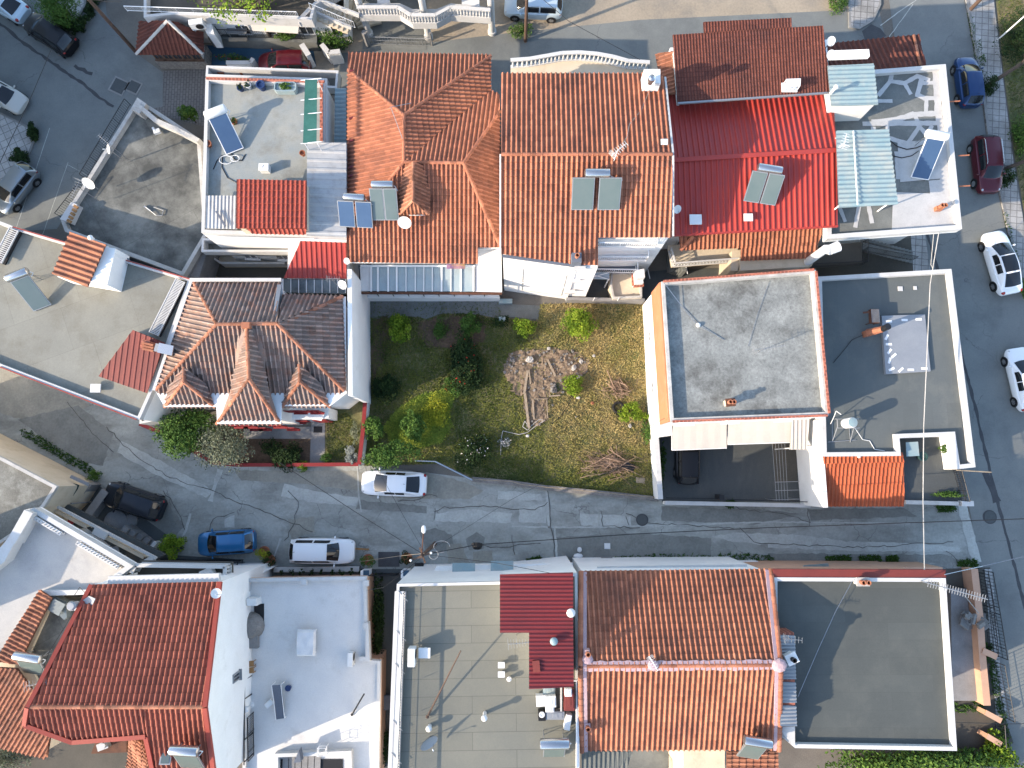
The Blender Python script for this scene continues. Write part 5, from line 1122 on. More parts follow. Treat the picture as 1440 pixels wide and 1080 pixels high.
tiles(t, [[(179, 1042, 9.1), (204, 1040, 9.3), (216, 1112, 8.7), (178, 1112, 6.7)]], 'tile_orange_worn', name='small_roof', pitch=0.27, row=0.42, amp=0.075, axis=(1, -0.15))
mb = MB(); mb.prism(PP([(181, 1046), (203, 1044), (212, 1112), (181, 1112)], 6.8), 0, 6.6); mb.build('small_wall', 'cream_wall', t)
mb = MB(); mb.prism(PP([(62, 845), (74, 836), (92, 848), (94, 868), (90, 872)], 6.2), 5.6, 6.2); mb.slab(P3([(76, 842, 6.5), (92, 850, 6.5), (82, 866, 6.4), (64, 856, 6.4)]), .05); mb.build('glass_lid', 'glass_dirty', t)
f = MB(); f.slab(P3([(100, 856, 9.2), (125, 838, 9.6), (134, 842, 9.6), (122, 868, 9.1)]), 0.06); f.lathe(P(108, 850, 9.3), [(0.2, 0), (0.2, 0.5), (0.28, 0.52), (0.2, 0.62)], 12); f.build('roof_vent', 'sheet_steel', t)
sheet('yard', [(60, 1040), (190, 1020), (240, 1140), (-60, 1140), (-60, 1040)], 0.03, 'yard_brown')
t = thing('tool_clutter', 'red-brown shelf with grey box in the shaded yard below the gable', 'shelf', P(148, 1050, 2.4)); mb = MB(); mb.prism(PP([(128, 1060), (135, 1042), (178, 1042), (178, 1058)], 2.5), 2.3, 2.5, bot=True); mb.build('board', 'rust', t); mb = MB(); mb.box(P(146, 1048, 2.7), (0.7, 0.45, 0.4), R(20)); mb.lathe(P(146, 1048, 2.9), [(0.2, 0), (0.16, .12)], 10); mb.build('box', 'steel_dull', t); mb = MB()
for x in (132, 176): q = P(x, 1052, 2.3); mb.tube(q, Vector((q.x, q.y, 0)), 0.05)
mb.build('legs', 'rust', t)
# ---- white terrace next to it
t = thing('flat_house', 'house with bright white sunlit roof terrace and slotted white parapet', 'house', P(60, 830, 0))
hp = PP([(34, 717), (48, 714), (188, 796), (150, 824), (128, 836), (60, 838), (8, 925), (-160, 960), (-140, 860), (0, 772), (14, 752)], 6.3)
flat_roof(t, hp, 5.85, 6.3, 'white_wall', 'roof_white', 'coping_white', 0.3, over=1.7)
mb = MB(); mb.prism(PP([(14, 752), (34, 717), (46, 722), (20, 766)], 6.8), 5.8, 6.8); mb.prism(PP([(-120, 850), (0, 770), (16, 752), (22, 760), (6, 790), (-110, 880)], 6.7), 5.8, 6.7); mb.build('high_parapet', 'coping_white', t)
mb = MB(); mb.prism(PP([(-55, 812), (-95, 890), (-210, 900), (-160, 780)], 6.0), 5.6, 9.6); mb.build('unseen_tower', 'white_wall', t)  # unseen tower added for the shadow edge it casts on the terrace
balustrade([P(50, 724, 5.87), P(92, 750, 5.87)], 0.5, 0.2).build('balustrade', 'coping_white', t); balustrade([P(114, 762, 5.87), P(172, 797, 5.87)], 0.5, 0.2).build('balustrade', 'coping_white', t)
bp = PP([(66, 712), (80, 709), (222, 782), (186, 800)], 3.4)
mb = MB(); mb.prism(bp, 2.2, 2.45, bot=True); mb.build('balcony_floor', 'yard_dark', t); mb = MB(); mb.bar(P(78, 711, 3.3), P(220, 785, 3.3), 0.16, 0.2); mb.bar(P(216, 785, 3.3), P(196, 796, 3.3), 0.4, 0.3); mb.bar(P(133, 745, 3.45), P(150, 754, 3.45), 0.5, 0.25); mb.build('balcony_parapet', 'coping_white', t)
balustrade([P(82, 714, 2.45), P(131, 740, 2.45)], 0.75, 0.2).build('balustrade', 'cream_wall', t); balustrade([P(156, 754, 2.45), P(210, 782, 2.45)], 0.75, 0.2).build('balustrade', 'cream_wall', t)
mb = MB(); q = P(166, 773, 2.6); mb.box(q + Vector((0, 0, .35)), (0.5, 0.5, 0.05), R(20)); mb.box(q + Vector((-.25, 0.05, .7)), (0.05, 0.5, 0.7), R(20))
for a in (-1, 1):
    for b in (-1, 1): mb.tube(q + Vector((a * .2, b * .2, -.15)), q + Vector((a * .2, b * .2, .35)), 0.02)
tag(mb.build('patio_chair', 'steel_dull'), 'grey chair on the dark balcony under the white terrace', 'chair')
mb = MB(); mb.lathe(P(103, 733, 2.46), [(0.16, 0), (0.22, 0.3), (0.2, 0.32)], 12); tag(mb.build('bucket', 'red_plastic'), 'red bucket on the dark balcony floor', 'bucket')
bp = PP([(184, 791), (318, 793), (318, 826), (180, 826)], 6.2)
t2 = thing('balcony', 'long narrow balcony with white rails under the red-brown roof', 'balcony', P(250, 800, 5.0)); mb = MB(); mb.prism(bp, 5.0, 5.2, bot=True); mb.build('floor', 'yard_brown', t2); balustrade([up(P(184, 806, 6.1), 5.2), up(P(190, 795, 6.1), 5.2), up(P(316, 797, 6.1), 5.2), up(P(316, 812, 6.1), 5.2)], 0.9, 0.2).build('railing', 'coping_white', t2)
f = MB(); f.box(P(292, 805, 5.5), (0.8, 0.5, 0.5), R(25)); f.build('storage_box', 'fabric_white', t2)
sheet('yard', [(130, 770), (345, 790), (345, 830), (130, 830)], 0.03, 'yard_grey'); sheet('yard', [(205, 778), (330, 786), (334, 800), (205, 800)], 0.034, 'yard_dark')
t = thing('metal_fence', 'black yard fence in front of the narrow balcony', 'fence', P(280, 788, 0)); railing([P(228, 787, 0), P(342, 787, 0), P(341, 812, 0)], 1.1, 0.12, 0.014, 0.04).build('bars', 'black_metal', t)
t = thing('ramp_wall', 'slanting white wall running from white side wall to the lane', 'wall', P(350, 805, 0)); mb = MB(); mb.slab(P3([(310, 826, 3.4), (352, 816, 3.0), (386, 797, 0.9), (378, 797, 0.9), (330, 812, 2.6)]), 0.25); mb.prism([up(P(*q), 0) for q in ((332, 816, 2.4), (352, 814, 2.4), (384, 798, 1), (378, 798, 1))], 0, 0.8); mb.build('wall', 'white_wall', t)

# ---- low white roof east of it
t = thing('flat_house', 'low house with shaded white roof, stair hole and black fence', 'house', P(440, 950, 0))
hp = PP([(346, 814), (515, 811), (518, 928), (535, 930), (532, 1130), (340, 1130)], 4.5)
flat_roof(t, hp, 4.2, 4.5, 'peach_wall', 'roof_bright', 'coping_white', 0.2, over=0.4)
mb = MB()
for x, y in ((428, 818), (515, 820), (515, 880)): mb.box(P(x, y, 4.55), (0.35, 0.35, 0.25))
mb.prism(PP([(514, 876), (518, 876), (520, 930), (505, 930), (505, 924), (514, 924)], 4.7), 4.1, 4.7); mb.build('parapet_block', 'coping_white', t)
mb = MB(); mb.prism(PP([(357, 850), (371, 849), (371, 886), (358, 886)], 4.26), 4.1, 4.25); mb.build('stair_well_shade', 'plastic_black', t); mb = MB(); mb.prism(PP([(392, 1068), (482, 1068), (482, 1130), (392, 1130)], 4.26), 4.1, 4.25); mb.build('stair_well_shade', 'plastic_black', t)  # black slabs stand in for the shade inside the stair openings
mb = MB(); mb.ring(PP([(386, 1060), (494, 1056), (496, 1130), (386, 1130)], 4.7), 0.22, 4.2, 4.7); mb.build('stair_parapet', 'coping_white', t)
mb = MB()
for k in range(6): mb.box(P(402 + k * 9, 1072, 4.25 - k * .0) + Vector((0, 0, .05)), (0.36, 0.8, 0.06))
mb.build('stair_treads', 'concrete', t)
mb = MB(); mb.lathe(P(353, 880, 4.2), [(0.9, 0), (0.85, 0.3), (0.6, 0.62), (0.2, 0.75)], 20); mb.build('dome_oven', 'stone', t); mb = MB(); mb.prism(PP([(349, 884), (362, 884), (362, 912), (350, 912)], 4.6), 4.1, 4.6); mb.build('bench', 'concrete', t)
mb = MB(); mb.prism(PP([(346, 842), (360, 842), (361, 852), (347, 852)], 5.1), 4.1, 5.1); mb.build('cabinet', 'plastic_white', t)
f = MB(); A, B, C, D_ = P(344, 957, 5.5), P(343, 1075, 5.5), P(356, 1060, 4.3), P(356, 950, 4.3)
rl = railing([up(P(356, 1002, 4.3), 4.2), up(P(357, 1062, 4.3), 4.2)], 1.1, 0.1, 0.016, 0.04); rl.path([P(344, 956, 5.3), P(343, 1076, 5.3)], 0.04); rl.path([P(344, 956, 5.3), P(354, 950, 4.2)], 0.04); rl.path([P(344, 983, 5.3), P(354, 976, 4.2)], 0.04); rl.path([P(344, 1040, 5.3), P(356, 1030, 4.2)], 0.04); rl.path([P(343, 1072, 5.3), P(356, 1060, 4.2)], 0.04); rl.build('black_fence', 'black_metal', t)
# yard in front of it
t = low_wall('boundary_wall', 'low dark wall with round shrubs in front of the shaded white roof', [(385, 801), (505, 800)], 0.6, 0.3, 'grey_wall', 'coping')
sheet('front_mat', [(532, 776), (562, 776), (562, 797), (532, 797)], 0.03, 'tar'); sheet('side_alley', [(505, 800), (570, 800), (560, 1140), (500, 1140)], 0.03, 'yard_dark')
t = thing('garden_gate', 'dark gate between two white blue-capped pillars below the road mat', 'gate', P(544, 806, 0)); mb = MB()
for x in (515, 571): mb.box(P(x, 806, 0.75), (0.5, 0.5, 1.5))
mb.build('pillars', 'white_wall', t); mb = MB()
for x in (515, 571): mb.box(P(x, 806, 1.52), (0.4, 0.4, 0.05))
mb.build('caps', 'blue_floor', t); railing([P(520, 806, 0), P(566, 806, 0)], 1.3, 0.1, 0.02, 0.03).build('bars', 'black_metal', t)
for i, (x, y) in enumerate(((544, 983), (545, 992))):
    mb = MB(); mb.box(P(x, y, 0.45), (0.5, 0.45, 0.5), R(8 * i)); mb.box(P(x, y, 0.72), (0.54, 0.49, 0.05), R(8 * i)); tag(mb.build('storage_crate', 'fabric_grey', bevel=.02), ('lower' if i else 'upper') + ' of two grey crates standing in the dark alley', 'crate')

# ---- tan flat-roofed house
t = thing('flat_house', 'house with tan felt roof, wide white ledge and dark red sheet', 'house', P(680, 950, 0))
hp = PP([(558, 821), (705, 818), (812, 806), (816, 1130), (545, 1130)], 8.8)
flat_roof(t, hp, 8.55, 8.8, 'white_wall', 'roof_tan', 'coping_white', 0.16)
mb = MB(); q = P(558, 821, 7), P(546, 1130, 7); mb.prism([q[0] + Vector((.17, -.17, 0)), q[0] + Vector((.72, -.17, 0)), q[1] + Vector((.75, 0, 0)), q[1] + Vector((.17, 0, 0))], 8.5, 8.78); mb.build('side_ledge', 'coping_white', t)
l0, l1 = q[0] + Vector((.8, -.15, 0)), q[1] + Vector((.83, 0, 0)); l0.z = l1.z = 8.55
rl = MB(); rl.bar(up(l0, 8.65), up(l1, 8.65), 0.06, 0.3); n_ = int((l1 - l0).length / 0.15)
for i in range(n_ + 1):
    a = l0.lerp(l1, i / n_); rl.tube(a, a + Vector((0, 0, 1.12)), 0.03 if i % 12 == 0 else 0.016, n=4, cap=False)
for zq in (0.45, 1.12): rl.tube(l0 + Vector((0, 0, zq)), l1 + Vector((0, 0, zq)), 0.055 if zq > 1 else .016, n=5)
rl.build('mesh_railing', 'steel_dull', t)
mb = MB()
for y in (838, 894, 940, 1020, 1066): a = P(560 - (y - 821) * 0.04, y, 8.8); mb.tube(a + Vector((0, .3, 0)), a + Vector((.6, -.3, .02)), 0.02)
mb.build('ledge_stays', 'steel_dull', t)
tiles(t, [[(703, 808, 10.8), (806, 805, 10.8), (806, 890, 10.8), (703, 890, 10.82)], [(744, 890, 10.8), (806, 890, 10.8), (807, 966, 10.75), (744, 969, 10.78)]], 'sheet_dark_red', name='sheet_roof', pitch=0.22, row=0, amp=0.045, prof=WAVE, step=0, axis=(1, 0.0))
mb = MB(); mb.prism(PP([(708, 812), (802, 810), (802, 962), (748, 964), (748, 886), (708, 886)], 10.7), 8.5, 10.6); mb.build('roof_room', 'white_wall', t)
mb = MB(); q = P(754, 937, 10.85); mb.box(q, (0.4, 0.62, 0.1), R(5)); mb.build('roof_hatch', 'sheet_brown_red', t)
A, B = up(hp[1], 0), up(hp[0], 0)
mb = MB(); lp = PP([(614, 796), (806, 792), (806, 806), (606, 812)], 3.4); mb.prism(lp, 3.0, 3.35, bot=True); mb.build('door_ledge', 'white_wall', t)
for q, w in ((0.70, 1.4), (0.35, 1.4)):
    mb = MB(); c = P(652 if q > .5 else 706, 803 if q > .5 else 800, 4.1); mb.slab([c + Vector((-.75, .5, -.05)), c + Vector((.75, .5, -.05)), c + Vector((.75, -.45, .12)), c + Vector((-.75, -.45, .12))], 0.05); mb.build('window_awning', 'sheet_blue', t)
mb = MB(); a = P(811, 966, 8.9); mb.bar(P(812, 955, 9), P(812, 1130, 9), 0.14, 0.2); mb.tube(P(800, 957, 9.4), P(811, 957, 9.4), .05); mb.tube(P(811, 957, 9.4), P(811, 1080, 9.1), .05); mb.build('edge_pipe', 'white_metal', t)

# ---- orange gabled house with mortar ridge
t = thing('tiled_house', 'gabled orange house with pink mortared ridge between two flat roofs', 'house', P(950, 930, 0))
ze, zr = 7.95, 10.35
hp = PP([(818, 804), (1082, 802), (1094, 935), (1092, 1052), (818, 1052)], ze)
walls(t, hp, ze, 'white_wall', 0.1)
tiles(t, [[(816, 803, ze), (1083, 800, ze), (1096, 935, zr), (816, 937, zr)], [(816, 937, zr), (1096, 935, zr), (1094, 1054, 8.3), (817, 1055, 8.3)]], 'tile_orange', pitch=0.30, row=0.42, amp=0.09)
mb = MB()
for a, b in (((816, 937, zr), (1097, 935, zr)),): ridge_caps(mb, P(*a), P(*b), 0.12, 0.36)
mb.build('ridge', 'tile_orange', t); mb = MB()
a, b = P(816, 937, zr), P(1097, 935, zr); n_ = 60
for s in (-1, 1):
    rows = []
    for i in range(n_ + 1):
        q = a.lerp(b, i / n_); rows.append([q + Vector((0, s * 0.09, 0.07)), q + Vector((0, s * (0.27 + random.uniform(-.03, .05)), 0.005))])
    mb.grid(rows if s < 0 else [r[::-1] for r in rows])
mb.build('ridge_mortar', 'pink_mortar', t)
for seg in (((817, 804, ze), (816, 937, zr)), ((816, 937, zr), (818, 1056, 8.25)), ((1083, 801, ze), (1097, 935, zr)), ((1097, 935, zr), (1095, 1054, 8.25))):
    mb = MB(); vb = MB(); A, B = P(*seg[0]), P(*seg[1]); ridge_caps(vb, A, B, 0.15, 0.4, 0.12); s = 1 if seg[0][0] < 900 else -1
    mb.bar(A + Vector((s * .24, 0, .1)), B + Vector((s * .24, 0, .1)), 0.2, 0.1)
    vb.build('verge_tiles', 'tile_orange', t); mb.build('verge_mortar', 'pink_mortar', t)
for k, q in enumerate((P(1095, 935, zr), P(918, 935, zr), P(826, 927, 10.25))):
    mb = MB(); mb.ball(q + Vector((0, 0, 0.1)), 0.4 if k == 0 else 0.3, 8, (1.1, 1.0, 0.5)); mb.build('mortar_lump', 'pink_mortar', t)
tiles(t, [[(1022, 1057, 7.85), (1094, 1056, 7.85), (1096, 1130, 7.2), (1022, 1130, 7.2)]], 'tile_orange_worn', name='rear_roof', pitch=0.27, row=0.42, amp=0.06, axis=(1, 0))
mb = MB(); mb.prism(PP([(962, 1050), (1020, 1050), (1020, 1130), (962, 1130)], 4.5), 0, 4.4); mb.build('rear_room', 'cream_wall', t); tiles(t, [[(818, 1055, 3.4), (890, 1058, 3.4), (880, 1085, 3.0), (818, 1130, 2.9)]], 'sheet_brown_red' if False else 'roof_felt', name='rear_sheet', pitch=0.3, row=0, amp=0.04, prof=WAVE, step=0, axis=(0, 1))  # rear sheet coloured dark for the shade it lies in
A, B = up(hp[1], 0), up(hp[0], 0)
mb = MB(); mb.prism([up(P(834, 790, 0), 0), up(P(1060, 787, 0), 0), up(P(1060, 800, 0), 0), up(P(834, 800, 0), 0)], 0, 0.9); mb.build('plinth', 'white_wall', t)
mb = MB(); mb.bar(P(840, 800, 5.6), P(1050, 797, 5.6), 0.3, 0.15); mb.build('string_course', 'coping_white', t)
sheet('yard', [(818, 1045), (1030, 1045), (1030, 1140), (818, 1140)], 0.03, 'yard_grey')
t = thing('entrance_steps', 'dark rear steps with railing below the long orange eaves', 'steps', P(950, 1065, 0)); mb = MB()
for k in range(7): mb.box(P(952, 1058 + k * 5, 0) + Vector((0, 0, 1.1 - 0.15 * k)), (0.9, 0.3, 0.2))
mb.build('treads', 'yard_grey', t); railing([P(940, 1060, 0), P(940, 1110, 0)], 1.2, 0.15).build('railing', 'black_metal', t)

# ---- dark flat roof house, south-east
t = thing('flat_house', 'house with wide dark grey roof, thin white parapet and orange front', 'house', P(1220, 930, 0))
hp = PP([(1088, 812), (1330, 813), (1346, 1056), (1118, 1052), (1090, 1028)], 8.3)
flat_roof(t, hp, 7.95, 8.3, 'peach_wall', 'roof_slate', 'coping_white', 0.22)
mb = MB(); a, b = P(1086, 806, 8.1), P(1328, 807, 8.1); mb.bar(a, b, 0.52, 0.3); mb.build('front_cornice', 'sheet_brown_red', t)
mb = MB(); mb.prism([up(P(1062, 789, 0), 0), up(P(1290, 790, 0), 0), up(P(1290, 806, 0), 0), up(P(1062, 803, 0), 0)], 0, 3.0); mb.build('front_room', 'peach_wall', t)
for q in (0.2, 0.5, 0.8): window(t, hp[2], hp[1], q, 5.0, 1.1, 1.2)
mb = MB(); mb.slab([P(1130, 795, 3.3), P(1165, 792, 3.3), P(1166, 797, 3.2), P(1128, 801, 3.2)], 0.05); mb.build('door_canopy', 'sheet_blue', t)
for i in range(4):
    y0 = 893 + i * 33; x0 = 1096 + i * .6
    tt = MB(); roof_sheet(tt, P3([(x0, y0, 9.4), (x0 + 22, y0 + 1, 9.3), (x0 + 23, y0 + 29, 9.3), (x0, y0 + 29, 9.4)]), pitch=0.2, row=0, amp=0.04, prof=WAVE, step=0, axis=(1, 0)); tt.build('side_sheet', 'sheet_steel', t)
mb = MB(); mb.prism(PP([(1096, 890), (1117, 890), (1119, 1020), (1098, 1020)], 9.3), 7.9, 9.25); mb.build('roof_room', 'brick', t)
mb = MB(); mb.slab(P3([(1093, 1022, 8.7), (1118, 1022, 8.7), (1118, 1050, 8.4), (1106, 1038, 8.5)]), 0.06); mb.build('corner_sheet', 'sheet_white', t)
# fenced side yard
sheet('yard', [(1320, 800), (1392, 798), (1410, 1000), (1425, 1045), (1330, 1060)], 0.03, 'yard_brown'); mb = MB(); p = PP([(1338, 828), (1360, 828), (1378, 986), (1340, 986)], 0.5); mb.prism(p, 0, 0.42); mb.build('raised_slab', 'concrete')['kind'] = 'structure'
t = low_wall('boundary_wall', 'peach boundary wall along the side yard behind the barred fence', [(1370, 800), (1378, 870), (1382, 930), (1388, 992)], 1.1, 0.42, 'peach_wall', 'peach_wall'); t2 = low_wall('boundary_wall', 'middle peach wall stub between barred fence sections', [(1382, 915), (1402, 924)], 1.2, 0.35, 'peach_wall', 'peach_wall')
low_wall('boundary_wall', 'peach wall stub forming the upper side of small gate', [(1386, 1002), (1408, 1014)], 1.0, 0.3, 'peach_wall', 'peach_wall'); low_wall('boundary_wall', 'peach wall stub next to the hedge below small gate', [(1388, 1035), (1408, 1047)], 1.0, 0.3, 'peach_wall', 'peach_wall')
t = thing('metal_fence', 'black barred fence beside the street along the peach wall', 'fence', P(1390, 900, 0)); 
for seg in ([(1382, 802), (1392, 860), (1402, 922)], [(1398, 930), (1412, 1008)], [(1376, 805), (1384, 860), (1390, 918)]): railing([P(x, y, 0.15) for x, y in seg], 1.1, 0.22, 0.015, 0.03, True).build('bars', 'black_metal', t)
sheet('side_path', [(1384, 800), (1394, 800), (1406, 925), (1394, 928)], 0.05, 'slabs_straight'); sheet('side_path', [(1394, 928), (1406, 926), (1416, 1012), (1400, 1008)], 0.05, 'slabs_straight')
t = thing('garden_gate', 'small barred gate between the two lower peach wall stubs', 'gate', P(1400, 1028, 0)); railing([P(1398, 1012, 0), P(1400, 1044, 0)], 1.1, 0.14, 0.016, 0.03).build('bars', 'black_metal', t)
t = thing('rubble_heap', 'heap of broken concrete slabs on the peach boundary wall', 'rubble', P(1370, 872, 0.5)); mb = MB()
for i in range(16): mb.box(P(1370 + random.uniform(-14, 14), 872 + random.uniform(-9, 9), 0.9 + random.uniform(-.2, .4)), (random.uniform(.3, .9), random.uniform(.2, .6), random.uniform(.1, .25)), random.uniform(0, 3), random.uniform(-.5, .5), random.uniform(-.5, .5))
mb.prism(PP([(1356, 864), (1384, 862), (1386, 884), (1358, 884)], 0.4), 0, .55); mb.build('slabs', 'stone', t)

# ---- grey mossy roof at the west edge and its yard
t = thing('flat_house', 'house at the lane bend with mossy grey roof and cream wall', 'house', P(20, 680, 0))
hp = PP([(-160, 560), (0, 642), (80, 684), (62, 712), (30, 745), (-160, 870)], 4.9)
flat_roof(t, hp, 4.75, 4.9, 'cream_wall', 'roof_mossy', 'coping', 0.2)
t = thing('carport', 'dark teal tarpaulin lean-to at the end of the cream wall', 'carport', P(95, 692, 0)); mb = MB(); rows = []
for i in range(5): rows.append([P(74 + i * 9.5, 672 + i * 2.5, 2.7 - .1 * math.sin(i)) .lerp(P(66 + i * 8, 708 + i * 0, 2.4 - .08 * i), k / 4) + Vector((0, 0, random.uniform(-.08, .05))) for k in range(5)])
mb.grid(rows); mb.build('tarpaulin', 'teal', t, smooth=True)
for x, y in ((76, 674), (110, 684), (68, 707), (100, 708)): q = P(x, y, 2.35); mb = MB(); mb.tube(q, up(q, 0), 0.05); mb.build('post', 'grey_wall', t)
mb = MB(); mb.bar(P(100, 670, 2.7), P(126, 682, 2.6), 0.2, 0.2); mb.build('beam', 'grey_wall', t)
low_wall('boundary_wall', 'grey slanted garden wall beside the dark sport utility vehicle', [(148, 690), (122, 726)], 1.0, 0.5, 'grey_wall', 'concrete'); low_wall('boundary_wall', 'grey yard wall right of the teal lean-to', [(126, 680), (98, 712)], 1.3, 0.3, 'grey_wall', 'concrete')
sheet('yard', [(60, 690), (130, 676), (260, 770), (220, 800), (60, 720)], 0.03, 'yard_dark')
t = thing('entrance_steps', 'grey stone steps climbing from lane beside the white balcony', 'steps', P(200, 765, 0)); mb = MB()
for k in range(5): a = P(184 + k * 7, 750 + k * 5.5, 0); mb.box(a + Vector((0, 0, .12 + .14 * (4 - k))), (0.42, 1.3, 0.24 + .28 * (4 - k)), R(-35))
mb.build('treads', 'concrete', t); mb = MB(); mb.bar(P(208, 780, .8), P(222, 762, .8), 0.25, 0.8); mb.build('side_wall', 'coping_white', t)
mb = MB()
q = P(166, 734, 0)
for i, (dx, dy, r, h) in enumerate(((0, 0, 0.9, 0.5), (0.7, -0.5, 0.6, .4), (1.0, .1, .5, .3))): mb.lathe(q + Vector((dx, dy, 0)), [(r, 0), (r * .95, h * .7), (r * .7, h), (r * .2, h * 1.05)], 14)
tag(mb.build('covered_woodpile', 'concrete', smooth=True), 'rounded grey covered mound beside the dark vehicle', 'covered pile')
# ================================================================ VEHICLES
SPEC = {  # L, W, belt, roof, x of: rear base, rear roof, front roof, front base ; hood start height
 'sedan': (4.65, 1.82, 0.92, 1.44, -1.92, -0.85, 0.32, 1.32, 0.68),
 'hatch': (4.05, 1.74, 0.95, 1.50, -1.97, -1.50, 0.35, 1.15, 0.70),
 'suv':   (4.40, 1.84, 1.05, 1.68, -2.12, -1.72, 0.45, 1.20, 0.82),
 'wagon': (4.50, 1.80, 0.98, 1.55, -2.18, -1.80, 0.45, 1.22, 0.72)}
def sst(a, b, x):
    t = min(1, max(0, (x - a) / (b - a))); return t * t * (3 - 2 * t)
def car(kind, paint, label, px, head, cat='car', rails=False, roofpane=False, z=0.0, scale=1.0, name='parked_car', dark_roof=False):
    L, W, zb, zr, xr0, xr1, xf1, xf0, zh = SPEC[kind]
    c = P(px[0], px[1], 0.75); c.z = z
    h0, h1 = P(px[0], px[1], 0.75), P(px[0] + head[0], px[1] + head[1], 0.75)
    t = thing(name, label, cat, c, 'cars parked along the lanes and streets', math.atan2(h1.y - h0.y, h1.x - h0.x))
    WL[t.name] = Vector((0, 0, 0))
    if scale != 1: t.scale = (scale,) * 3
    hw = W / 2
    wx = lambda x: hw * (1 - 0.11 * abs(2 * x / L) ** 3.5 - 0.10 * max(0, abs(2 * x / L) - .8) / .2)
    def ztop(x):
        if x > xf0: return zb - 0.02 - (zb - zh) * ((x - xf0) / (L / 2 - xf0)) ** 1.5
        if x < xr0: return zb - 0.10 * ((xr0 - x) / (L / 2 + xr0 + 1e-3)) ** 2
        return zb
    b = MB(); rows = []; N = 34
    for i in range(N + 1):
        x = -L / 2 + L * (0.5 - 0.5 * math.cos(math.pi * i / N)); w = wx(x); zt = ztop(x)
        e = abs(2 * x / L); k = 1 - 0.16 * max(0, (e - .93) / .07) ** 2; zl = 0.2 + 0.12 * max(0, (e - .8) / .2)
        hp_ = [(w * .84, zl), (w * .985, zl + .14), (w, .52), (w * .99, zt - .2), (w * .955, zt - .06), (w * .87, zt - .005), (w * .55, zt + .03), (0, zt + .045)]
        zc = 0.5
        pts = [(y * k, zc + (zz - zc) * k) for y, zz in hp_]
        rows.append([Vector((x, y, zz)) for y, zz in pts] + [Vector((x, -y, zz)) for y, zz in pts[-2::-1]])
    b.grid(rows, True); b.face(rows[0]); b.face(rows[-1][::-1])
    # greenhouse
    wt = hw * 0.72; wb = hw * 0.885
    ST_ = [(xr0, wb * .96, zb, 0), (xr1, wt * .97, zr - .03, 1), ((xr1 + xf1) / 2, wt, zr, 1), (xf1, wt * .97, zr - .04, 1), (xf0, wb * .94, zb - .02, 0)]
    def gs(s, v):
        i = min(3, int(s)); f = s - i; a, c_ = ST_[i], ST_[i + 1]
        x = a[0] + (c_[0] - a[0]) * f; w1 = a[1] + (c_[1] - a[1]) * f; ztp = a[2] + (c_[2] - a[2]) * f
        ff = f if i != 0 else f
        if i == 0: ztp = a[2] + (c_[2] - a[2]) * (f ** .85)
        if i == 3: ztp = c_[2] + (a[2] - c_[2]) * ((1 - f) ** .9)
        av = abs(v); sg = 1 if v >= 0 else -1
        bul = 0.10 * (1 - min(1, av / .55) ** 2)
        if av <= .55:
            y = w1 * .93 * av / .55; zz = ztp + .045 * (1 - (av / .55) ** 2) - .012
            if i == 3: x += bul * 1.3 * f
            if i == 0: x -= bul * 0.9 * (1 - f)
        else:
            q = (av - .55) / .45; yb = hw * .9 if i else hw * .9
            y = w1 * (.93 + .07 * min(1, q * 3)) + (wb - w1) * max(0, q - .12) / .88 * 1.0; zz = ztp - .012 + (zb - .03 - ztp) * q
        return Vector((x, y * sg, zz))
    vs = [-1, -.85, -.7, -.6, -.55, -.4, -.2, 0, .2, .4, .55, .6, .7, .85, 1]
    b.grid([[gs(s * .125, v) for v in vs] for s in range(33)])
    b.build('body', paint, t, smooth=True)
    def pane(name, s0, s1, v0, v1, mat='glass_dark', off=0.012, ns=7, nv=9):
        mb = MB(); G = [[gs(s0 + (s1 - s0) * i / ns, v0 + (v1 - v0) * j / nv) for j in range(nv + 1)] for i in range(ns + 1)]
        cen = Vector(((xr1 + xf1) / 2, 0, .8)); out = []
        for i in range(ns + 1):
            r = []
            for j in range(nv + 1):
                du = G[min(ns, i + 1)][j] - G[max(0, i - 1)][j]; dv = G[i][min(nv, j + 1)] - G[i][max(0, j - 1)]
                n = du.cross(dv).normalized(); n = n if n.dot(G[i][j] - cen) > 0 else -n
                r.append(G[i][j] + n * off)
            out.append(r)
        mb.grid(out); return mb.build(name, mat, t, smooth=True)
    pane('windshield', 3.07, 3.93, -.50, .50); pane('rear_window', 0.12, 0.90, -.46, .46)
    s0 = 0.62 if kind == 'sedan' else 0.75
    for sg in (-1, 1):
        pane('side_window', 1.05, 2.1, sg * .61, sg * .92); pane('side_window', 2.2, 3.25, sg * .61, sg * .92)
    if roofpane: pane('roof_panel', 1.0, 3.0, -.47, .47, 'glass_dark', 0.014)
    for ax in (L / 2 - 0.86, -L / 2 + 0.80):
        for sg in (-1, 1):
            r = 0.335 if kind in ('suv',) else 0.315; yo = sg * (wx(ax) - 0.085)
            m = Matrix.Rotation(R(90), 3, 'X'); mb = MB()
            mb.lathe((ax, yo, r), [(r * .62, -.1), (r * .95, -.11), (r, -.08), (r, .08), (r * .95, .11), (r * .62, .1)], 18, m=m); w_ = mb.build('wheel', 'rubber', t)
            mb = MB(); mb.lathe((ax, yo + sg * .075, r), [(r * .64, -.03), (r * .64, .03)], 14, m=m)
            for k in range(5):
                a = k * 2 * math.pi / 5; mb.bar((ax, yo + sg * .108, r), (ax + r * .6 * math.cos(a), yo + sg * .108, r + r * .6 * math.sin(a)), 0.06, 0.02, Vector((0, 1, 0)))
            mb.build('rim', 'steel_dull', w_)
            mb = MB(); mb.lathe((ax, sg * (wx(ax) - .035), r + .02), [(r + .07, -.055), (r + .07, .045)], 18, m=m); mb.build('wheel_arch', 'plastic_black', t)
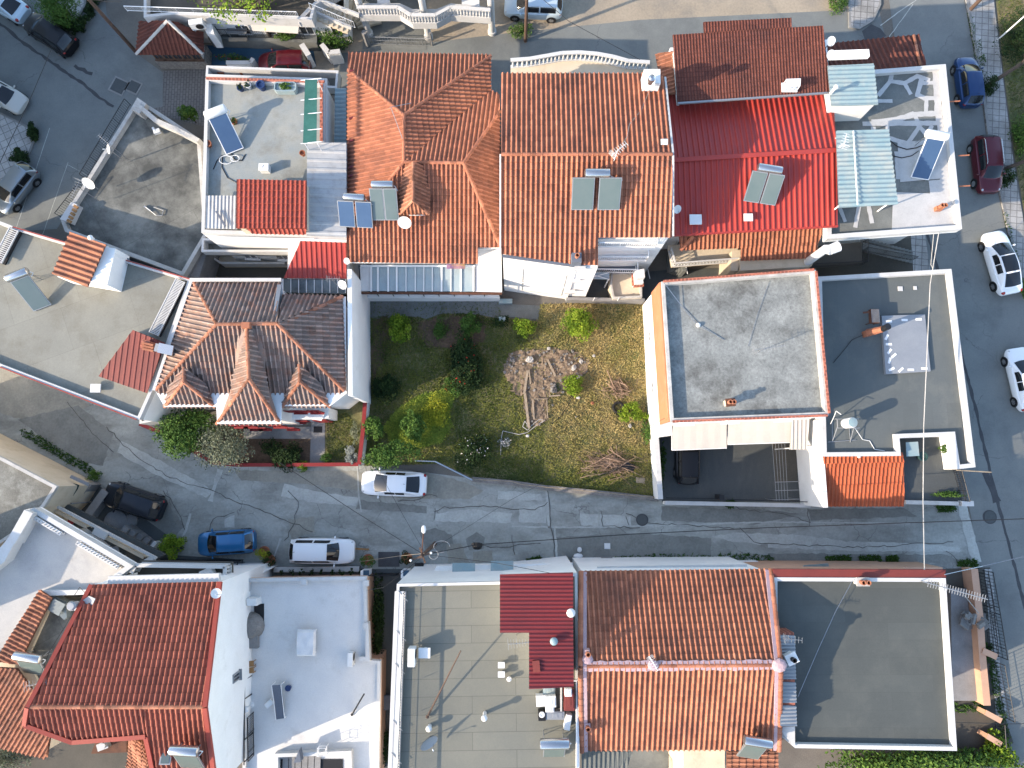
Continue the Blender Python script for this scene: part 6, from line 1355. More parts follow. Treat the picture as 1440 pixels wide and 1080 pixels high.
    for sg in (-1, 1):
        mb = MB(); mb.ball((L / 2 - .30, sg * hw * .66, zh - .015), 0.2, 8, (1.15, .75, .42)); mb.build('headlight', 'headlight', t, smooth=True)
        mb = MB(); mb.ball((-L / 2 + .16, sg * hw * .70, zb - .14), 0.18, 8, (.8, .8, .75)); mb.build('taillight', 'taillight', t, smooth=True)
        mb = MB(); mb.ball((xf0 - .28, sg * (hw + .09), zb + .05), 0.11, 8, (.6, 1.0, .65)); mb.box((xf0 - .28, sg * (hw - .04), zb + .02), (.05, .2, .04)); mb.build('wing_mirror', paint, t, smooth=True)
        if rails:
            mb = MB(); mb.path([Vector((xr1 + .1, sg * wt * .93, zr - .03)), Vector((xr1 + .22, sg * wt * .93, zr + .05)), Vector((xf1 - .22, sg * wt * .93, zr + .05)), Vector((xf1 - .1, sg * wt * .93, zr - .03))], .025); mb.build('roof_rail', 'steel', t)
    mb = MB(); mb.box((L / 2 - .02, 0, .42), (.03, .5, .11)); mb.build('number_plate', 'plate', t); mb = MB(); mb.box((-L / 2 + .02, 0, .62), (.03, .5, .11)); mb.build('number_plate', 'plate', t)
    mb = MB(); mb.box((L / 2 - .06, 0, .56), (.06, hw * 1.0, .12)); mb.build('grille', 'plastic_black', t)
    mb = MB(); mb.tube((xr1 + .1, 0, zr), (xr1 - .05, 0, zr + .2), .012); mb.build('aerial', 'plastic_black', t)
    return t
car('sedan', 'paint_white', 'white saloon parked under the overhanging tree at the garden edge', (554, 680), (-10, -0.4))
car('wagon', 'paint_white', 'white estate car parked beside the lane facing the potted shrubs', (453, 775), (10, 0.1))
car('hatch', 'paint_blue', 'bright blue hatchback parked beside the black yard fence', (318, 763), (-10, 0.7))
car('suv', 'paint_dark', 'dark sport utility car parked in the shaded lane by the stone mound', (188, 705), (-10, -3.4))
car('hatch', 'paint_black', 'black car parked half under the cream awning', (967, 641), (0, -10))
car('hatch', 'paint_navy', 'navy blue hatchback parked at the kerb near the bare tree', (1363, 114), (-1.3, -10))
car('suv', 'paint_maroon', 'maroon sport utility car with silver roof rails at the kerb', (1388, 231), (1.2, 10), rails=True)
car('sedan', 'paint_white', 'white saloon with black glass roof parked along the street', (1410, 369), (-3.0, -10), roofpane=True, scale=1.04)
car('sedan', 'paint_white', 'white car cut by the picture edge at the street kerb', (1441, 533), (-2.4, -10))
car('suv', 'paint_black', 'black sport utility car parked beside the hedge island on the square', (70, 47), (-10, -6.6))
car('hatch', 'paint_cream', 'cream car with blue reflection on its bonnet at the square edge', (0, 131), (10, 5.6))
car('hatch', 'paint_silver', 'silver hatchback parked beside the tiled corner pavement', (20, 264), (-7.8, 10))
car('sedan', 'paint_pale_blue', 'pale blue car at the top corner of the square', (0, 0), (-10, -6.2))
car('hatch', 'paint_red', 'red car half hidden behind the terrace house parapet', (400, 88), (-10, 0.3))
car('wagon', 'paint_pale_blue', 'pale blue estate car parked on the sunlit dirt road', (750, 8), (-10, -0.5))

# ================================================================ ROOF EQUIPMENT
def heater(label, px, z, rz=0.0, n=2, pw=1.0, pl=1.75, tilt=42, tank='steel', col='collector', tl=1.35, tr_=0.27, gap=0.12):
    """px: where the collector's middle shows; local -y is where the collector faces"""
    c = P(px[0], px[1], z + 0.6); c.z = z
    t = thing('solar_water_heater', label, 'solar heater', c, 'solar water heaters on the roofs', R(rz)); WL[t.name] = Vector((0, 0, 0))
    ta = R(tilt); dy, dz = math.cos(ta), math.sin(ta)
    tot = n * pw + (n - 1) * gap
    for k in range(n):
        x = -tot / 2 + pw / 2 + k * (pw + gap)
        mb = MB(); mb.box((x, 0, .12 + pl / 2 * dz), (pw, pl, .09), 0, ta); co = mb.build('collector', 'white_metal' if tank != 'steel' else 'steel_dull', t)
        mb = MB(); mb.box(Vector((x, 0, .12 + pl / 2 * dz)) + Vector((0, -dz, dy)) * 0.05, (pw - .1, pl - .1, .02), 0, ta); mb.build('glass', col, co)
    ty = pl / 2 * dy + 0.22; tz = .12 + pl * dz + .12
    mb = MB(); m = Matrix.Rotation(R(90), 3, 'Y'); mb.lathe((0, ty, tz), [(tr_ * .55, -tl / 2 - .05), (tr_ * .93, -tl / 2), (tr_, -tl / 2 + .05), (tr_, tl / 2 - .05), (tr_ * .93, tl / 2), (tr_ * .55, tl / 2 + .05)], 20, m=m); mb.build('tank', tank, t, smooth=True)
    mb = MB()
    for x in (-tl * .35, tl * .35):
        mb.tube((x, ty, -.05), (x, ty, tz - tr_ * .8), .025); mb.tube((x, -pl / 2 * dy, -.05), (x, -pl / 2 * dy, .1), .025); mb.tube((x, -pl / 2 * dy, .08), (x, ty, tz - tr_), .02); mb.tube((x, ty + .25, 0), (x, ty - .1, tz - tr_), .02)
    mb.build('frame', 'steel_dull', t)
    mb = MB(); mb.path([Vector((tl / 2, ty, tz - .1)), Vector((tl / 2 + .15, ty - .1, tz - .3)), Vector((tot / 2 + .05, pl / 2 * dy - .1, .1 + pl * dz - .15))], .025); mb.build('pipe', 'plastic_white', t)
    return t
heater('solar heater with two pale collectors on tall gabled orange roof', (838, 274), 9.6, 0, 2, 1.35, 2.0, 40, 'steel', 'collector_green', 1.45, .28, .28)
heater('solar heater with two collectors tilted on the bright red metal roof', (1073, 266), 7.15, -9, 2, 1.0, 2.0, 40, 'steel', 'collector_green', 1.5, .27, .08)
heater('solar heater with blue collectors at the roof edge above the white corrugated sheets', (500, 302), 6.8, -3, 2, 1.05, 1.75, 40, 'steel', 'collector', 1.3, .24, .1)
heater('solar heater with joined green collectors next to the small dormer', (541, 289), 7.0, 0, 2, .86, 2.1, 40, 'steel', 'collector_green', 1.35, .24, .02)
heater('white tank solar heater with single blue collector on grey roof terrace', (319, 189), 6.2, 23, 1, 1.25, 2.4, 28, 'plastic_white', 'collector', 1.4, .3)
heater('white tank solar heater with single dark collector on crack sealed roof', (1301, 226), 5.95, -10, 1, 1.2, 2.6, 35, 'plastic_white', 'collector', 1.4, .27)
heater('solar heater with single pale collector on the cream flat roof', (48, 414), 5.25, 22, 1, 1.25, 2.3, 42, 'steel', 'collector_green', 1.4, .28)
heater('solar heater with short collector at the tan roof corner', (779, 1056), 8.55, 1, 1, 1.25, 1.5, 52, 'steel', 'collector_green', 1.6, .3)
heater('solar heater tilted on the rear orange roof beside the gable end', (1056, 1055), 7.95, -9, 1, 1.25, 1.7, 48, 'steel', 'collector_green', 1.55, .28)
heater('solar heater on the side terrace between red lower roof and barge board', (46, 938), 6.0, -8, 1, 1.5, 1.5, 45, 'steel', 'collector_green', 1.6, .28)
heater('solar heater with white pipe next to the roof skylight', (268, 1068), 9.7, -3, 1, 1.35, 1.8, 48, 'steel', 'sheet_white' if False else 'collector_green', 1.5, .28)
# upright tank on a stand
t = thing('water_tank', 'upright white tank on a steel stand, lid tinted by sky reflection', 'water tank', P(1180, 605, 3.95)); c = P(1185, 590, 5.2); g0 = P(1182, 606, 3.95)
mb = MB(); c = Vector((g0.x, g0.y + .45, 4.75)); mb.lathe(c, [(.3, 0), (.34, .04), (.34, .95), (.3, 1.0)], 20); mb.build('tank', 'plastic_white', t, smooth=True); mb = MB(); mb.lathe(c + Vector((0, 0, 1.0)), [(.3, 0), (.29, .03), (.1, .06)], 20); mb.build('lid', 'sheet_blue', t)  # the lid's blue is sky reflection put into its colour
mb = MB()
for a, b in ((-.55, .5), (.55, .5)): mb.tube(c + Vector((a, .3, 0)), Vector((g0.x + a, g0.y + .8, 3.95)), .03); mb.tube(c + Vector((a, -.2, 0)), Vector((g0.x + a * 1.1, g0.y - .75, 3.95)), .03); mb.tube(c + Vector((a, .3, 0)), c + Vector((a, -.3, 0)), .03); mb.tube(Vector((g0.x + a * 1.1, g0.y - .75, 4)), Vector((g0.x + a, g0.y + .8, 4)), .02)
for y in (-.3, .3): mb.tube(c + Vector((-.6, y, 0)), c + Vector((.9, y, 0)), .03)
mb.tube(Vector((g0.x - .9, g0.y - .75, 3.98)), Vector((g0.x + 1.0, g0.y - .6, 3.98)), .03); mb.build('stand', 'steel_dull', t)
mb = MB(); mb.path([P(1196, 592, 5.0), P(1203, 603, 4.4), P(1213, 618, 4.0), P(1223, 620, 4.0), P(1230, 632, 4.0), P(1244, 634, 4.0)], .025); mb.path([P(1183, 583, 5.4), P(1176, 578, 5.3), P(1172, 588, 4.6), P(1168, 596, 4.1)], .025); mb.build('pipe', 'plastic_white', t)

def dish(label, px, z, r=0.4, az=-90, tilt=45, pole=0.8, mat='plastic_white'):
    c = P(px[0], px[1], z); t = thing('satellite_dish', label, 'satellite dish', c - Vector((0, 0, pole)), 'satellite dishes')
    ro = Matrix.Rotation(R(az), 3, 'Z') @ Matrix.Rotation(R(90 - tilt), 3, 'Y')
    mb = MB(); pr = [(0.02, 0)] + [(r * k / 5, 0.22 * r * (k / 5) ** 2) for k in range(1, 6)]
    rows = [[c + ro @ Vector((q * math.cos(a * math.pi / 10), q * math.sin(a * math.pi / 10), h)) for a in range(20)] for q, h in pr]
    mb.grid(rows, True); mb.grid([[v - ro @ Vector((0, 0, .02)) for v in rr_] for rr_ in rows][::-1], True); mb.build('reflector', mat, t, smooth=True)
    mb = MB(); f = c + ro @ Vector((0, 0, r * .95)); mb.tube(c + ro @ Vector((r * .9, 0, .2 * r)), f, .015); mb.build('feed_arm', 'steel_dull', t); mb = MB(); mb.tube(f, f + ro @ Vector((0, 0, .12)), .035); mb.build('receiver', 'plastic_white', t)
    mb = MB(); mb.tube(c - ro @ Vector((0, 0, .03)), c - Vector((0, 0, .15)), .025); mb.tube(c - Vector((0, 0, .1)), c - Vector((0, 0, pole)), .03); mb.build('mount', 'steel_dull', t)
dish('white dish on the west edge of the dark stained terrace', (154, 210), 5.2, .32, 200, 40, 1.7)
dish('large white dish on the pillar end of the dark stained terrace', (125, 257), 4.6, .45, -100, 35, 1.1)
dish('oval white dish below the dormer of the large hipped house', (569, 312), 7.6, .45, -95, 40, .8)
dish('small dish at the boundary of the two tallest roofs', (952, 294), 7.9, .28, -60, 50, .8)
dish('upper of two white dishes at the brown penthouse corner', (1168, 58), 8.7, .3, -80, 60, 1.0)
dish('lower of two white dishes at the brown penthouse corner', (1168, 77), 8.6, .3, -80, 60, 1.0)
dish('grey dish standing on the tan felt roof', (602, 1043), 9.3, .55, -45, 38, .9, 'sheet_steel')
dish('white dish beside the tiny antennas at the garden side wall', (482, 400), 6.4, .32, -120, 50, 1.2)
dish('small dish above the white drain at side wall top', (488, 367), 6.6, .22, -120, 60, 1.0)
dish('small white dish at the corner of the red-brown gable roof', (304, 834), 9.5, .3, -20, 70, .7)
def antenna(label, px, z, h=1.5, az=0.0, n=7, ln=1.0, el=0.5, mat='steel_dull', grid=False):
    c = P(px[0], px[1], z + h); b = Vector((c.x, c.y, z)); t = thing('tv_antenna', label, 'tv antenna', b, 'tv antennas on the roofs')
    mb = MB(); mb.tube(b, c + Vector((0, 0, .1)), .022); mb.build('mast', mat, t); d = Vector((math.cos(R(az)), math.sin(R(az)), 0)); s = Vector((-d.y, d.x, 0))
    mb = MB(); mb.tube(c - d * ln * .35, c + d * ln * .65, .015)
    for k in range(n):
        q = c - d * ln * .35 + d * ln * (k / (n - 1)); e = el * (1 - .45 * k / n); mb.tube(q - s * e / 2, q + s * e / 2, .01, n=5)
    for k in (-1, 1): mb.tube(c - d * ln * .35 + Vector((0, 0, k * .2)) - s * el * .5, c - d * ln * .35 + Vector((0, 0, k * .2)) + s * el * .5, .01, n=5)
    mb.tube(c - d * ln * .35 - Vector((0, 0, .2)), c - d * ln * .35 + Vector((0, 0, .2)), .01, n=5); mb.build('elements', mat, t)
antenna('antenna on a mast at the ridge of tall gabled roof', (868, 212), 10.6, 1.4, 40, 8, 1.1, .55, 'white_metal')
antenna('antenna over the dark stained terrace next to the square', (150, 200), 3.0, 3.0, 140, 8, 1.2, .6)
antenna('antenna at the terrace pillar beside the large dish', (108, 262), 3.4, 2.6, -110, 8, 1.3, .6)
antenna('lattice antenna on pale blue pergola sheets', (1188, 200), 8.3, .8, 75, 6, .9, .6, 'white_metal')
antenna('antenna above mottled grey concrete roof', (1075, 490), 6.3, 1.8, 8, 10, 2.0, .5)
antenna('antenna between tan roof and the red sheet notch', (726, 905), 8.55, 2.2, 5, 9, 1.3, .55)
antenna('antenna on the mortared ridge at mid roof', (918, 931), 10.35, 1.2, -60, 6, .8, .4, 'white_metal')
antenna('antenna over steel side sheets of the dark roof', (1112, 899), 9.3, .8, -5, 6, 1.0, .5)
antenna('antenna at the left barge board of the red-brown gable', (47, 963), 9.6, 1.2, 10, 7, 1.1, .55)
antenna('thin antenna beside the glass strip of the old tiled house', (466, 392), 5.0, 1.6, 0, 6, .8, .4)
t = thing('tv_antenna', 'very long many-element antenna reaching over the fenced side yard', 'tv antenna', P(1296, 816, 8.3)); mb = MB(); a, b = P(1298, 818, 9), P(1389, 843, 9); d = (b - a).normalized(); s = Vector((-d.y, d.x, 0))
mb.tube(a, b, .03); mb.tube(P(1356, 837, 7.5), P(1376, 862, 6.2), .03)
for k in range(22): q = a + (b - a) * ((k + 2) / 24); mb.tube(q + s * .22, q - s * .22, .022, n=5)
mb.build('boom', 'steel_dull', t); mb = MB(); mb.tube(P(1306, 820, 9.1), Vector((P(1306, 820, 9.1).x, P(1306, 820, 9.1).y, 7.95)), .03); mb.build('mast', 'steel_dull', t)

def ac(label, px, z, rz=0.0, s=1.0):
    c = P(px[0], px[1], z + .3); c.z = z; t = thing('air_conditioner', label, 'air conditioner', c, 'air conditioner units', R(rz)); WL[t.name] = Vector((0, 0, 0))
    mb = MB(); mb.box((0, 0, .38 * s), (.85 * s, .34 * s, .6 * s)); mb.build('casing', 'plastic_white', t, bevel=.02); mb = MB(); mb.lathe((.12 * s, -.175 * s, .38 * s), [(.23 * s, 0), (.23 * s, .02), (.05, .03)], 16, m=Matrix.Rotation(R(90), 3, 'X')); mb.build('fan', 'plastic_black', t); mb = MB()
    for x in (-.3, .3): mb.box((x * s, 0, .04), (.06, .4 * s, .08))
    mb.build('feet', 'steel_dull', t)
ac('white air conditioner on the wide ledge of the tan roof', (580, 922), 8.78, 90, 1.2)
ac('small grey air conditioner at the parapet of the shaded white roof', (494, 926), 4.2, 90)
ac('white outdoor unit on the top house terrace near the kiosk', (279, 36), 3.2, 10, 1.2)
ac('white control box on the crowded edge of the tan roof', (798, 1013), 8.55, 80)
def roof_vent(label, px, z, r=.18, h=.4, mat='plastic_white', ball=True):
    c = P(px[0], px[1], z + h); c.z = z; t = thing('roof_vent', label, 'roof vent', c, 'small roof vents'); mb = MB(); mb.tube(c, c + Vector((0, 0, h)), r * .7, n=12); mb.build('pipe', mat, t); mb = MB()
    if ball: mb.ball(c + Vector((0, 0, h)), r * 1.15, 10, (1, 1, .75))
    else: mb.box(c + Vector((0, 0, h + .04)), (r * 2.6, r * 2.2, .1))
    mb.build('cap', mat, t, smooth=ball)
roof_vent('round white vent at the edge of the dark red sheet', (803, 862), 10.8, .22, .3); roof_vent('round pale vent in the middle of the dark red sheet', (779, 902), 10.8, .2, .25, 'sheet_blue')
roof_vent('square white vent with dark hole beside the roof air conditioner', (597, 918), 8.55, .26, .6, ball=False)
roof_vent('white twin vent at the upper row on tan roof', (705, 935), 8.55, .15, .3, ball=False); roof_vent('white twin vent just below its twin on tan roof', (705, 948), 8.55, .15, .3, ball=False)
roof_vent('round vent between twin vents and dark red sheet', (716, 955), 8.55, .13, .3); roof_vent('round white vent alone in the lower middle of tan roof', (681, 1010), 8.55, .16, .9); roof_vent('round vent at the foot of the leaning rusty pole', (603, 1025), 8.55, .16, .5)
roof_vent('square white frame vent on the red metal roof near tall house', (978, 309), 7.0, .3, .35, ball=False); roof_vent('white box vent under the tilted collectors on the red roof', (1052, 306), 6.95, .22, .3, ball=False)
roof_vent('white ball weight on the mottled concrete roof', (982, 457), 6.35, .14, .1); roof_vent('small cowl at the stair hut of the cream roof', (127, 334), 7.6, .15, .3)
roof_vent('white gooseneck pipe at penthouse gutter above pale blue sheet', (1176, 122), 8.4, .14, .8); roof_vent('white ball lamp on cream wall top above the pillar', (1208, 642), 4.0, .1, .2)
roof_vent('small white stub at the seam of the tall roof barge', (934, 200), 10.2, .16, .4, ball=False)
chimney('small brick chimney casting a shadow on the mottled concrete roof', (1027, 566), 6.35, 7.0, .45, .35, 'cream_wall', R(5), 'flue_clay', 'rust', 2)
chimney('short orange twin flue on the white coated roof corner', (1322, 292), 5.95, 6.35, .4, .28, 'flue_clay', 0, 'flue_clay', None, 2)
chimney('clay flue standing in the pink verge of the mortared roof', (826, 1022), 8.45, 9.15, .35, .35, 'pink_mortar', 0, 'flue_clay', None)
chimney('clay flue near the mortared ridge beside dark gap', (826, 918), 9.75, 10.45, .3, .3, 'pink_mortar', 0, 'flue_clay', None)
chimney('white square chimney between steel side sheets', (1113, 926), 9.3, 9.9, .5, .45, 'white_wall', R(25), 'black_metal', 'white_wall')
chimney('low double flue on the front parapet of dark grey roof', (1213, 818), 8.0, 8.5, .6, .35, 'white_wall', 0, 'flue_clay', 'coping', 2)
t = thing('chimney_cowl', 'white open cowl vent standing on the brown penthouse roof', 'roof cowl', P(1113, 121, 8.2)); mb = MB(); q = P(1113, 120, 8.65)
mb.slab([q + Vector((-.45, -.25, .25)), q + Vector((.45, -.2, .3)), q + Vector((.5, .3, .3)), q + Vector((-.4, .3, .25))], .06); mb.build('cap', 'white_metal', t); mb = MB()
for a in (-.4, -.12, .15, .42): mb.box(q + Vector((a, -.2, -.05)), (.05, .05, .6)); mb.box(q + Vector((a, .25, -.05)), (.05, .05, .6))
mb.box(q + Vector((0, .05, -.35)), (1.0, .6, .1)); mb.build('frame', 'white_metal', t)
# brick flue and barbecue on the dark felt roof
t = thing('barbecue', 'rusty barbecue grill on the dark felt roof beside the clay flue', 'barbecue', P(1228, 447, 3.95)); mb = MB(); c = P(1229, 445, 4.6); mb.box(c, (.55, .95, .35)); mb.build('firebox', 'rust', t); mb = MB()
for k in range(7): mb.bar(c + Vector((-.24 + k * .08, -.45, .2)), c + Vector((-.24 + k * .08, .45, .2)), .03, .03)
mb.build('grate', 'steel_dull', t); mb = MB()
for a in (-.25, .25):
    for b in (-.42, .42): mb.tube(c + Vector((a, b, -.1)), Vector((c.x + a, c.y + b, 3.95)), .03)
mb.bar(c + Vector((-.3, .3, .05)), c + Vector((-.75, .25, .05)), .12, .05); mb.build('legs', 'rust', t)
t = thing('chimney', 'slanted clay coloured flue with black pipe over the steel roof panel', 'chimney', P(1222, 468, 3.95)); mb = MB(); a, b = P(1218, 469, 4.2), P(1246, 459, 5.9); mb.prism(PP([(1214, 466), (1222, 463), (1225, 472), (1216, 474)], 4.2), 3.95, 4.5); mb.tube(P(1220, 468, 4.3), P(1241, 463, 5.4), .26, .2, 6); mb.build('shaft', 'flue_clay', t); mb = MB(); mb.tube(P(1241, 463, 5.3), P(1249, 459, 5.9), .2, .22, 14); mb.build('pot', 'black_metal', t)

# junk, furniture
def junk(name, label, cat, parts):
    t = thing(name, label, cat, parts[0][1]);
    for (nm, c, size, rz, mat) in parts: mb = MB(); mb.box(c, size, R(rz)); mb.build(nm, mat, t, bevel=.01)
    return t
t = thing('covered_table', 'square table under a wrinkled white cover on shaded white roof', 'table', P(429, 906, 4.2)); mb = MB(); c = P(429, 905, 4.95); n_ = 12; rows = []
for i in range(n_ + 1):
    r = []
    for j in range(n_ + 1):
        x, y = (i / n_ - .5) * 1.25, (j / n_ - .5) * 1.65; e = max(abs(x) / .62, abs(y) / .82); r.append(c + Vector((x, y, (-.22 * max(0, e - .86) / .14) + .03 * math.sin(9 * x) * math.cos(5 * y) + random.uniform(-.012, .012))))
    rows.append(r)
mb.grid(rows); mb.build('cover', 'fabric_white', t, smooth=True); mb = MB()
for a in (-.5, .5):
    for b in (-.7, .7): mb.tube(Vector((c.x + a, c.y + b, 4.2)), Vector((c.x + a, c.y + b, 4.8)), .03)
mb.build('legs', 'white_metal', t)
t = thing('deck_chair', 'grey-blue fabric lounger standing on the shaded white roof', 'lounger', P(391, 987, 4.2)); mb = MB(); a = [P(382, 964, 5), P(395, 963, 4.95), P(400, 1010, 4.55), P(388, 1012, 4.55)]; rows = []
for i in range(7): rows.append([a[0].lerp(a[3], i / 6) + Vector((0, 0, -.12 * math.sin(math.pi * i / 6))), a[1].lerp(a[2], i / 6) + Vector((0, 0, -.12 * math.sin(math.pi * i / 6)))])
mb.grid(rows); mb.grid([[v - Vector((0, 0, .02)) for v in r][::-1] for r in rows]); mb.build('seat', 'fabric_grey', t); mb = MB(); mb.tube(a[0], a[3], .02); mb.tube(a[1], a[2], .02)
for q in a: mb.tube(q, Vector((q.x, q.y, 4.2)), .02)
mb.build('frame', 'white_metal', t)
for i, (x, y, lb) in enumerate(((407, 966, 'small dark round pot beside the grey-blue lounger'), (353, 991, 'white lamp with round top beside the black fence'))):
    q = P(x, y, 4.2); mb = MB(); mb.lathe(q, [(.14, 0), (.2, .3), (.18, .32), (.05, .3)] if i == 0 else [(.22, 0), (.06, .1), (.06, .8), (.2, .85), (.2, 1.0), (.1, 1.05)], 14); tag(mb.build('flower_pot' if i == 0 else 'lamp_post', 'blue_pot' if i == 0 else 'plastic_white', smooth=True), lb, 'pot' if i == 0 else 'lamp')
mb = MB(); mb.box(P(379, 989, 4.35), (.55, .35, .3), R(40)); tag(mb.build('storage_box', 'plastic_white', bevel=.03), 'white plastic box on the far side of the grey-blue lounger', 'box')
mb = MB(); a, b = P(495, 1005, 4.25), P(512, 976, 5.4); mb.tube(a, b, .05); mb.ball(a, .09); tag(mb.build('leaning_post', 'black_metal'), 'leaning black post on the shaded white roof', 'post')
mb = MB(); a, b = P(601, 1008, 8.7), P(648, 915, 9.9); mb.tube(a, b, .055, .035); mb.ball(a, .1); tag(mb.build('leaning_post', 'wood_pole'), 'long rusty post leaning over the tan felt roof', 'post')
t = thing('transparent_stand', 'small white wire stand beside the stair hole parapet', 'stand', P(455, 1053, 4.7)); mb = MB(); c = P(456, 1052, 4.7)
for a in (-.25, .25):
    for b in (-.25, .25): mb.tube(c + Vector((a, b, 0)), c + Vector((a, b, .7)), .02)
for z in (.35, .7):
    for a in (-.25, .25): mb.tube(c + Vector((a, -.25, z)), c + Vector((a, .25, z)), .015); mb.tube(c + Vector((-.25, a, z)), c + Vector((.25, a, z)), .015)
mb.build('frame', 'white_metal', t)
mb = MB(); c = P(421, 1060, 4.8); mb.prism([c + Vector(v) for v in ((-.2, -.35, 0), (.25, -.3, 0), (.1, .4, 0))], 4.7, 5.3); tag(mb.build('folded_parasol', 'fabric_grey'), 'folded blue-grey parasol at the corner of the stair hole', 'parasol')
for k, y in enumerate((931, 940)):
    t = thing('wooden_chair', ('upper' if k == 0 else 'lower') + ' of two orange wooden chairs along the white side wall', 'chair', P(355, y, 4.2), 'wooden chairs by the side wall'); c = P(355, y, 4.2); mb = MB(); mb.box(c + Vector((0, 0, .45)), (.5, .36, .05), R(8)); mb.build('seat', 'wood_orange', t); mb = MB(); mb.box(c + Vector((-.26, 0, .75)), (.05, .36, .6), R(8)); mb.build('backrest', 'wood_orange', t); mb = MB()
    for a in (-.22, .22):
        for b in (-.15, .15): mb.tube(c + Vector((a, b, 0)), c + Vector((a, b, .45)), .025)
    mb.build('legs', 'wood_orange', t)
J = [('flat white board leaning on the junk at red sheet edge', 'board', P(763, 984, 8.9), (.75, .6, .5), 3, 'fabric_white'), ('blue plastic crate under the red sheet edge', 'crate', P(772, 970, 8.8), (.7, .4, .4), 0, 'sheet_blue'), ('white appliance with round dials amid the roof junk', 'appliance', P(774, 984, 9), (.6, .6, .8), 2, 'plastic_white'),
     ('grey metal cabinet lying at the lower end of roof junk', 'cabinet', P(780, 1004, 8.8), (1.1, .45, .6), 0, 'sheet_steel'), ('brown panel leaning at the dark gap by roof junk', 'board', P(800, 982, 9.2), (.6, 1.2, .6), 0, 'sheet_brown_red'), ('small white box on the brown leaning panel', 'box', P(799, 973, 9.7), (.4, .42, .3), 0, 'plastic_white'), ('white slotted crate stacked beside the grey cabinet', 'crate', P(773, 996, 8.95), (.5, .3, .5), 0, 'fabric_white')]
for lb, cat, c, sz, rz, m_ in J:
    mb = MB(); mb.box(c, sz, R(rz)); mb.box(c + Vector((0, 0, sz[2] / 2 + .012)), (sz[0] * .8, sz[1] * .75, .025), R(rz)); mb.box(c + Vector((0, 0, sz[2] / 2 + .03)), (sz[0] * .3, sz[1] * .5, .02), R(rz)); tag(mb.build('roof_' + cat, m_, bevel=.012), lb, cat)
t = thing('loudspeaker', 'black loudspeaker box with white cone at the roof junk corner', 'loudspeaker', P(762, 1004, 8.55)); mb = MB(); mb.box(P(762, 1005, 8.85), (.42, .5, .6)); mb.build('cabinet', 'plastic_black', t); mb = MB(); mb.lathe(P(762, 1005, 9.16), [(.17, 0), (.17, .02), (.1, .03), (.1, -.01)], 16); mb.build('cone', 'plastic_white', t)
mb = MB(); mb.bar(P(789, 965, 9.4), P(789, 1000, 9.3), .1, .1); tag(mb.build('wooden_beam', 'coping'), 'grey beam standing across the roof junk beside the panel', 'beam')
# clutter of the grey terrace
def pot(label, px, z, r=.2, h=.35, mat='terracotta', plant=None):
    q = P(px[0], px[1], z); t = thing('flower_pot', label, 'flower pot', q, 'flower pots on roofs and yards'); mb = MB(); mb.lathe(q, [(r * .7, 0), (r, h), (r * 1.12, h), (r * 1.12, h + .05), (r * .85, h + .05), (r * .8, h - .06)], 14); mb.build('pot', mat, t)
    if plant: mb = leaves(q + Vector((0, 0, h + r * .9)), (r * 1.5, r * 1.5, r * 1.3), int(170 * (r / .2) ** 2), .07, random.randrange(999), k=6); mb.build('plant', plant, t)
    return t
def leaves(c, rad, n, size, seed, k=14, core=0.35, flat=0.0):
    """many small leaf faces gathered in clumps through an uneven crown"""
    rnd = random.Random(seed); mb = MB(); cl = []
    for i in range(k):
        while True:
            v = Vector((rnd.uniform(-1, 1), rnd.uniform(-1, 1), rnd.uniform(-.8, 1)))
            if core < v.length < 1: break
        cl.append((v * rnd.uniform(.7, 1.08), rnd.uniform(.25, .5), rnd.gauss(0, .17)))
    for i in range(n):
        v, cr_, tb = cl[rnd.randrange(k)]
        o = Vector((rnd.gauss(0, 1), rnd.gauss(0, 1), rnd.gauss(0, 1))).normalized() * cr_ * rnd.uniform(.35, 1.0) ** .5
        q = v + o; p = Vector((c.x + q.x * rad[0], c.y + q.y * rad[1], c.z + q.z * rad[2]))
        t = min(1, max(0, .42 + tb + rnd.gauss(0, .16)))
        nn = (o + Vector((0, 0, .7 + flat)) + Vector((rnd.gauss(0, .5), rnd.gauss(0, .5), rnd.gauss(0, .4)))).normalized()
        u = nn.orthogonal().normalized(); a = rnd.uniform(0, 6.28); w = nn.cross(u); d = u * math.cos(a) + w * math.sin(a); e = nn.cross(d); s = size * rnd.uniform(.6, 1.35)
        mb.face([p - d * s * .6, p + e * s * .34 + nn * s * .08, p + d * s * .7, p - e * s * .34 + nn * s * .08], t)
    return mb
pot('blue barrel pot on the grey terrace by the brick edge', (370, 125), 6.2, .28, .55, 'blue_pot'); pot('small dark pot left of its white twin on grey terrace', (340, 127), 6.2, .2, .3, 'blue_pot', 'leaf_dark'); pot('white pot beside small dark pot on grey terrace', (351, 123), 6.2, .2, .3, 'plastic_white', 'leaf_dark'); pot('clay saucer pot next to the white tank heater', (331, 173), 6.2, .2, .2, 'terracotta', 'leaf_green'); pot('clay pot at the west parapet below the heater tank', (295, 205), 6.2, .22, .3)
pot('clay pot hanging at the corner of the corrugated roof', (427, 218), 6.5, .18, .3)
for i, (x, lb) in enumerate(((311, 'orange planter box near the blue mat of the north balcony'), (342, 'orange planter box further along the north balcony'))): mb = MB(); q = P(x, 101, 4.35); mb.ring([q + Vector(v) for v in ((-.22, -.16, 0), (.22, -.16, 0), (.22, .16, 0), (-.22, .16, 0))], .05, 4.21, 4.5); mb.box(q, (.34, .22, .2)); tag(mb.build('planter_box', 'terracotta'), lb, 'planter')
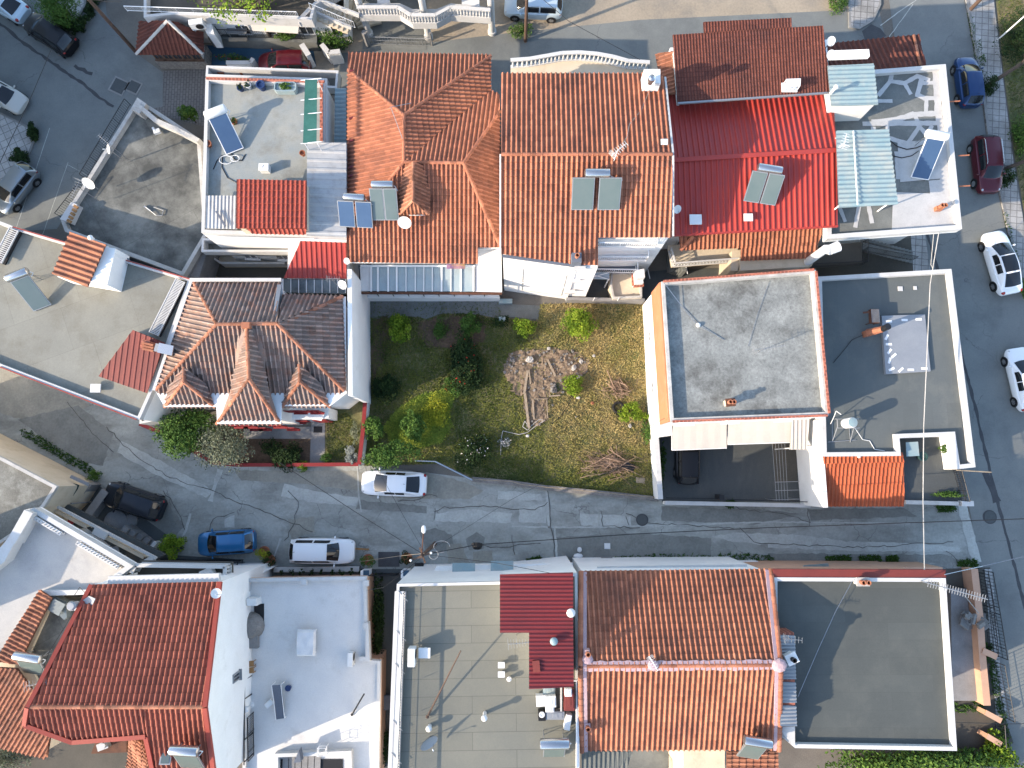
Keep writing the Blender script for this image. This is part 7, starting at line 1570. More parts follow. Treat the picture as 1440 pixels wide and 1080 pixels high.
t = thing('bathtub_planter', 'pale blue bathtub planted with green herbs on grey terrace', 'planter', P(404, 127, 6.2)); c = P(404, 127, 6.2); mb = MB(); pts = [c + Vector((x, y, 0)) for x, y in ((-.75, -.22), (-.6, -.34), (.6, -.34), (.75, -.22), (.75, .22), (.6, .34), (-.6, .34), (-.75, .22))]; mb.ring(pts, .08, 6.22, 6.7); mb.prism(inset(pts, .08), 6.22, 6.58); mb.build('tub', 'sheet_blue', t); leaves(c + Vector((0, 0, .5)), (.6, .22, .14), 420, .09, 5, 10).build('herbs', 'leaf_green', t)
mb = MB(); q = P(375, 240, 6.2); mb.box(q + Vector((0, 0, .3)), (.6, .45, .55)); mb.box(q + Vector((0, 0, .6)), (.66, .5, .05)); mb.box(q + Vector((-.05, .05, .64)), (.05, .25, .03), R(-30)); tag(mb.build('electric_box', 'plastic_white', bevel=.02), 'white square box casting a shadow on the grey terrace', 'box')
mb = MB(); mb.path([P(300, 238, 6.23), P(305, 226, 6.23), P(313, 218, 6.23), P(312, 235, 6.23), P(320, 250, 6.23), P(333, 257, 6.23)], .03); mb.path([P(325, 215, 6.23), P(330, 224, 6.23), P(340, 226, 6.23), P(345, 217, 6.23)], .03); tag(mb.build('garden_hose', 'black_metal'), 'black hose curled on the grey terrace', 'hose')
mb = MB(); q = P(318, 225, 6.3); mb.path([q + Vector((math.cos(a * .5) * .45, math.sin(a * .5) * .3, .03)) for a in range(14)], .025); mb.path([q + Vector((.6 + math.cos(a * .5) * .3, .1 + math.sin(a * .5) * .22, .03)) for a in range(14)], .025); tag(mb.build('garden_hose', 'plastic_white'), 'white hose coiled on the grey terrace', 'hose')
mb = MB(); mb.bar(P(203, 290, 3.1), P(212, 297, 3.1), .12, .1); mb.path([P(205, 291, 3.2), P(220, 303, 3.1), P(228, 303, 3.1), P(230, 296, 3.1), P(216, 291, 3.1)], .03); tag(mb.build('scrap_frame', 'steel_dull'), 'scrap metal frame lying on the dark stained terrace', 'scrap')
mb = MB(); mb.box(P(221, 185, 3.35), (.45, .3, .25), R(20)); mb.box(P(217, 183, 3.4), (.15, .4, .2), R(30)); tag(mb.build('garden_ornament', 'plastic_white'), 'white ornament lying by the peeling terrace wall', 'ornament')
junk('loose_panel', 'white panel leaning on rubbish beside the tiled stair hut', 'panel', [('panel', P(165, 380, 5.45), (.75, .22, .08), 40, 'coping_white'), ('clay_piece', P(172, 363, 5.4), (.55, .3, .25), -10, 'flue_clay'), ('bag', P(176, 367, 5.4), (.5, .35, .2), 0, 'fabric_grey')])
roof_vent('white pipe vent with black mouth on the cream roof', (135, 546), 5.25, .25, .25, ball=False)
# cables on roofs
def cable(name, label, pts, r=.018, mat='black_metal', sag=0.0, cat='cable'):
    q = [P(*p) for p in pts]; out = []
    for a, b in zip(q[:-1], q[1:]):
        k = 14 if sag else 4
        for i in range(k): f = i / k; out.append(a.lerp(b, f) - Vector((0, 0, sag * 4 * f * (1 - f))))
    out.append(q[-1]); mb = MB(); mb.path(out, r, 5); return tag(mb.build(name, mat), label, cat)
cable('roof_cable', 'thin pale cable across the mottled concrete roof', [(934, 398, 7.0), (960, 432, 6.4), (981, 457, 6.45), (1005, 470, 6.4), (1018, 478, 6.4)], .02, 'steel'); cable('roof_cable', 'fine pale line down the mottled roof to the antenna', [(1082, 395, 6.4), (1066, 440, 6.4), (1052, 487, 6.4)], .012, 'steel')
cable('roof_cable', 'dark cable from the clay flue across the felt roof', [(1216, 470, 4.1), (1198, 478, 4.0), (1187, 492, 4.0), (1172, 510, 4.0)], .02); cable('roof_cable', 'pale line across the dark grey roof to its front flue', [(1199, 816, 8.4), (1175, 860, 8.3), (1150, 915, 8.3), (1122, 980, 8.4)], .015, 'steel')
cable('roof_cable', 'pale cable hanging down the tall roof from the white chimney', [(914, 125, 9.5), (902, 155, 9.8), (885, 175, 10.2), (882, 192, 10.5), (868, 214, 10.9)], .015, 'steel')
cable('roof_cable', 'black cable loops by the solar pipes on the south-west side terrace', [(52, 962, 7), (70, 915, 7.2), (92, 880, 7.0), (120, 834, 7.3), (112, 826, 7.2), (104, 838, 7.1)], .02)
cable('roof_cable', 'thick black hose behind the dark collector heater', [(1252, 198, 6.0), (1262, 206, 6.0), (1275, 210, 6.0), (1288, 208, 6.0), (1298, 204, 6.2)], .035); cable('roof_cable', 'black cable on roof coating below the pergola sheet edge', [(1255, 219, 6.0), (1268, 222, 6.0), (1282, 219, 6.0), (1292, 212, 6.1)], .03)
# ---------------------------------------------------------------- poles and aerial cables
def pole(label, px, h, r, mat, name='utility_pole', arms=True, lamp=None):
    b = P(px[0], px[1], 0); t = thing(name, label, 'pole', b); mb = MB(); mb.tube(b, b + Vector((0, 0, h)), r, r * .7, 12); mb.build('shaft', mat, t)
    if arms:
        mb = MB(); mb.box(b + Vector((0, 0, h - .3)), (1.5, .1, .1), R(20)); mb.box(b + Vector((0, 0, h - .9)), (1.0, .1, .1), R(110)); mb.build('crossarm', mat, t); mb = MB()
        for k in (-.65, 0, .65): mb.lathe(b + Matrix.Rotation(R(20), 3, 'Z') @ Vector((k, 0, 0)) + Vector((0, 0, h - .24)), [(.05, 0), (.08, .08), (.05, .16)], 10)
        mb.build('insulator', 'plastic_white', t)
    if lamp:
        a = b + Vector((0, 0, h - .5)); e = a + Vector(lamp); mb = MB(); mb.tube(a, e, .035); mb.build('lamp_arm', 'rust', t); mb = MB(); mb.ball(e + Vector((lamp[0], lamp[1], 0)).normalized() * .2, .22, 8, (.7, 1.2, .45)); mb.build('lamp_head', 'plastic_white', t)
    return t
pole('utility pole with lamp arm and tangled cables at the middle of the lane', (612, 764), 8.2, .14, 'wood_pole', lamp=(.1, 1.4, .1))
pole('rusty brown wooden pole beside the tiled kiosk', (192, 74), 9.0, .15, 'wood_pole'); mb = MB(); mb.tube(P(186, 72, .5), P(140, 14, 6.5), .05)
pole('wooden pole on the weedy corner of the sunlit dirt road', (739, 58), 9.0, .14, 'wood_pole'); pole('dark wooden pole at the far pavement beside the grass', (1364, 14), 8.5, .15, 'wood_pole'); pole('thin pale steel lamp pole on the grass verge', (1402, 57), 8.0, .06, 'white_metal', 'lamp_post', False, (.8, .6, .3))
t = thing('cable_coil', 'black cable coil hanging on the overhead line above the lane', 'cable coil', P(671, 767, 5.9)); c = P(671, 767, 6.0); mb = MB()
for j in range(4): mb.path([c + Vector((math.cos(a * .52) * (.26 + .03 * j), .07 * (j - 2) + math.sin(a * .52) * .12, math.sin(a * .52) * (.26 + .03 * j))) for a in range(13)], .035)
mb.box(c + Vector((0, 0, .05)), (.45, .2, .25)); mb.build('coil', 'plastic_black', t)
t = thing('cable_coil', 'spare cable ring hanging beside the lane utility pole', 'cable coil', P(609, 780, 7.0)); mb = MB(); c = P(610, 780, 7.2); mb.path([c + Vector((math.cos(a * .42) * .28, math.sin(a * .42) * .28, 0)) for a in range(16)], .025); mb.path([c + Vector((math.cos(a * .42) * .5 + .5, math.sin(a * .42) * .35 + .5, .1)) for a in range(13)], .02); mb.build('ring', 'steel_dull', t)
cable('overhead_cable', 'black overhead cable along the lane towards the street', [(596, 780, 7.9), (671, 766, 6.2), (890, 751, 6.3), (1080, 742, 6.6), (1340, 733, 7.0), (1600, 724, 8)], .028, 'black_metal', 0)
cable('overhead_cable', 'thin overhead cable crossing the lane from the old house', [(392, 650, 6), (420, 668, 6.5), (500, 720, 7.2), (596, 780, 7.9)], .02); cable('overhead_cable', 'thin overhead cable rising from pole to the garden hedge wall', [(598, 778, 7.9), (570, 730, 7.0), (520, 640, 6.0)], .012); cable('overhead_cable', 'faint overhead line from pole across to the forecourt', [(598, 778, 7.9), (640, 752, 7.3), (720, 702, 6.9), (935, 588, 6.9)], .010)
cable('overhead_cable', 'thin wire from pole towards the orange front mat', [(598, 778, 7.9), (560, 782, 5), (505, 790, 2)], .012, 'wood'); cable('overhead_cable', 'thin cable from pole to the low white roof corner', [(598, 780, 7.9), (540, 826, 7.6), (517, 830, 4.7)], .015); cable('overhead_cable', 'thin cable from pole over the tan house shutters', [(600, 780, 7.9), (700, 792, 8.4), (806, 812, 10.8)], .015)
cable('overhead_cable', 'pale double cable between white terrace house and lane front', [(1320, 328, 6.2), (1308, 400, 6.0), (1299, 600, 5.8), (1298, 700, 6.0), (1300, 802, 8.2)], .03, 'coping'); cable('overhead_cable', 'second pale cable dropping beside the white roof spout', [(1313, 329, 6.2), (1309, 372, 4.4), (1312, 378, 4.3)], .02, 'coping')
cable('overhead_cable', 'pale cable crossing the street from dark grey roof', [(1328, 808, 8.3), (1382, 796, 7.2), (1600, 745, 8)], .022, 'steel'); cable('overhead_cable', 'thin dark cable over the paved corner of the square', [(72, 70, 8), (40, 145, 8.2), (-20, 270, 8.5)], .022); cable('overhead_cable', 'thin dark cable from dirt road pole to the tall house balcony', [(741, -20, 9), (800, 30, 8.2), (900, 84, 7.3)], .018); cable('overhead_cable', 'dark cable crossing below the fenced side yard', [(1345, 1016, 8.3), (1420, 1018, 7), (1600, 1016, 8)], .016)
cable('overhead_cable', 'cable running from steps garden to the kiosk pole', [(60, -10, 8), (150, 2, 8.6), (172, 2, 8.7)], .018)
# ================================================================ NORTH SIDE
t = thing('kiosk', 'small stone kiosk with red tiled hip roof at the square', 'kiosk', P(240, 75, 0))
ep = PP([(193, 76), (196, 30), (286, 38), (284, 77)], 2.7); ap = (236, 29, 4.3)
bp = inset(ep, .45); mb = MB(); mb.prism(bp, 0, 1.0); mb.build('stone_base', 'stone_wall', t); mb = MB(); mb.prism(inset(ep, .62), 1.0, 2.65); mb.build('wall', 'coping_white', t)
a, b = bp[0], bp[1]
q = inset(ep, .6); q = ccw(q); 
lo = sorted(q, key=lambda v: v.y)[:2]; lo.sort(key=lambda v: v.x)
for k in range(5): window(t, lo[0], lo[1], .1 + .2 * k, 1.8, .72, 1.3, 'wood_pole')
tiles(t, [[(191, 77, 2.6), (286, 77, 2.6), ap], [(196, 30, 2.7), (191, 77, 2.6), ap], [(286, 77, 2.6), (287, 44, 2.6), (245, 33, 3.6), ap]], 'tile_brown', [(ap, (192, 76, 2.65)), (ap, (285, 76, 2.65))], pitch=.3, row=.42, amp=.06, capmat='coping')
# terraced house at the top edge, behind the kiosk
t = thing('terrace_house', 'long top house with white terraces, cream awning and pink stone base', 'house', P(330, 20, 0))
hp = PP([(205, 28), (246, 24), (300, 26), (440, 31), (445, 10), (480, -10), (480, -140), (205, -140)], 3.6); mb = MB(); mb.prism([Vector((v.x, max(v.y, 33.3), 0)) for v in ccw(PP([(215, 40), (480, 40), (480, -140), (215, -140)], 3.6))], 0, 2.95, top=False); mb.build('wall', 'white_wall', t); mb = MB(); mb.prism(hp, 2.95, 3.3, top=False, bot=True); mb.build('slab', 'coping_white', t); mb = MB(); mb.face([Vector((q.x, q.y, 3.32)) for q in ccw(inset(hp, .1))]); mb.build('terrace_floor', 'yard_brown', t); mb = MB(); mb.ring(hp, .2, 3.3, 3.9); mb.build('terrace_parapet', 'coping_white', t)
railing([P(180, 16, 4.0), P(300, 20, 4.0), P(420, 24, 4.0)], .6, .12, .012, .03).build('terrace_railing', 'white_metal', t)
lp = PP([(284, 42), (440, 48), (440, 28), (284, 26)], 2.2); mb = MB(); mb.prism(lp, 0, 1.1); mb.build('lower_terrace', 'yard_grey', t); railing([P(296, 51, 1.1), P(430, 56, 1.1)], .9, .14, .012, .03).build('lower_railing', 'black_metal', t)
mb = MB(); mb.prism(PP([(281, 30), (296, 29), (300, 46), (290, 46)], 3.0), 1.1, 2.9); mb.build('partition', 'white_wall', t)
mb = MB(); mb.slab(P3([(351, 30, 3.2), (421, 32, 3.2), (419, 47, 2.7), (355, 43, 2.7)]), .04); mb.build('awning', 'fabric_cream', t)
for k in range(5): window(t, Vector((-24, 33.3, 0)), Vector((-12, 33.3, 0)), .1 + .2 * k, 1.7, 1.1, 1.2)
up_ = PP([(230, -60), (470, -60), (470, -200), (230, -200)], 6.4); mb = MB(); mb.prism(up_, 3.3, 6.3); mb.build('upper_storey', 'white_wall', t)
for k in range(6): window(t, *[sorted(up_, key=lambda v: v.y)[i] for i in (0, 1)], .12 + .15 * k, 4.9, 1.1, 1.3)
sheet('front_yard', [(286, 64), (440, 66), (445, 92), (286, 92)], .03, 'blue_floor'); t2 = low_wall('boundary_wall', 'white front wall with pillars before the blue floored yard', [(318, 88), (352, 88), (356, 82)], .9, .25, 'white_wall', 'coping_white'); low_wall('boundary_wall', 'white front wall stub with cap beside red car', [(424, 62), (434, 78)], 1.6, .35, 'white_wall', 'coping_white'); low_wall('boundary_wall', 'white wall stub with yellow cap beside the green shrub', [(452, 62), (462, 74), (478, 72)], 1.4, .3, 'white_wall', 'coping_white')
t = thing('garden_bench', 'grey table set on the lower terrace behind the kiosk', 'table', P(332, 42, 1.1)); mb = MB(); c = P(333, 41, 1.85); mb.box(c, (1.5, .7, .06)); mb.build('top', 'steel_dull', t); mb = MB()
for a in (-.65, .65):
    for b in (-.28, .28): mb.tube(c + Vector((a, b, 0)), Vector((c.x + a, c.y + b, 1.1)), .03)
mb.build('legs', 'steel_dull', t); 
for s_ in (-1, 1): mb = MB(); mb.box(c + Vector((0, s_ * .65, -.3)), (1.4, .28, .05)); mb.build('bench_seat', 'wood', t)
# curved outside staircase
t = thing('outdoor_staircase', 'curved stone outdoor staircase beside the white columned building', 'staircase', P(480, 35, 0)); mb = MB()
for k in range(8): a = P(440 + k * 7.0, 8 + k * 3.2, 3.2 - .12 * k); mb.box(Vector((a.x, a.y, a.z - .1)), (.45, 1.7, .2), R(-14))
for k in range(9):
    an = R(70 - k * 17); q = P(496, 46, 0); ri, ro = .5, 2.4; z = 2.2 - k * .22
    w = R(15); mb.prism([Vector((q.x + r * -math.sin(an_ - R(10)), q.y + r * math.cos(an_ - R(10)), 0)) for r, an_ in ((ri, an), (ro, an), (ro, an + w), (ri, an + w))], z - .22, z)
mb.build('treads', 'cream_wall', t); mb = MB(); mb.bar(P(436, 16, 3.3), P(494, 40, 2.4), .14, .5); mb.bar(P(442, -2, 3.9), P(505, 22, 3.2), .12, .5); mb.bar(P(420, 33, 3.3), P(438, 14, 3.4), .3, .5); mb.build('side_wall', 'coping_white', t); railing([P(438, 14, 3.5), P(500, 40, 2.4)], .8, .2).build('railing', 'white_metal', t)
# white columned building
t = thing('columned_house', 'white house with tall columns and zigzag balcony at the top', 'house', P(600, 10, 0))
mb = MB(); hb = PP([(506, -110), (694, -110), (694, -250), (506, -250)], 6.3); mb.prism(hb, 0, 9.0); mb.build('wall', 'white_wall', t)
sb = sorted(ccw(hb), key=lambda v: v.y)[:2]; sb.sort(key=lambda v: v.x)
for z in (1.6, 4.7, 7.6):
    for q in (.15, .4, .62, .85): window(t, up(sb[0], 0), up(sb[1], 0), q, z, 1.2, 1.4)
zb = 3.1
pts = [P(505, 22, zb), P(562, 22, zb), P(580, 33, zb), P(614, 33, zb), P(634, 22, zb), P(690, 26, zb)]
mb = MB(); mb.prism(pts + [P(690, 10, zb), P(634, 4, zb), P(614, 12, zb), P(580, 12, zb), P(562, 4, zb), P(505, 4, zb)], zb - .65, zb - .05, bot=True); mb.build('balcony', 'coping_white', t)
balustrade([Vector((q.x, q.y + .08, zb - .04)) for q in pts], .95, .22).build('balustrade', 'coping_white', t)
for x, y in ((519, 48), (603, 53), (692, 46)):
    b = P(x, y, 0); mb = MB(); mb.lathe(b, [(.34, 0), (.34, .3), (.26, .34), (.25, 6.2), (.34, 6.3), (.34, 6.6)], 14); mb.build('column', 'coping_white', t, smooth=True)
mb = MB(); mb.box(P(540, 6, 2.7), (.9, .5, .5)); mb.box(P(662, 8, 2.7), (1.3, .5, .6)); mb.build('planter', 'fabric_white', t)
mb = MB(); c0 = PP([(503, -60), (696, -60), (696, -250), (503, -250)], 9); mb.prism(c0, 8.9, 9.2, bot=True); mb.build('roof', 'roof_white', t)
t = thing('metal_fence', 'low pale fence between the first two white columns', 'fence', P(560, 62, 0)); railing([P(522, 62, 0), P(606, 65, 0)], .95, .2, .012, .03, True).build('bars', 'steel_dull', t); mb = MB(); mb.tube(P(608, 64, 0), P(608, 64, 0) + Vector((0, 0, 1.6)), .08); mb.tube(P(518, 64, 0), P(518, 64, 0) + Vector((0, 0, 1.7)), .2); mb.build('posts', 'concrete', t)
sheet('column_yard', [(510, 70), (600, 70), (600, -20), (510, -20)], .03, 'yard_grey')

# houses beyond the picture's west and south-west edge, whose shade falls on the square
def block(label, px, z, wall='cream_wall', par=.5):
    t = thing('apartment_building', label, 'building', P(px[0][0], px[0][1], 0)); p = PP(px, 0); q = ccw([Vector((v.x, v.y, 0)) for v in p]); flat_roof(t, q, z - par, z, wall, 'roof_white', 'coping_white', .25)
    for a, b in zip(q, q[1:] + q[:1]):
        L = (b - a).length
        for zz in range(int((z - 1) / 3)):
            for k in range(int(L / 3.4)): window(t, a, b, (k + .5) / int(L / 3.4), 1.6 + zz * 3, 1.2, 1.3)
block('tall cream apartment block across the square, beyond the silver hatchback', [(-32, 125), (-75, 335), (-340, 300), (-300, 100)], 12.5)
block('tall white apartment block across the square, beyond the cream car', [(-70, -90), (-45, 85), (-310, 110), (-330, -130)], 12.5, 'white_wall')

# ================================================================ VEGETATION
def bush(label, px, rad, leaf, n, size, seed, name='shrub', cat='shrub', h=None, stem='bark', k=16, z0=0.02, group=None, flowers=None):
    c = P(px[0], px[1], rad[2] * .9); b = Vector((c.x, c.y, z0)); t = thing(name, label, cat, b, group)
    cc = Vector((c.x, c.y, z0 + rad[2] * .95 + (h or 0))); leaves(cc, rad, int(n * 1.7), size * .78, seed, int(k * 1.8), 0.25).build('crown', leaf, t)
    mb = MB(); mb.tube(b - Vector((0, 0, .02)), cc, .05, .02); rnd = random.Random(seed)
    for i in range(5): mb.tube(b.lerp(cc, .5), cc + Vector((rnd.uniform(-1, 1) * rad[0] * .7, rnd.uniform(-1, 1) * rad[1] * .7, rnd.uniform(0, .5) * rad[2])), .025, .008)
    mb.build('trunk', stem, t)
    if flowers: leaves(cc + Vector((0, 0, .05)), (rad[0] * 1.05, rad[1] * 1.03, rad[2] * 1.08), flowers[1], flowers[2], seed + 1, k * 2).build('flowers', flowers[0], t)
    return t
bush('round bright lime shrub at the shaded end of the garden path', (560, 461), (.82, .98, .8), 'leaf_lime', 1500, .15, 11, k=18)
bush('small dark shrub in the middle of the bare soil', (620, 463), (.6, .7, .4), 'leaf_green', 500, .13, 12); bush('loose green young tree beside the bare soil', (662, 458), (.85, .85, .8), 'leaf_green', 900, .15, 13, 'young_tree', 'tree')
bush('small yellow-green tree at the end of the garden path', (738, 459), (.75, .8, .7), 'leaf_lime', 1000, .13, 14, 'young_tree', 'tree'); bush('bright green tree casting a shadow over the dry grass', (813, 456), (1.15, 1.1, 1.0), 'leaf_lime', 1800, .15, 15, 'young_tree', 'tree', h=.3, k=22)
bush('dark green tuft beside the path between two young trees', (705, 452), (.7, .6, .4), 'leaf_dark', 350, .12, 16)
bush('long dark rose bush with red flowers in the middle of garden', (655, 512), (1.1, 2.0, .9), 'leaf_dark', 5200, .17, 17, 'rose_bush', 'bush', k=44, flowers=('flower_red', 60, .10)); bush('red flowered rose clump at the lower end of dark hedge', (640, 541), (.75, .75, .65), 'leaf_green', 900, .13, 18, 'rose_bush', 'bush', flowers=('flower_red', 26, .09))
bush('spreading dark shrub near the shaded garden wall', (545, 545), (1.1, 1.0, .6), 'leaf_dark', 1300, .16, 19, k=20); bush('big leafy green tree between lime grass and parked car', (582, 600), (.85, .95, .9), 'leaf_green', 1500, .17, 20, 'garden_tree', 'tree', h=.5, k=24); bush('small tree against the red coping wall', (528, 602), (.65, .9, .8), 'leaf_green', 900, .16, 21, 'young_tree', 'tree', h=.5)
bush('yellow-green broom bush glowing in the lush garden patch', (614, 579), (.95, 1.3, .6), 'leaf_yellow', 1500, .10, 22, k=26); bush('dark shrub with white blossom beside the garden fence rail', (668, 632), (1.05, 1.15, .8), 'leaf_dark', 1500, .14, 23, k=20, flowers=('flower_white', 60, .09))
bush('fresh green bush next to old tyre', (886, 579), (.8, .65, .5), 'leaf_lime', 900, .13, 24); bush('green weedy bush at the edge of dug bed', (806, 541), (.85, .75, .5), 'leaf_lime', 900, .12, 25); bush('low white blossom tuft beside the weedy garden border', (710, 622), (.4, .4, .3), 'leaf_grey', 250, .09, 26, flowers=('flower_white', 50, .08))
bush('green weeds tangled along the sunlit boundary wall', (912, 605), (.4, 1.0, .4), 'leaf_green', 500, .12, 27); bush('lime tuft at the foot of sunlit boundary wall', (904, 585), (.5, .35, .35), 'leaf_lime', 350, .1, 28)
t = bush('leafy tree whose branches overhang the white saloon', (558, 640), (1.9, 1.0, .8), 'leaf_green', 1500, .16, 29, 'garden_tree', 'tree', h=1.5, k=22)
# lane side gardens
bush('big bright green tree in the corner garden of the old house', (270, 609), (1.65, 1.65, 1.5), 'leaf_green', 4200, .17, 30, 'garden_tree', 'tree', h=.8, k=42); t = bush('silvery olive tree hanging over the lane wall', (322, 624), (1.75, 1.75, 1.2), 'leaf_olive', 3300, .13, 31, 'olive_tree', 'tree', h=1.0, k=30)
bush('dark shrub spilling over the red coping onto the lane', (402, 640), (1.2, .95, .7), 'leaf_dark', 1500, .14, 32, k=22); bush('rounded yellow-green clump on the red coping near path', (426, 655), (.45, .4, .4), 'leaf_lime', 500, .09, 33); bush('small green shrub at foot of the concrete path', (460, 645), (.5, .45, .4), 'leaf_green', 450, .1, 34, flowers=('flower_red', 6, .08)); bush('pale spiky silver plant by the red coped corner', (495, 641), (.45, .75, .5), 'leaf_grey', 1100, .15, 35); bush('low reddish shrubs on the small lawn edge', (500, 608), (.3, .9, .4), 'leaf_olive', 500, .1, 36); bush('leafy shrub hidden behind the olive', (380, 628), (.8, .6, .5), 'leaf_dark', 500, .13, 37)
bush('yellow-green round bush at the end of black yard fence', (243, 767), (.85, .8, .75), 'leaf_lime', 1500, .13, 38, k=20)
bush('dark weeds along the teal carport', (132, 668), (.5, .4, .4), 'leaf_green', 400, .1, 39)
for px, lb, lf in (((374, 775), 'potted yellow bush beside the white estate car bumper', 'leaf_yellow'), ((382, 787), 'potted dark shrub next to the slanted ramp wall', 'leaf_dark'), ((519, 786), 'potted green plant left of the dark road mat', 'leaf_green'), ((573, 784), 'potted red-tinged plant on the pole side of the dark road mat', 'leaf_dark')): pot(lb, px, 0.02, .36, .35, 'terracotta', lf)
t = thing('hedge', 'row of small round dark shrubs on the low yard wall', 'hedge', P(440, 806, .3)); mb = MB()
for k in range(9): b_ = leaves(P(396 + k * 14, 805, .9), (.22, .22, .22), 110, .08, 50 + k, 6); o_ = len(mb.v); mb.v += b_.v; mb.f += [[i + o_ for i in f] for f in b_.f]; mb.t += b_.t; mb.m += b_.m
mb.build('foliage', 'leaf_dark', t)
t = thing('hedge', 'dark climbing hedge lining the narrow alley beside the low white roof', 'hedge', P(532, 870, 0)); leaves(P(532, 872, .9), (.35, 3.4, .9), 1500, .16, 61, 40).build('foliage', 'leaf_dark', t)
t = thing('hedge', 'thick green hedge below the dark grey roof and side yard', 'hedge', P(1270, 1070, 0)); mb = leaves(P(1300, 1076, .9), (6.5, 1.1, .9), 6500, .19, 62, 110); mb.build('foliage', 'leaf_green', t); t = thing('hedge', 'yellow-green creeper hedge at the street corner below the small gate', 'hedge', P(1400, 1060, 0)); leaves(P(1402, 1062, .7), (1.2, 1.6, .7), 1800, .15, 63, 40).build('foliage', 'leaf_lime', t)
t = thing('metal_fence', 'thin wire fence along the hedge below dark grey roof', 'fence', P(1330, 1064, 0)); railing([P(1275, 1066, 0.2), P(1420, 1070, 0.2)], 1.2, 1.1, .02, .02).build('bars', 'steel_dull', t)
bush('small tangled shrub in the corner yard below lower tiled roof', (10, 1066), (1.4, .9, .7), 'leaf_olive', 1200, .13, 64, k=20); bush('green climbing weeds behind the alley crates', (545, 1050), (.35, 1.2, .5), 'leaf_dark', 500, .14, 65)
bush('planted green strip on the terrace parapet beside the tiled porch', (1300, 694), (1.2, .2, .25), 'leaf_green', 500, .1, 66, z0=2.9); bush('leafy plant in the light well of felt roof house', (1300, 632), (.5, .4, .5), 'leaf_green', 500, .15, 67, z0=2.9); pot('teal pot under the leafy light well plant', (1292, 642), 2.9, .3, .5, 'teal')
# north side plants
bush('bright green shrub behind the curved staircase garden', (470, 51), (1.25, 1.15, 1.0), 'leaf_green', 2000, .15, 70, k=24); bush('conical yellow-green bush on the hedge island of the square', (82, 12), (1.5, 1.2, 1.8), 'leaf_green', 5200, .12, 71, 'conifer', 'tree', k=46); bush('dark green shrub at the point of the tiled corner pavement', (46, 186), (.4, .85, .5), 'leaf_dark', 1800, .12, 72); bush('dark rounded shrub beside the silver hatchback', (29, 222), (.75, .65, .5), 'leaf_dark', 1800, .12, 73)
t = thing('hedge', 'clipped dark curved hedge round the corner island of the square', 'hedge', P(110, 30, 0)); mb = MB()
for k, (x, y) in enumerate(((72, 28), (82, 34), (92, 38), (101, 39), (110, 36), (118, 29), (124, 20), (128, 10), (132, 2), (138, -8))): b_ = leaves(P(x, y, .4), (.5, .45, .4), 620, .11, 80 + k, 12); o_ = len(mb.v); mb.v += b_.v; mb.f += [[i + o_ for i in f] for f in b_.f]; mb.t += b_.t; mb.m += b_.m
mb.build('foliage', 'leaf_dark', t)
bush('small bright shrub between dark terrace and tall terrace house', (270, 166), (.6, .55, .8), 'leaf_green', 1500, .12, 90, h=.6); bush('green bush on the corner of the sunlit dirt road', (1178, 6), (.8, 1.2, .5), 'leaf_green', 900, .12, 91); bush('weedy green clump at the foot of dirt road pole', (733, 43), (.9, .6, .4), 'leaf_green', 700, .12, 92); bush('potted greenery on the awning terrace edge', (408, 62), (.9, .4, .5), 'leaf_green', 600, .12, 93, z0=1.1); bush('red flowered plants on the blue floored yard', (325, 82), (1.4, .3, .4), 'leaf_green', 500, .1, 94, flowers=('flower_red', 25, .09))
def tree(label, px, h, rad, leaf, n, size, seed, name='tree', nb=16, bare=False, lean=(0, 0), k=26):
    b = P(px[0], px[1], 0); t = thing(name, label, 'tree', b); rnd = random.Random(seed); mb = MB(); top = b + Vector((lean[0], lean[1], h * .55)); mb.tube(b, top, .16, .11, 9); tips = []
    for i in range(nb):
        a = i * 2.4 + rnd.uniform(-.4, .4); e = top + Vector((math.cos(a) * rad[0] * rnd.uniform(.5, 1), math.sin(a) * rad[1] * rnd.uniform(.5, 1), h * rnd.uniform(.1, .42))); s = b.lerp(top, rnd.uniform(.6, 1)); m = s.lerp(e, .5) + Vector((rnd.uniform(-.3, .3), rnd.uniform(-.3, .3), rnd.uniform(0, .4)))
        mb.tube(s, m, .06, .04, 6); mb.tube(m, e, .04, .015, 5)
        for j in range(4): f = m.lerp(e, rnd.uniform(0, 1)); g_ = f + Vector((rnd.uniform(-1, 1), rnd.uniform(-1, 1), rnd.uniform(-.2, .8))) * rad[0] * .3; mb.tube(f, g_, .018, .006, 4); tips.append(g_)
    mb.build('trunk', 'bark', t)
    if n:
        lm = MB()
        for i in range(n):
            q = tips[rnd.randrange(len(tips))]; b_ = None; o = Vector((rnd.gauss(0, .28), rnd.gauss(0, .28), rnd.gauss(0, .22))); p = q + o; nn = Vector((rnd.gauss(0, .6), rnd.gauss(0, .6), 1)).normalized(); d = nn.orthogonal().normalized(); a = rnd.uniform(0, 6.28); w = nn.cross(d); d, w = d * math.cos(a) + w * math.sin(a), w * math.cos(a) - d * math.sin(a); s = size * rnd.uniform(.6, 1.4); lm.face([p - d * s * .6, p + w * s * .35, p + d * s * .7, p - w * s * .35], min(1, max(0, rnd.gauss(.5, .25))))
        lm.build('crown', leaf, t)
    return t
tree('tall sparse tree with young leaves over the top white terraces', (388, 66), 7.5, (4.2, 1.6), 'leaf_lime', 1700, .17, 101, lean=(-.4, .9), nb=20); tree('bare grey tree on the pavement beside the navy hatchback', (1392, 118), 5.5, (2.6, 2.4), 'leaf_olive', 300, .12, 102, lean=(1.8, .8), nb=22)
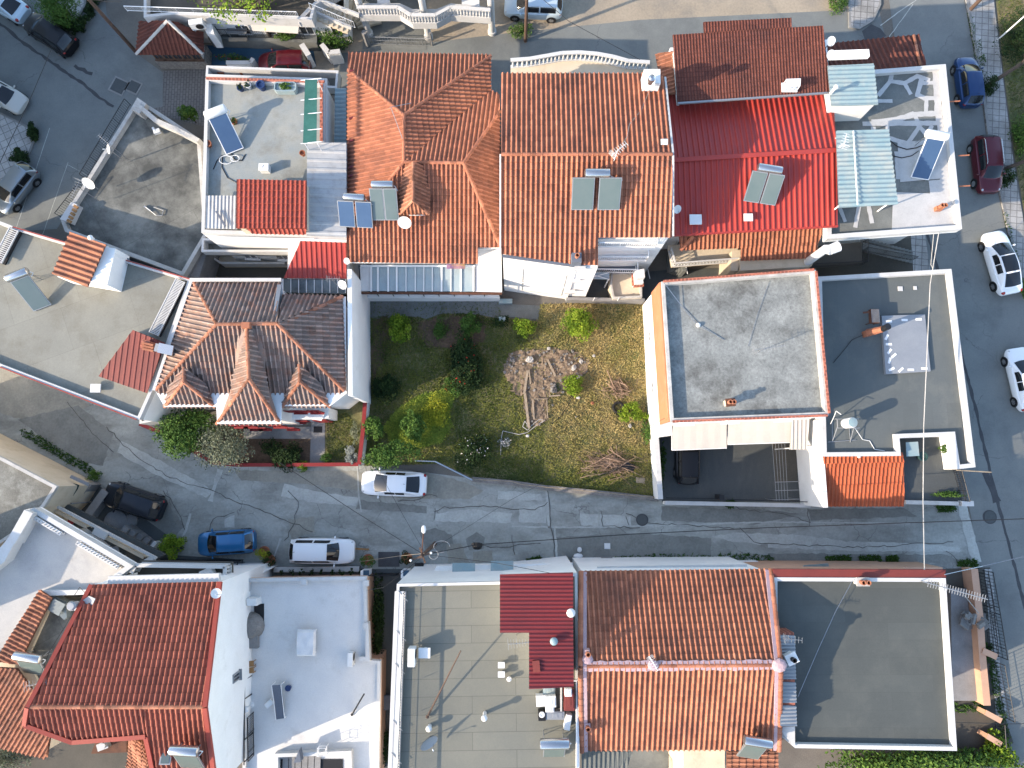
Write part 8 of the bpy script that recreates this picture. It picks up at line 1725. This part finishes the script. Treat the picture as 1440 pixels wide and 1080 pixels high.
tree('leafy tree leaning on the verge beside the maroon car', (1412, 238), 5, (2.0, 1.8), 'leaf_green', 1800, .16, 103, lean=(1.9, .3)); bush('square clipped tree pit shrub beside the navy hatchback', (1392, 119), (.7, .75, .5), 'leaf_dark', 900, .11, 104); bush('green pavement shrub beside the maroon car bonnet', (1417, 251), (.6, .7, .5), 'leaf_dark', 800, .11, 105); bush('green bush at the kerb near the white black-roofed saloon', (1441, 405), (.6, .8, .5), 'leaf_green', 700, .12, 106)
bush('tangled green bush on the verge above the bare tree', (1432, 55), (1.6, 2.4, .7), 'leaf_dark', 2200, .13, 107, k=30); bush('green bush by the verge below the bare tree', (1440, 190), (1.0, 1.6, .7), 'leaf_green', 1200, .14, 108, k=20)

# ================================================================ GARDEN OBJECTS
def sticks(name, label, px, n, spread, ln, seed, z=.1, ang=None):
    rnd = random.Random(seed); t = thing(name, label, 'brushwood', P(px[0], px[1], 0)); mb = MB(); c = P(px[0], px[1], 0)
    for i in range(n):
        a = rnd.gauss(ang, .5) if ang is not None else rnd.uniform(0, 3.14); q = c + Vector((rnd.gauss(0, spread[0]), rnd.gauss(0, spread[1]), z + rnd.uniform(0, .35))); d = Vector((math.cos(a), math.sin(a), rnd.uniform(-.12, .12))) * ln * rnd.uniform(.35, 1.0) / 2
        m = q + Vector((rnd.uniform(-.06, .06), rnd.uniform(-.06, .06), .05)); r = rnd.uniform(.012, .034); tv = rnd.random(); mb.tube(q - d, m, r, r * .8, 5, False, tv); mb.tube(m, q + d, r * .8, r * .4, 5, False, tv)
    mb.build('sticks', 'brushwood', t); return t
sticks('brush_pile', 'large heap of pruned branches beside the black sheet', (858, 653), 150, (.75, .35), 2.2, 1, ang=-.2); sticks('brush_pile', 'small heap of pruned twigs beside old tyre', (870, 549), 70, (.45, .35), 1.4, 2, ang=-.7)
mb = MB(); q = [P(871, 654, .45), P(882, 650, .5), P(895, 655, .4), (P(890, 664, .35)), P(880, 662, .4)]; mb.slab(q, .02); tag(mb.build('black_sheet', 'plastic_black'), 'black sheet lying on the large branch heap', 'plastic sheet'); mb = MB(); mb.slab([P(894, 671, .1), P(907, 672, .12), P(907, 680, .1), P(895, 679, .1)], .04); tag(mb.build('cardboard_sheet', 'wood'), 'brown board in the grass below the branch heap', 'board')
mb = MB(); c = P(869.5, 573, .18); n_ = 26; mb.grid([[c + Vector(((.36 + .10 * math.cos(b * math.pi / 4)) * math.cos(a * 2 * math.pi / n_), (.36 + .10 * math.cos(b * math.pi / 4)) * math.sin(a * 2 * math.pi / n_), .09 * math.sin(b * math.pi / 4))) for b in range(8)] for a in range(n_ + 1)], True); tag(mb.build('old_tyre', 'rubber', smooth=True), 'old black tyre lying in the dry grass', 'tyre')
for i, (a, b, lb, w) in enumerate((((742, 521), (737, 554), 'upper weathered plank along the dug bed edge', .17), ((738, 553), (744, 602), 'lower weathered plank along the dug bed edge', .18), ((749, 562), (751, 590), 'short thin plank beside the small framed bed', .12), ((770, 506), (781, 529), 'loose plank lying across the dug bed', .14), ((772, 557), (788, 556), 'pale cross plank closing the dug bed', .1), ((769, 563), (770, 588), 'plank closing the right side of small framed bed', .06), ((750, 561), (770, 561), 'plank at the top of small framed bed', .06), ((744, 520), (746, 540), 'narrow plank lying against the upper bed plank', .08))):
    mb = MB(); mb.bar(P(a[0], a[1], .24), P(b[0], b[1], .22), w, .06); tag(mb.build('wooden_plank', 'wood'), lb, 'plank', 'planks round the dug bed')
for i, (x, y, r, m_, lb) in enumerate(((745, 506, .26, 'coping', 'pale squared stone at the upper edge of dug bed'), (807, 517, .22, 'coping', 'tall pale stone among the bed rubble'), (817, 508, .14, 'coping', 'light stone at the upper corner of bed rubble'), (814, 531, .18, 'coping', 'whitish stone beside the green weedy bush'), (772, 490, .16, 'coping', 'white stone above dug bed beside dark clods'), (721, 506, .2, 'stone', 'dark grey stone at the left corner of dug bed'), (813, 559, .12, 'coping_white', 'lone white stone in the dry grass below weedy bush'), (835, 500, .13, 'coping', 'small pale stone above the bed rubble'), (886, 599, .14, 'coping', 'pale stone below fresh green bush'), (833, 567, .13, 'flue_clay', 'reddish stone in dry grass'), (742, 613, .12, 'coping_white', 'white stone under the hose loop'), (914, 594, .14, 'coping_white', 'white stone against the sunlit boundary wall'), (915, 608, .13, 'coping_white', 'another white stone lower along the sunlit boundary wall'), (779, 548, .3, 'stone', 'flat grey slab in the dug bed corner'))):
    rnd = random.Random(i); mb = MB(); c = P(x, y, .1 + r * .4); mb.ball(c, r, 7, (rnd.uniform(.8, 1.2), rnd.uniform(.7, 1.1), .6))
    for v in mb.v: v += Vector((rnd.uniform(-.25, .25), rnd.uniform(-.25, .25), rnd.uniform(-.2, .2))) * r
    tag(mb.build('garden_stone', m_), lb, 'stone', 'stones in the garden')
mb = MB(); rnd = random.Random(9)
for i in range(260):
    x, y = rnd.uniform(708, 832), rnd.uniform(492, 602)
    if inside(x, y, bedpx) and (x > 775 or y < 512 or rnd.random() < .25) or rnd.random() < .08: c = P(x, y, .14); r = rnd.uniform(.03, .1); mb.box(c, (r * 2, r * 1.6, r), rnd.uniform(0, 3), rnd.uniform(-.5, .5), rnd.uniform(-.5, .5))
mb.build('rubble', 'stone')['kind'] = 'stuff'
cable('garden_hose', 'pale hose looping in the grass below dug bed', [(744, 600, .12), (738, 592, .12), (735, 600, .12), (742, 605, .12), (750, 596, .12), (758, 590, .12), (766, 591, .12), (752, 600, .12), (742, 608, .12), (730, 611, .12), (716, 608, .12), (707, 606, .12), (705, 616, .12), (704, 640, .1)], .025, 'coping', 0, 'hose'); cable('garden_hose', 'dark hose running from weedy bush to dug bed corner', [(808, 552, .1), (800, 568, .1), (788, 586, .1), (776, 596, .1)], .025, 'black_metal', 0, 'hose')
mb = MB()
a, b, c = P(584, 648, .75), P(612, 649, .75), P(664, 675, .7)
mb.bar(a, b, .07, .05); mb.bar(b, c, .09, .07)
for q in (a, b, c, b.lerp(c, .5)): mb.tube(Vector((q.x, q.y, 0)), q, .035)
t = thing('garden_rail', 'bent white metal rail at the garden edge behind the white saloon', 'rail', Vector((b.x, b.y, 0))); mb.build('rail', 'steel', t)
mb = MB(); pts = [P(664, 674, .5), P(720, 677, .55), P(732, 681, .6), P(768, 685, .6), P(820, 690, .55), P(880, 696, .5), P(928, 700, .6)]; mb.path(pts, .022)
for q in pts: mb.tube(Vector((q.x, q.y, 0)), q + Vector((0, 0, .15)), .03)
t = thing('wire_fence', 'low sagging wire fence between garden and lane', 'fence', Vector((pts[3].x, pts[3].y, 0))); mb.build('wires', 'wood', t)
mb = MB(); rows = [[P(x, y, 0.004) + Vector((0, 0, 0)) for x, y in ((664, 674), (720, 679), (768, 687), (880, 698), (926, 703))], [P(x, y, 0.28) for x, y in ((664, 672), (720, 677), (768, 685), (880, 696), (926, 701))]]; mb.grid(rows); b2 = MB()
low_wall('boundary_wall', 'crumbling low stone edge between garden grass and lane', [(664, 674), (720, 679), (768, 686), (880, 697), (926, 702)], .3, .3, 'stone', 'stone')
mb = MB(); mb.box(P(706, 449, .3), (.5, .3, .5)); mb.box(P(711, 424, .25), (1.0, .35, .4)); tag(mb.build('white_box', 'sheet_blue', bevel=.02), 'pale box standing on the path under the white wall', 'box')
mb = MB(); mb.box(P(507, 772, .25), (1.2, .12, .12), R(-3)); tag(mb.build('parking_beam', 'wood_orange'), 'orange wooden beam lying beside the white estate car', 'beam')
mb = MB(); q = P(592, 797, 0); mb.lathe(q, [(.3, 0), (.33, .75), (.34, .95), (.3, 1.0)], 14); mb.box(q + Vector((0, .05, 1.05)), (.6, .7, .12)); mb.box(q + Vector((0.05, .35, 1.12)), (.2, .08, .06)); tag(mb.build('wheelie_bin', 'plastic_black'), 'black wheelie bin at the corner of the white ledge', 'bin')
mb = MB(); q = P(813, 782, .15); mb.ball(q, .35, 8, (1.0, .6, .5)); mb.ball(q + Vector((.1, .45, .05)), .22, 8, (.8, .9, .7)); tag(mb.build('rubbish_bag', 'fabric_white', smooth=True), 'pale rubbish bag lying at the wall foot', 'bag'); mb = MB(); mb.box(P(853, 787, .25), (.8, .35, .5)); tag(mb.build('stone_step', 'grey_wall', bevel=.03), 'grey doorstep block under the orange eaves wall', 'step')

# ================================================================ LIGHT, SKY, CAMERA
EL = R(24.5); sd = Vector((-.927, -.375, 0)).normalized() * math.cos(EL) + Vector((0, 0, math.sin(EL)))
ld = bpy.data.lights.new('sun', 'SUN'); ld.energy = SUN_E; ld.angle = R(0.5); ld.color = (1.0, .84, .66)
lo_ = bpy.data.objects.new('sun', ld); COL.objects.link(lo_); lo_.rotation_euler = (-sd).to_track_quat('-Z', 'Y').to_euler(); lo_.location = sd * 80
w = bpy.data.worlds.new('World'); SC.world = w; w.use_nodes = True; nt = w.node_tree
sky = nt.nodes.new('ShaderNodeTexSky'); sky.sky_type = 'NISHITA'; sky.sun_disc = False; sky.sun_elevation = EL; sky.sun_rotation = math.atan2(sd.x, sd.y); sky.dust_density = 1.1; sky.air_density = 1.0
bg = nt.nodes['Background']; bg.inputs['Strength'].default_value = SKY_E; nt.links.new(sky.outputs[0], bg.inputs[0])
cd = bpy.data.cameras.new('camera'); cd.lens = 25.0; cd.sensor_width = 36.0; cd.clip_end = 1000
co = bpy.data.objects.new('camera', cd); COL.objects.link(co); co.location = (0, 0, H); co.rotation_euler = (TILT, 0, 0); SC.camera = co
SC.view_settings.view_transform = 'Standard'; SC.view_settings.look = 'None'; SC.view_settings.exposure = EXPO; SC.view_settings.gamma = 1.0
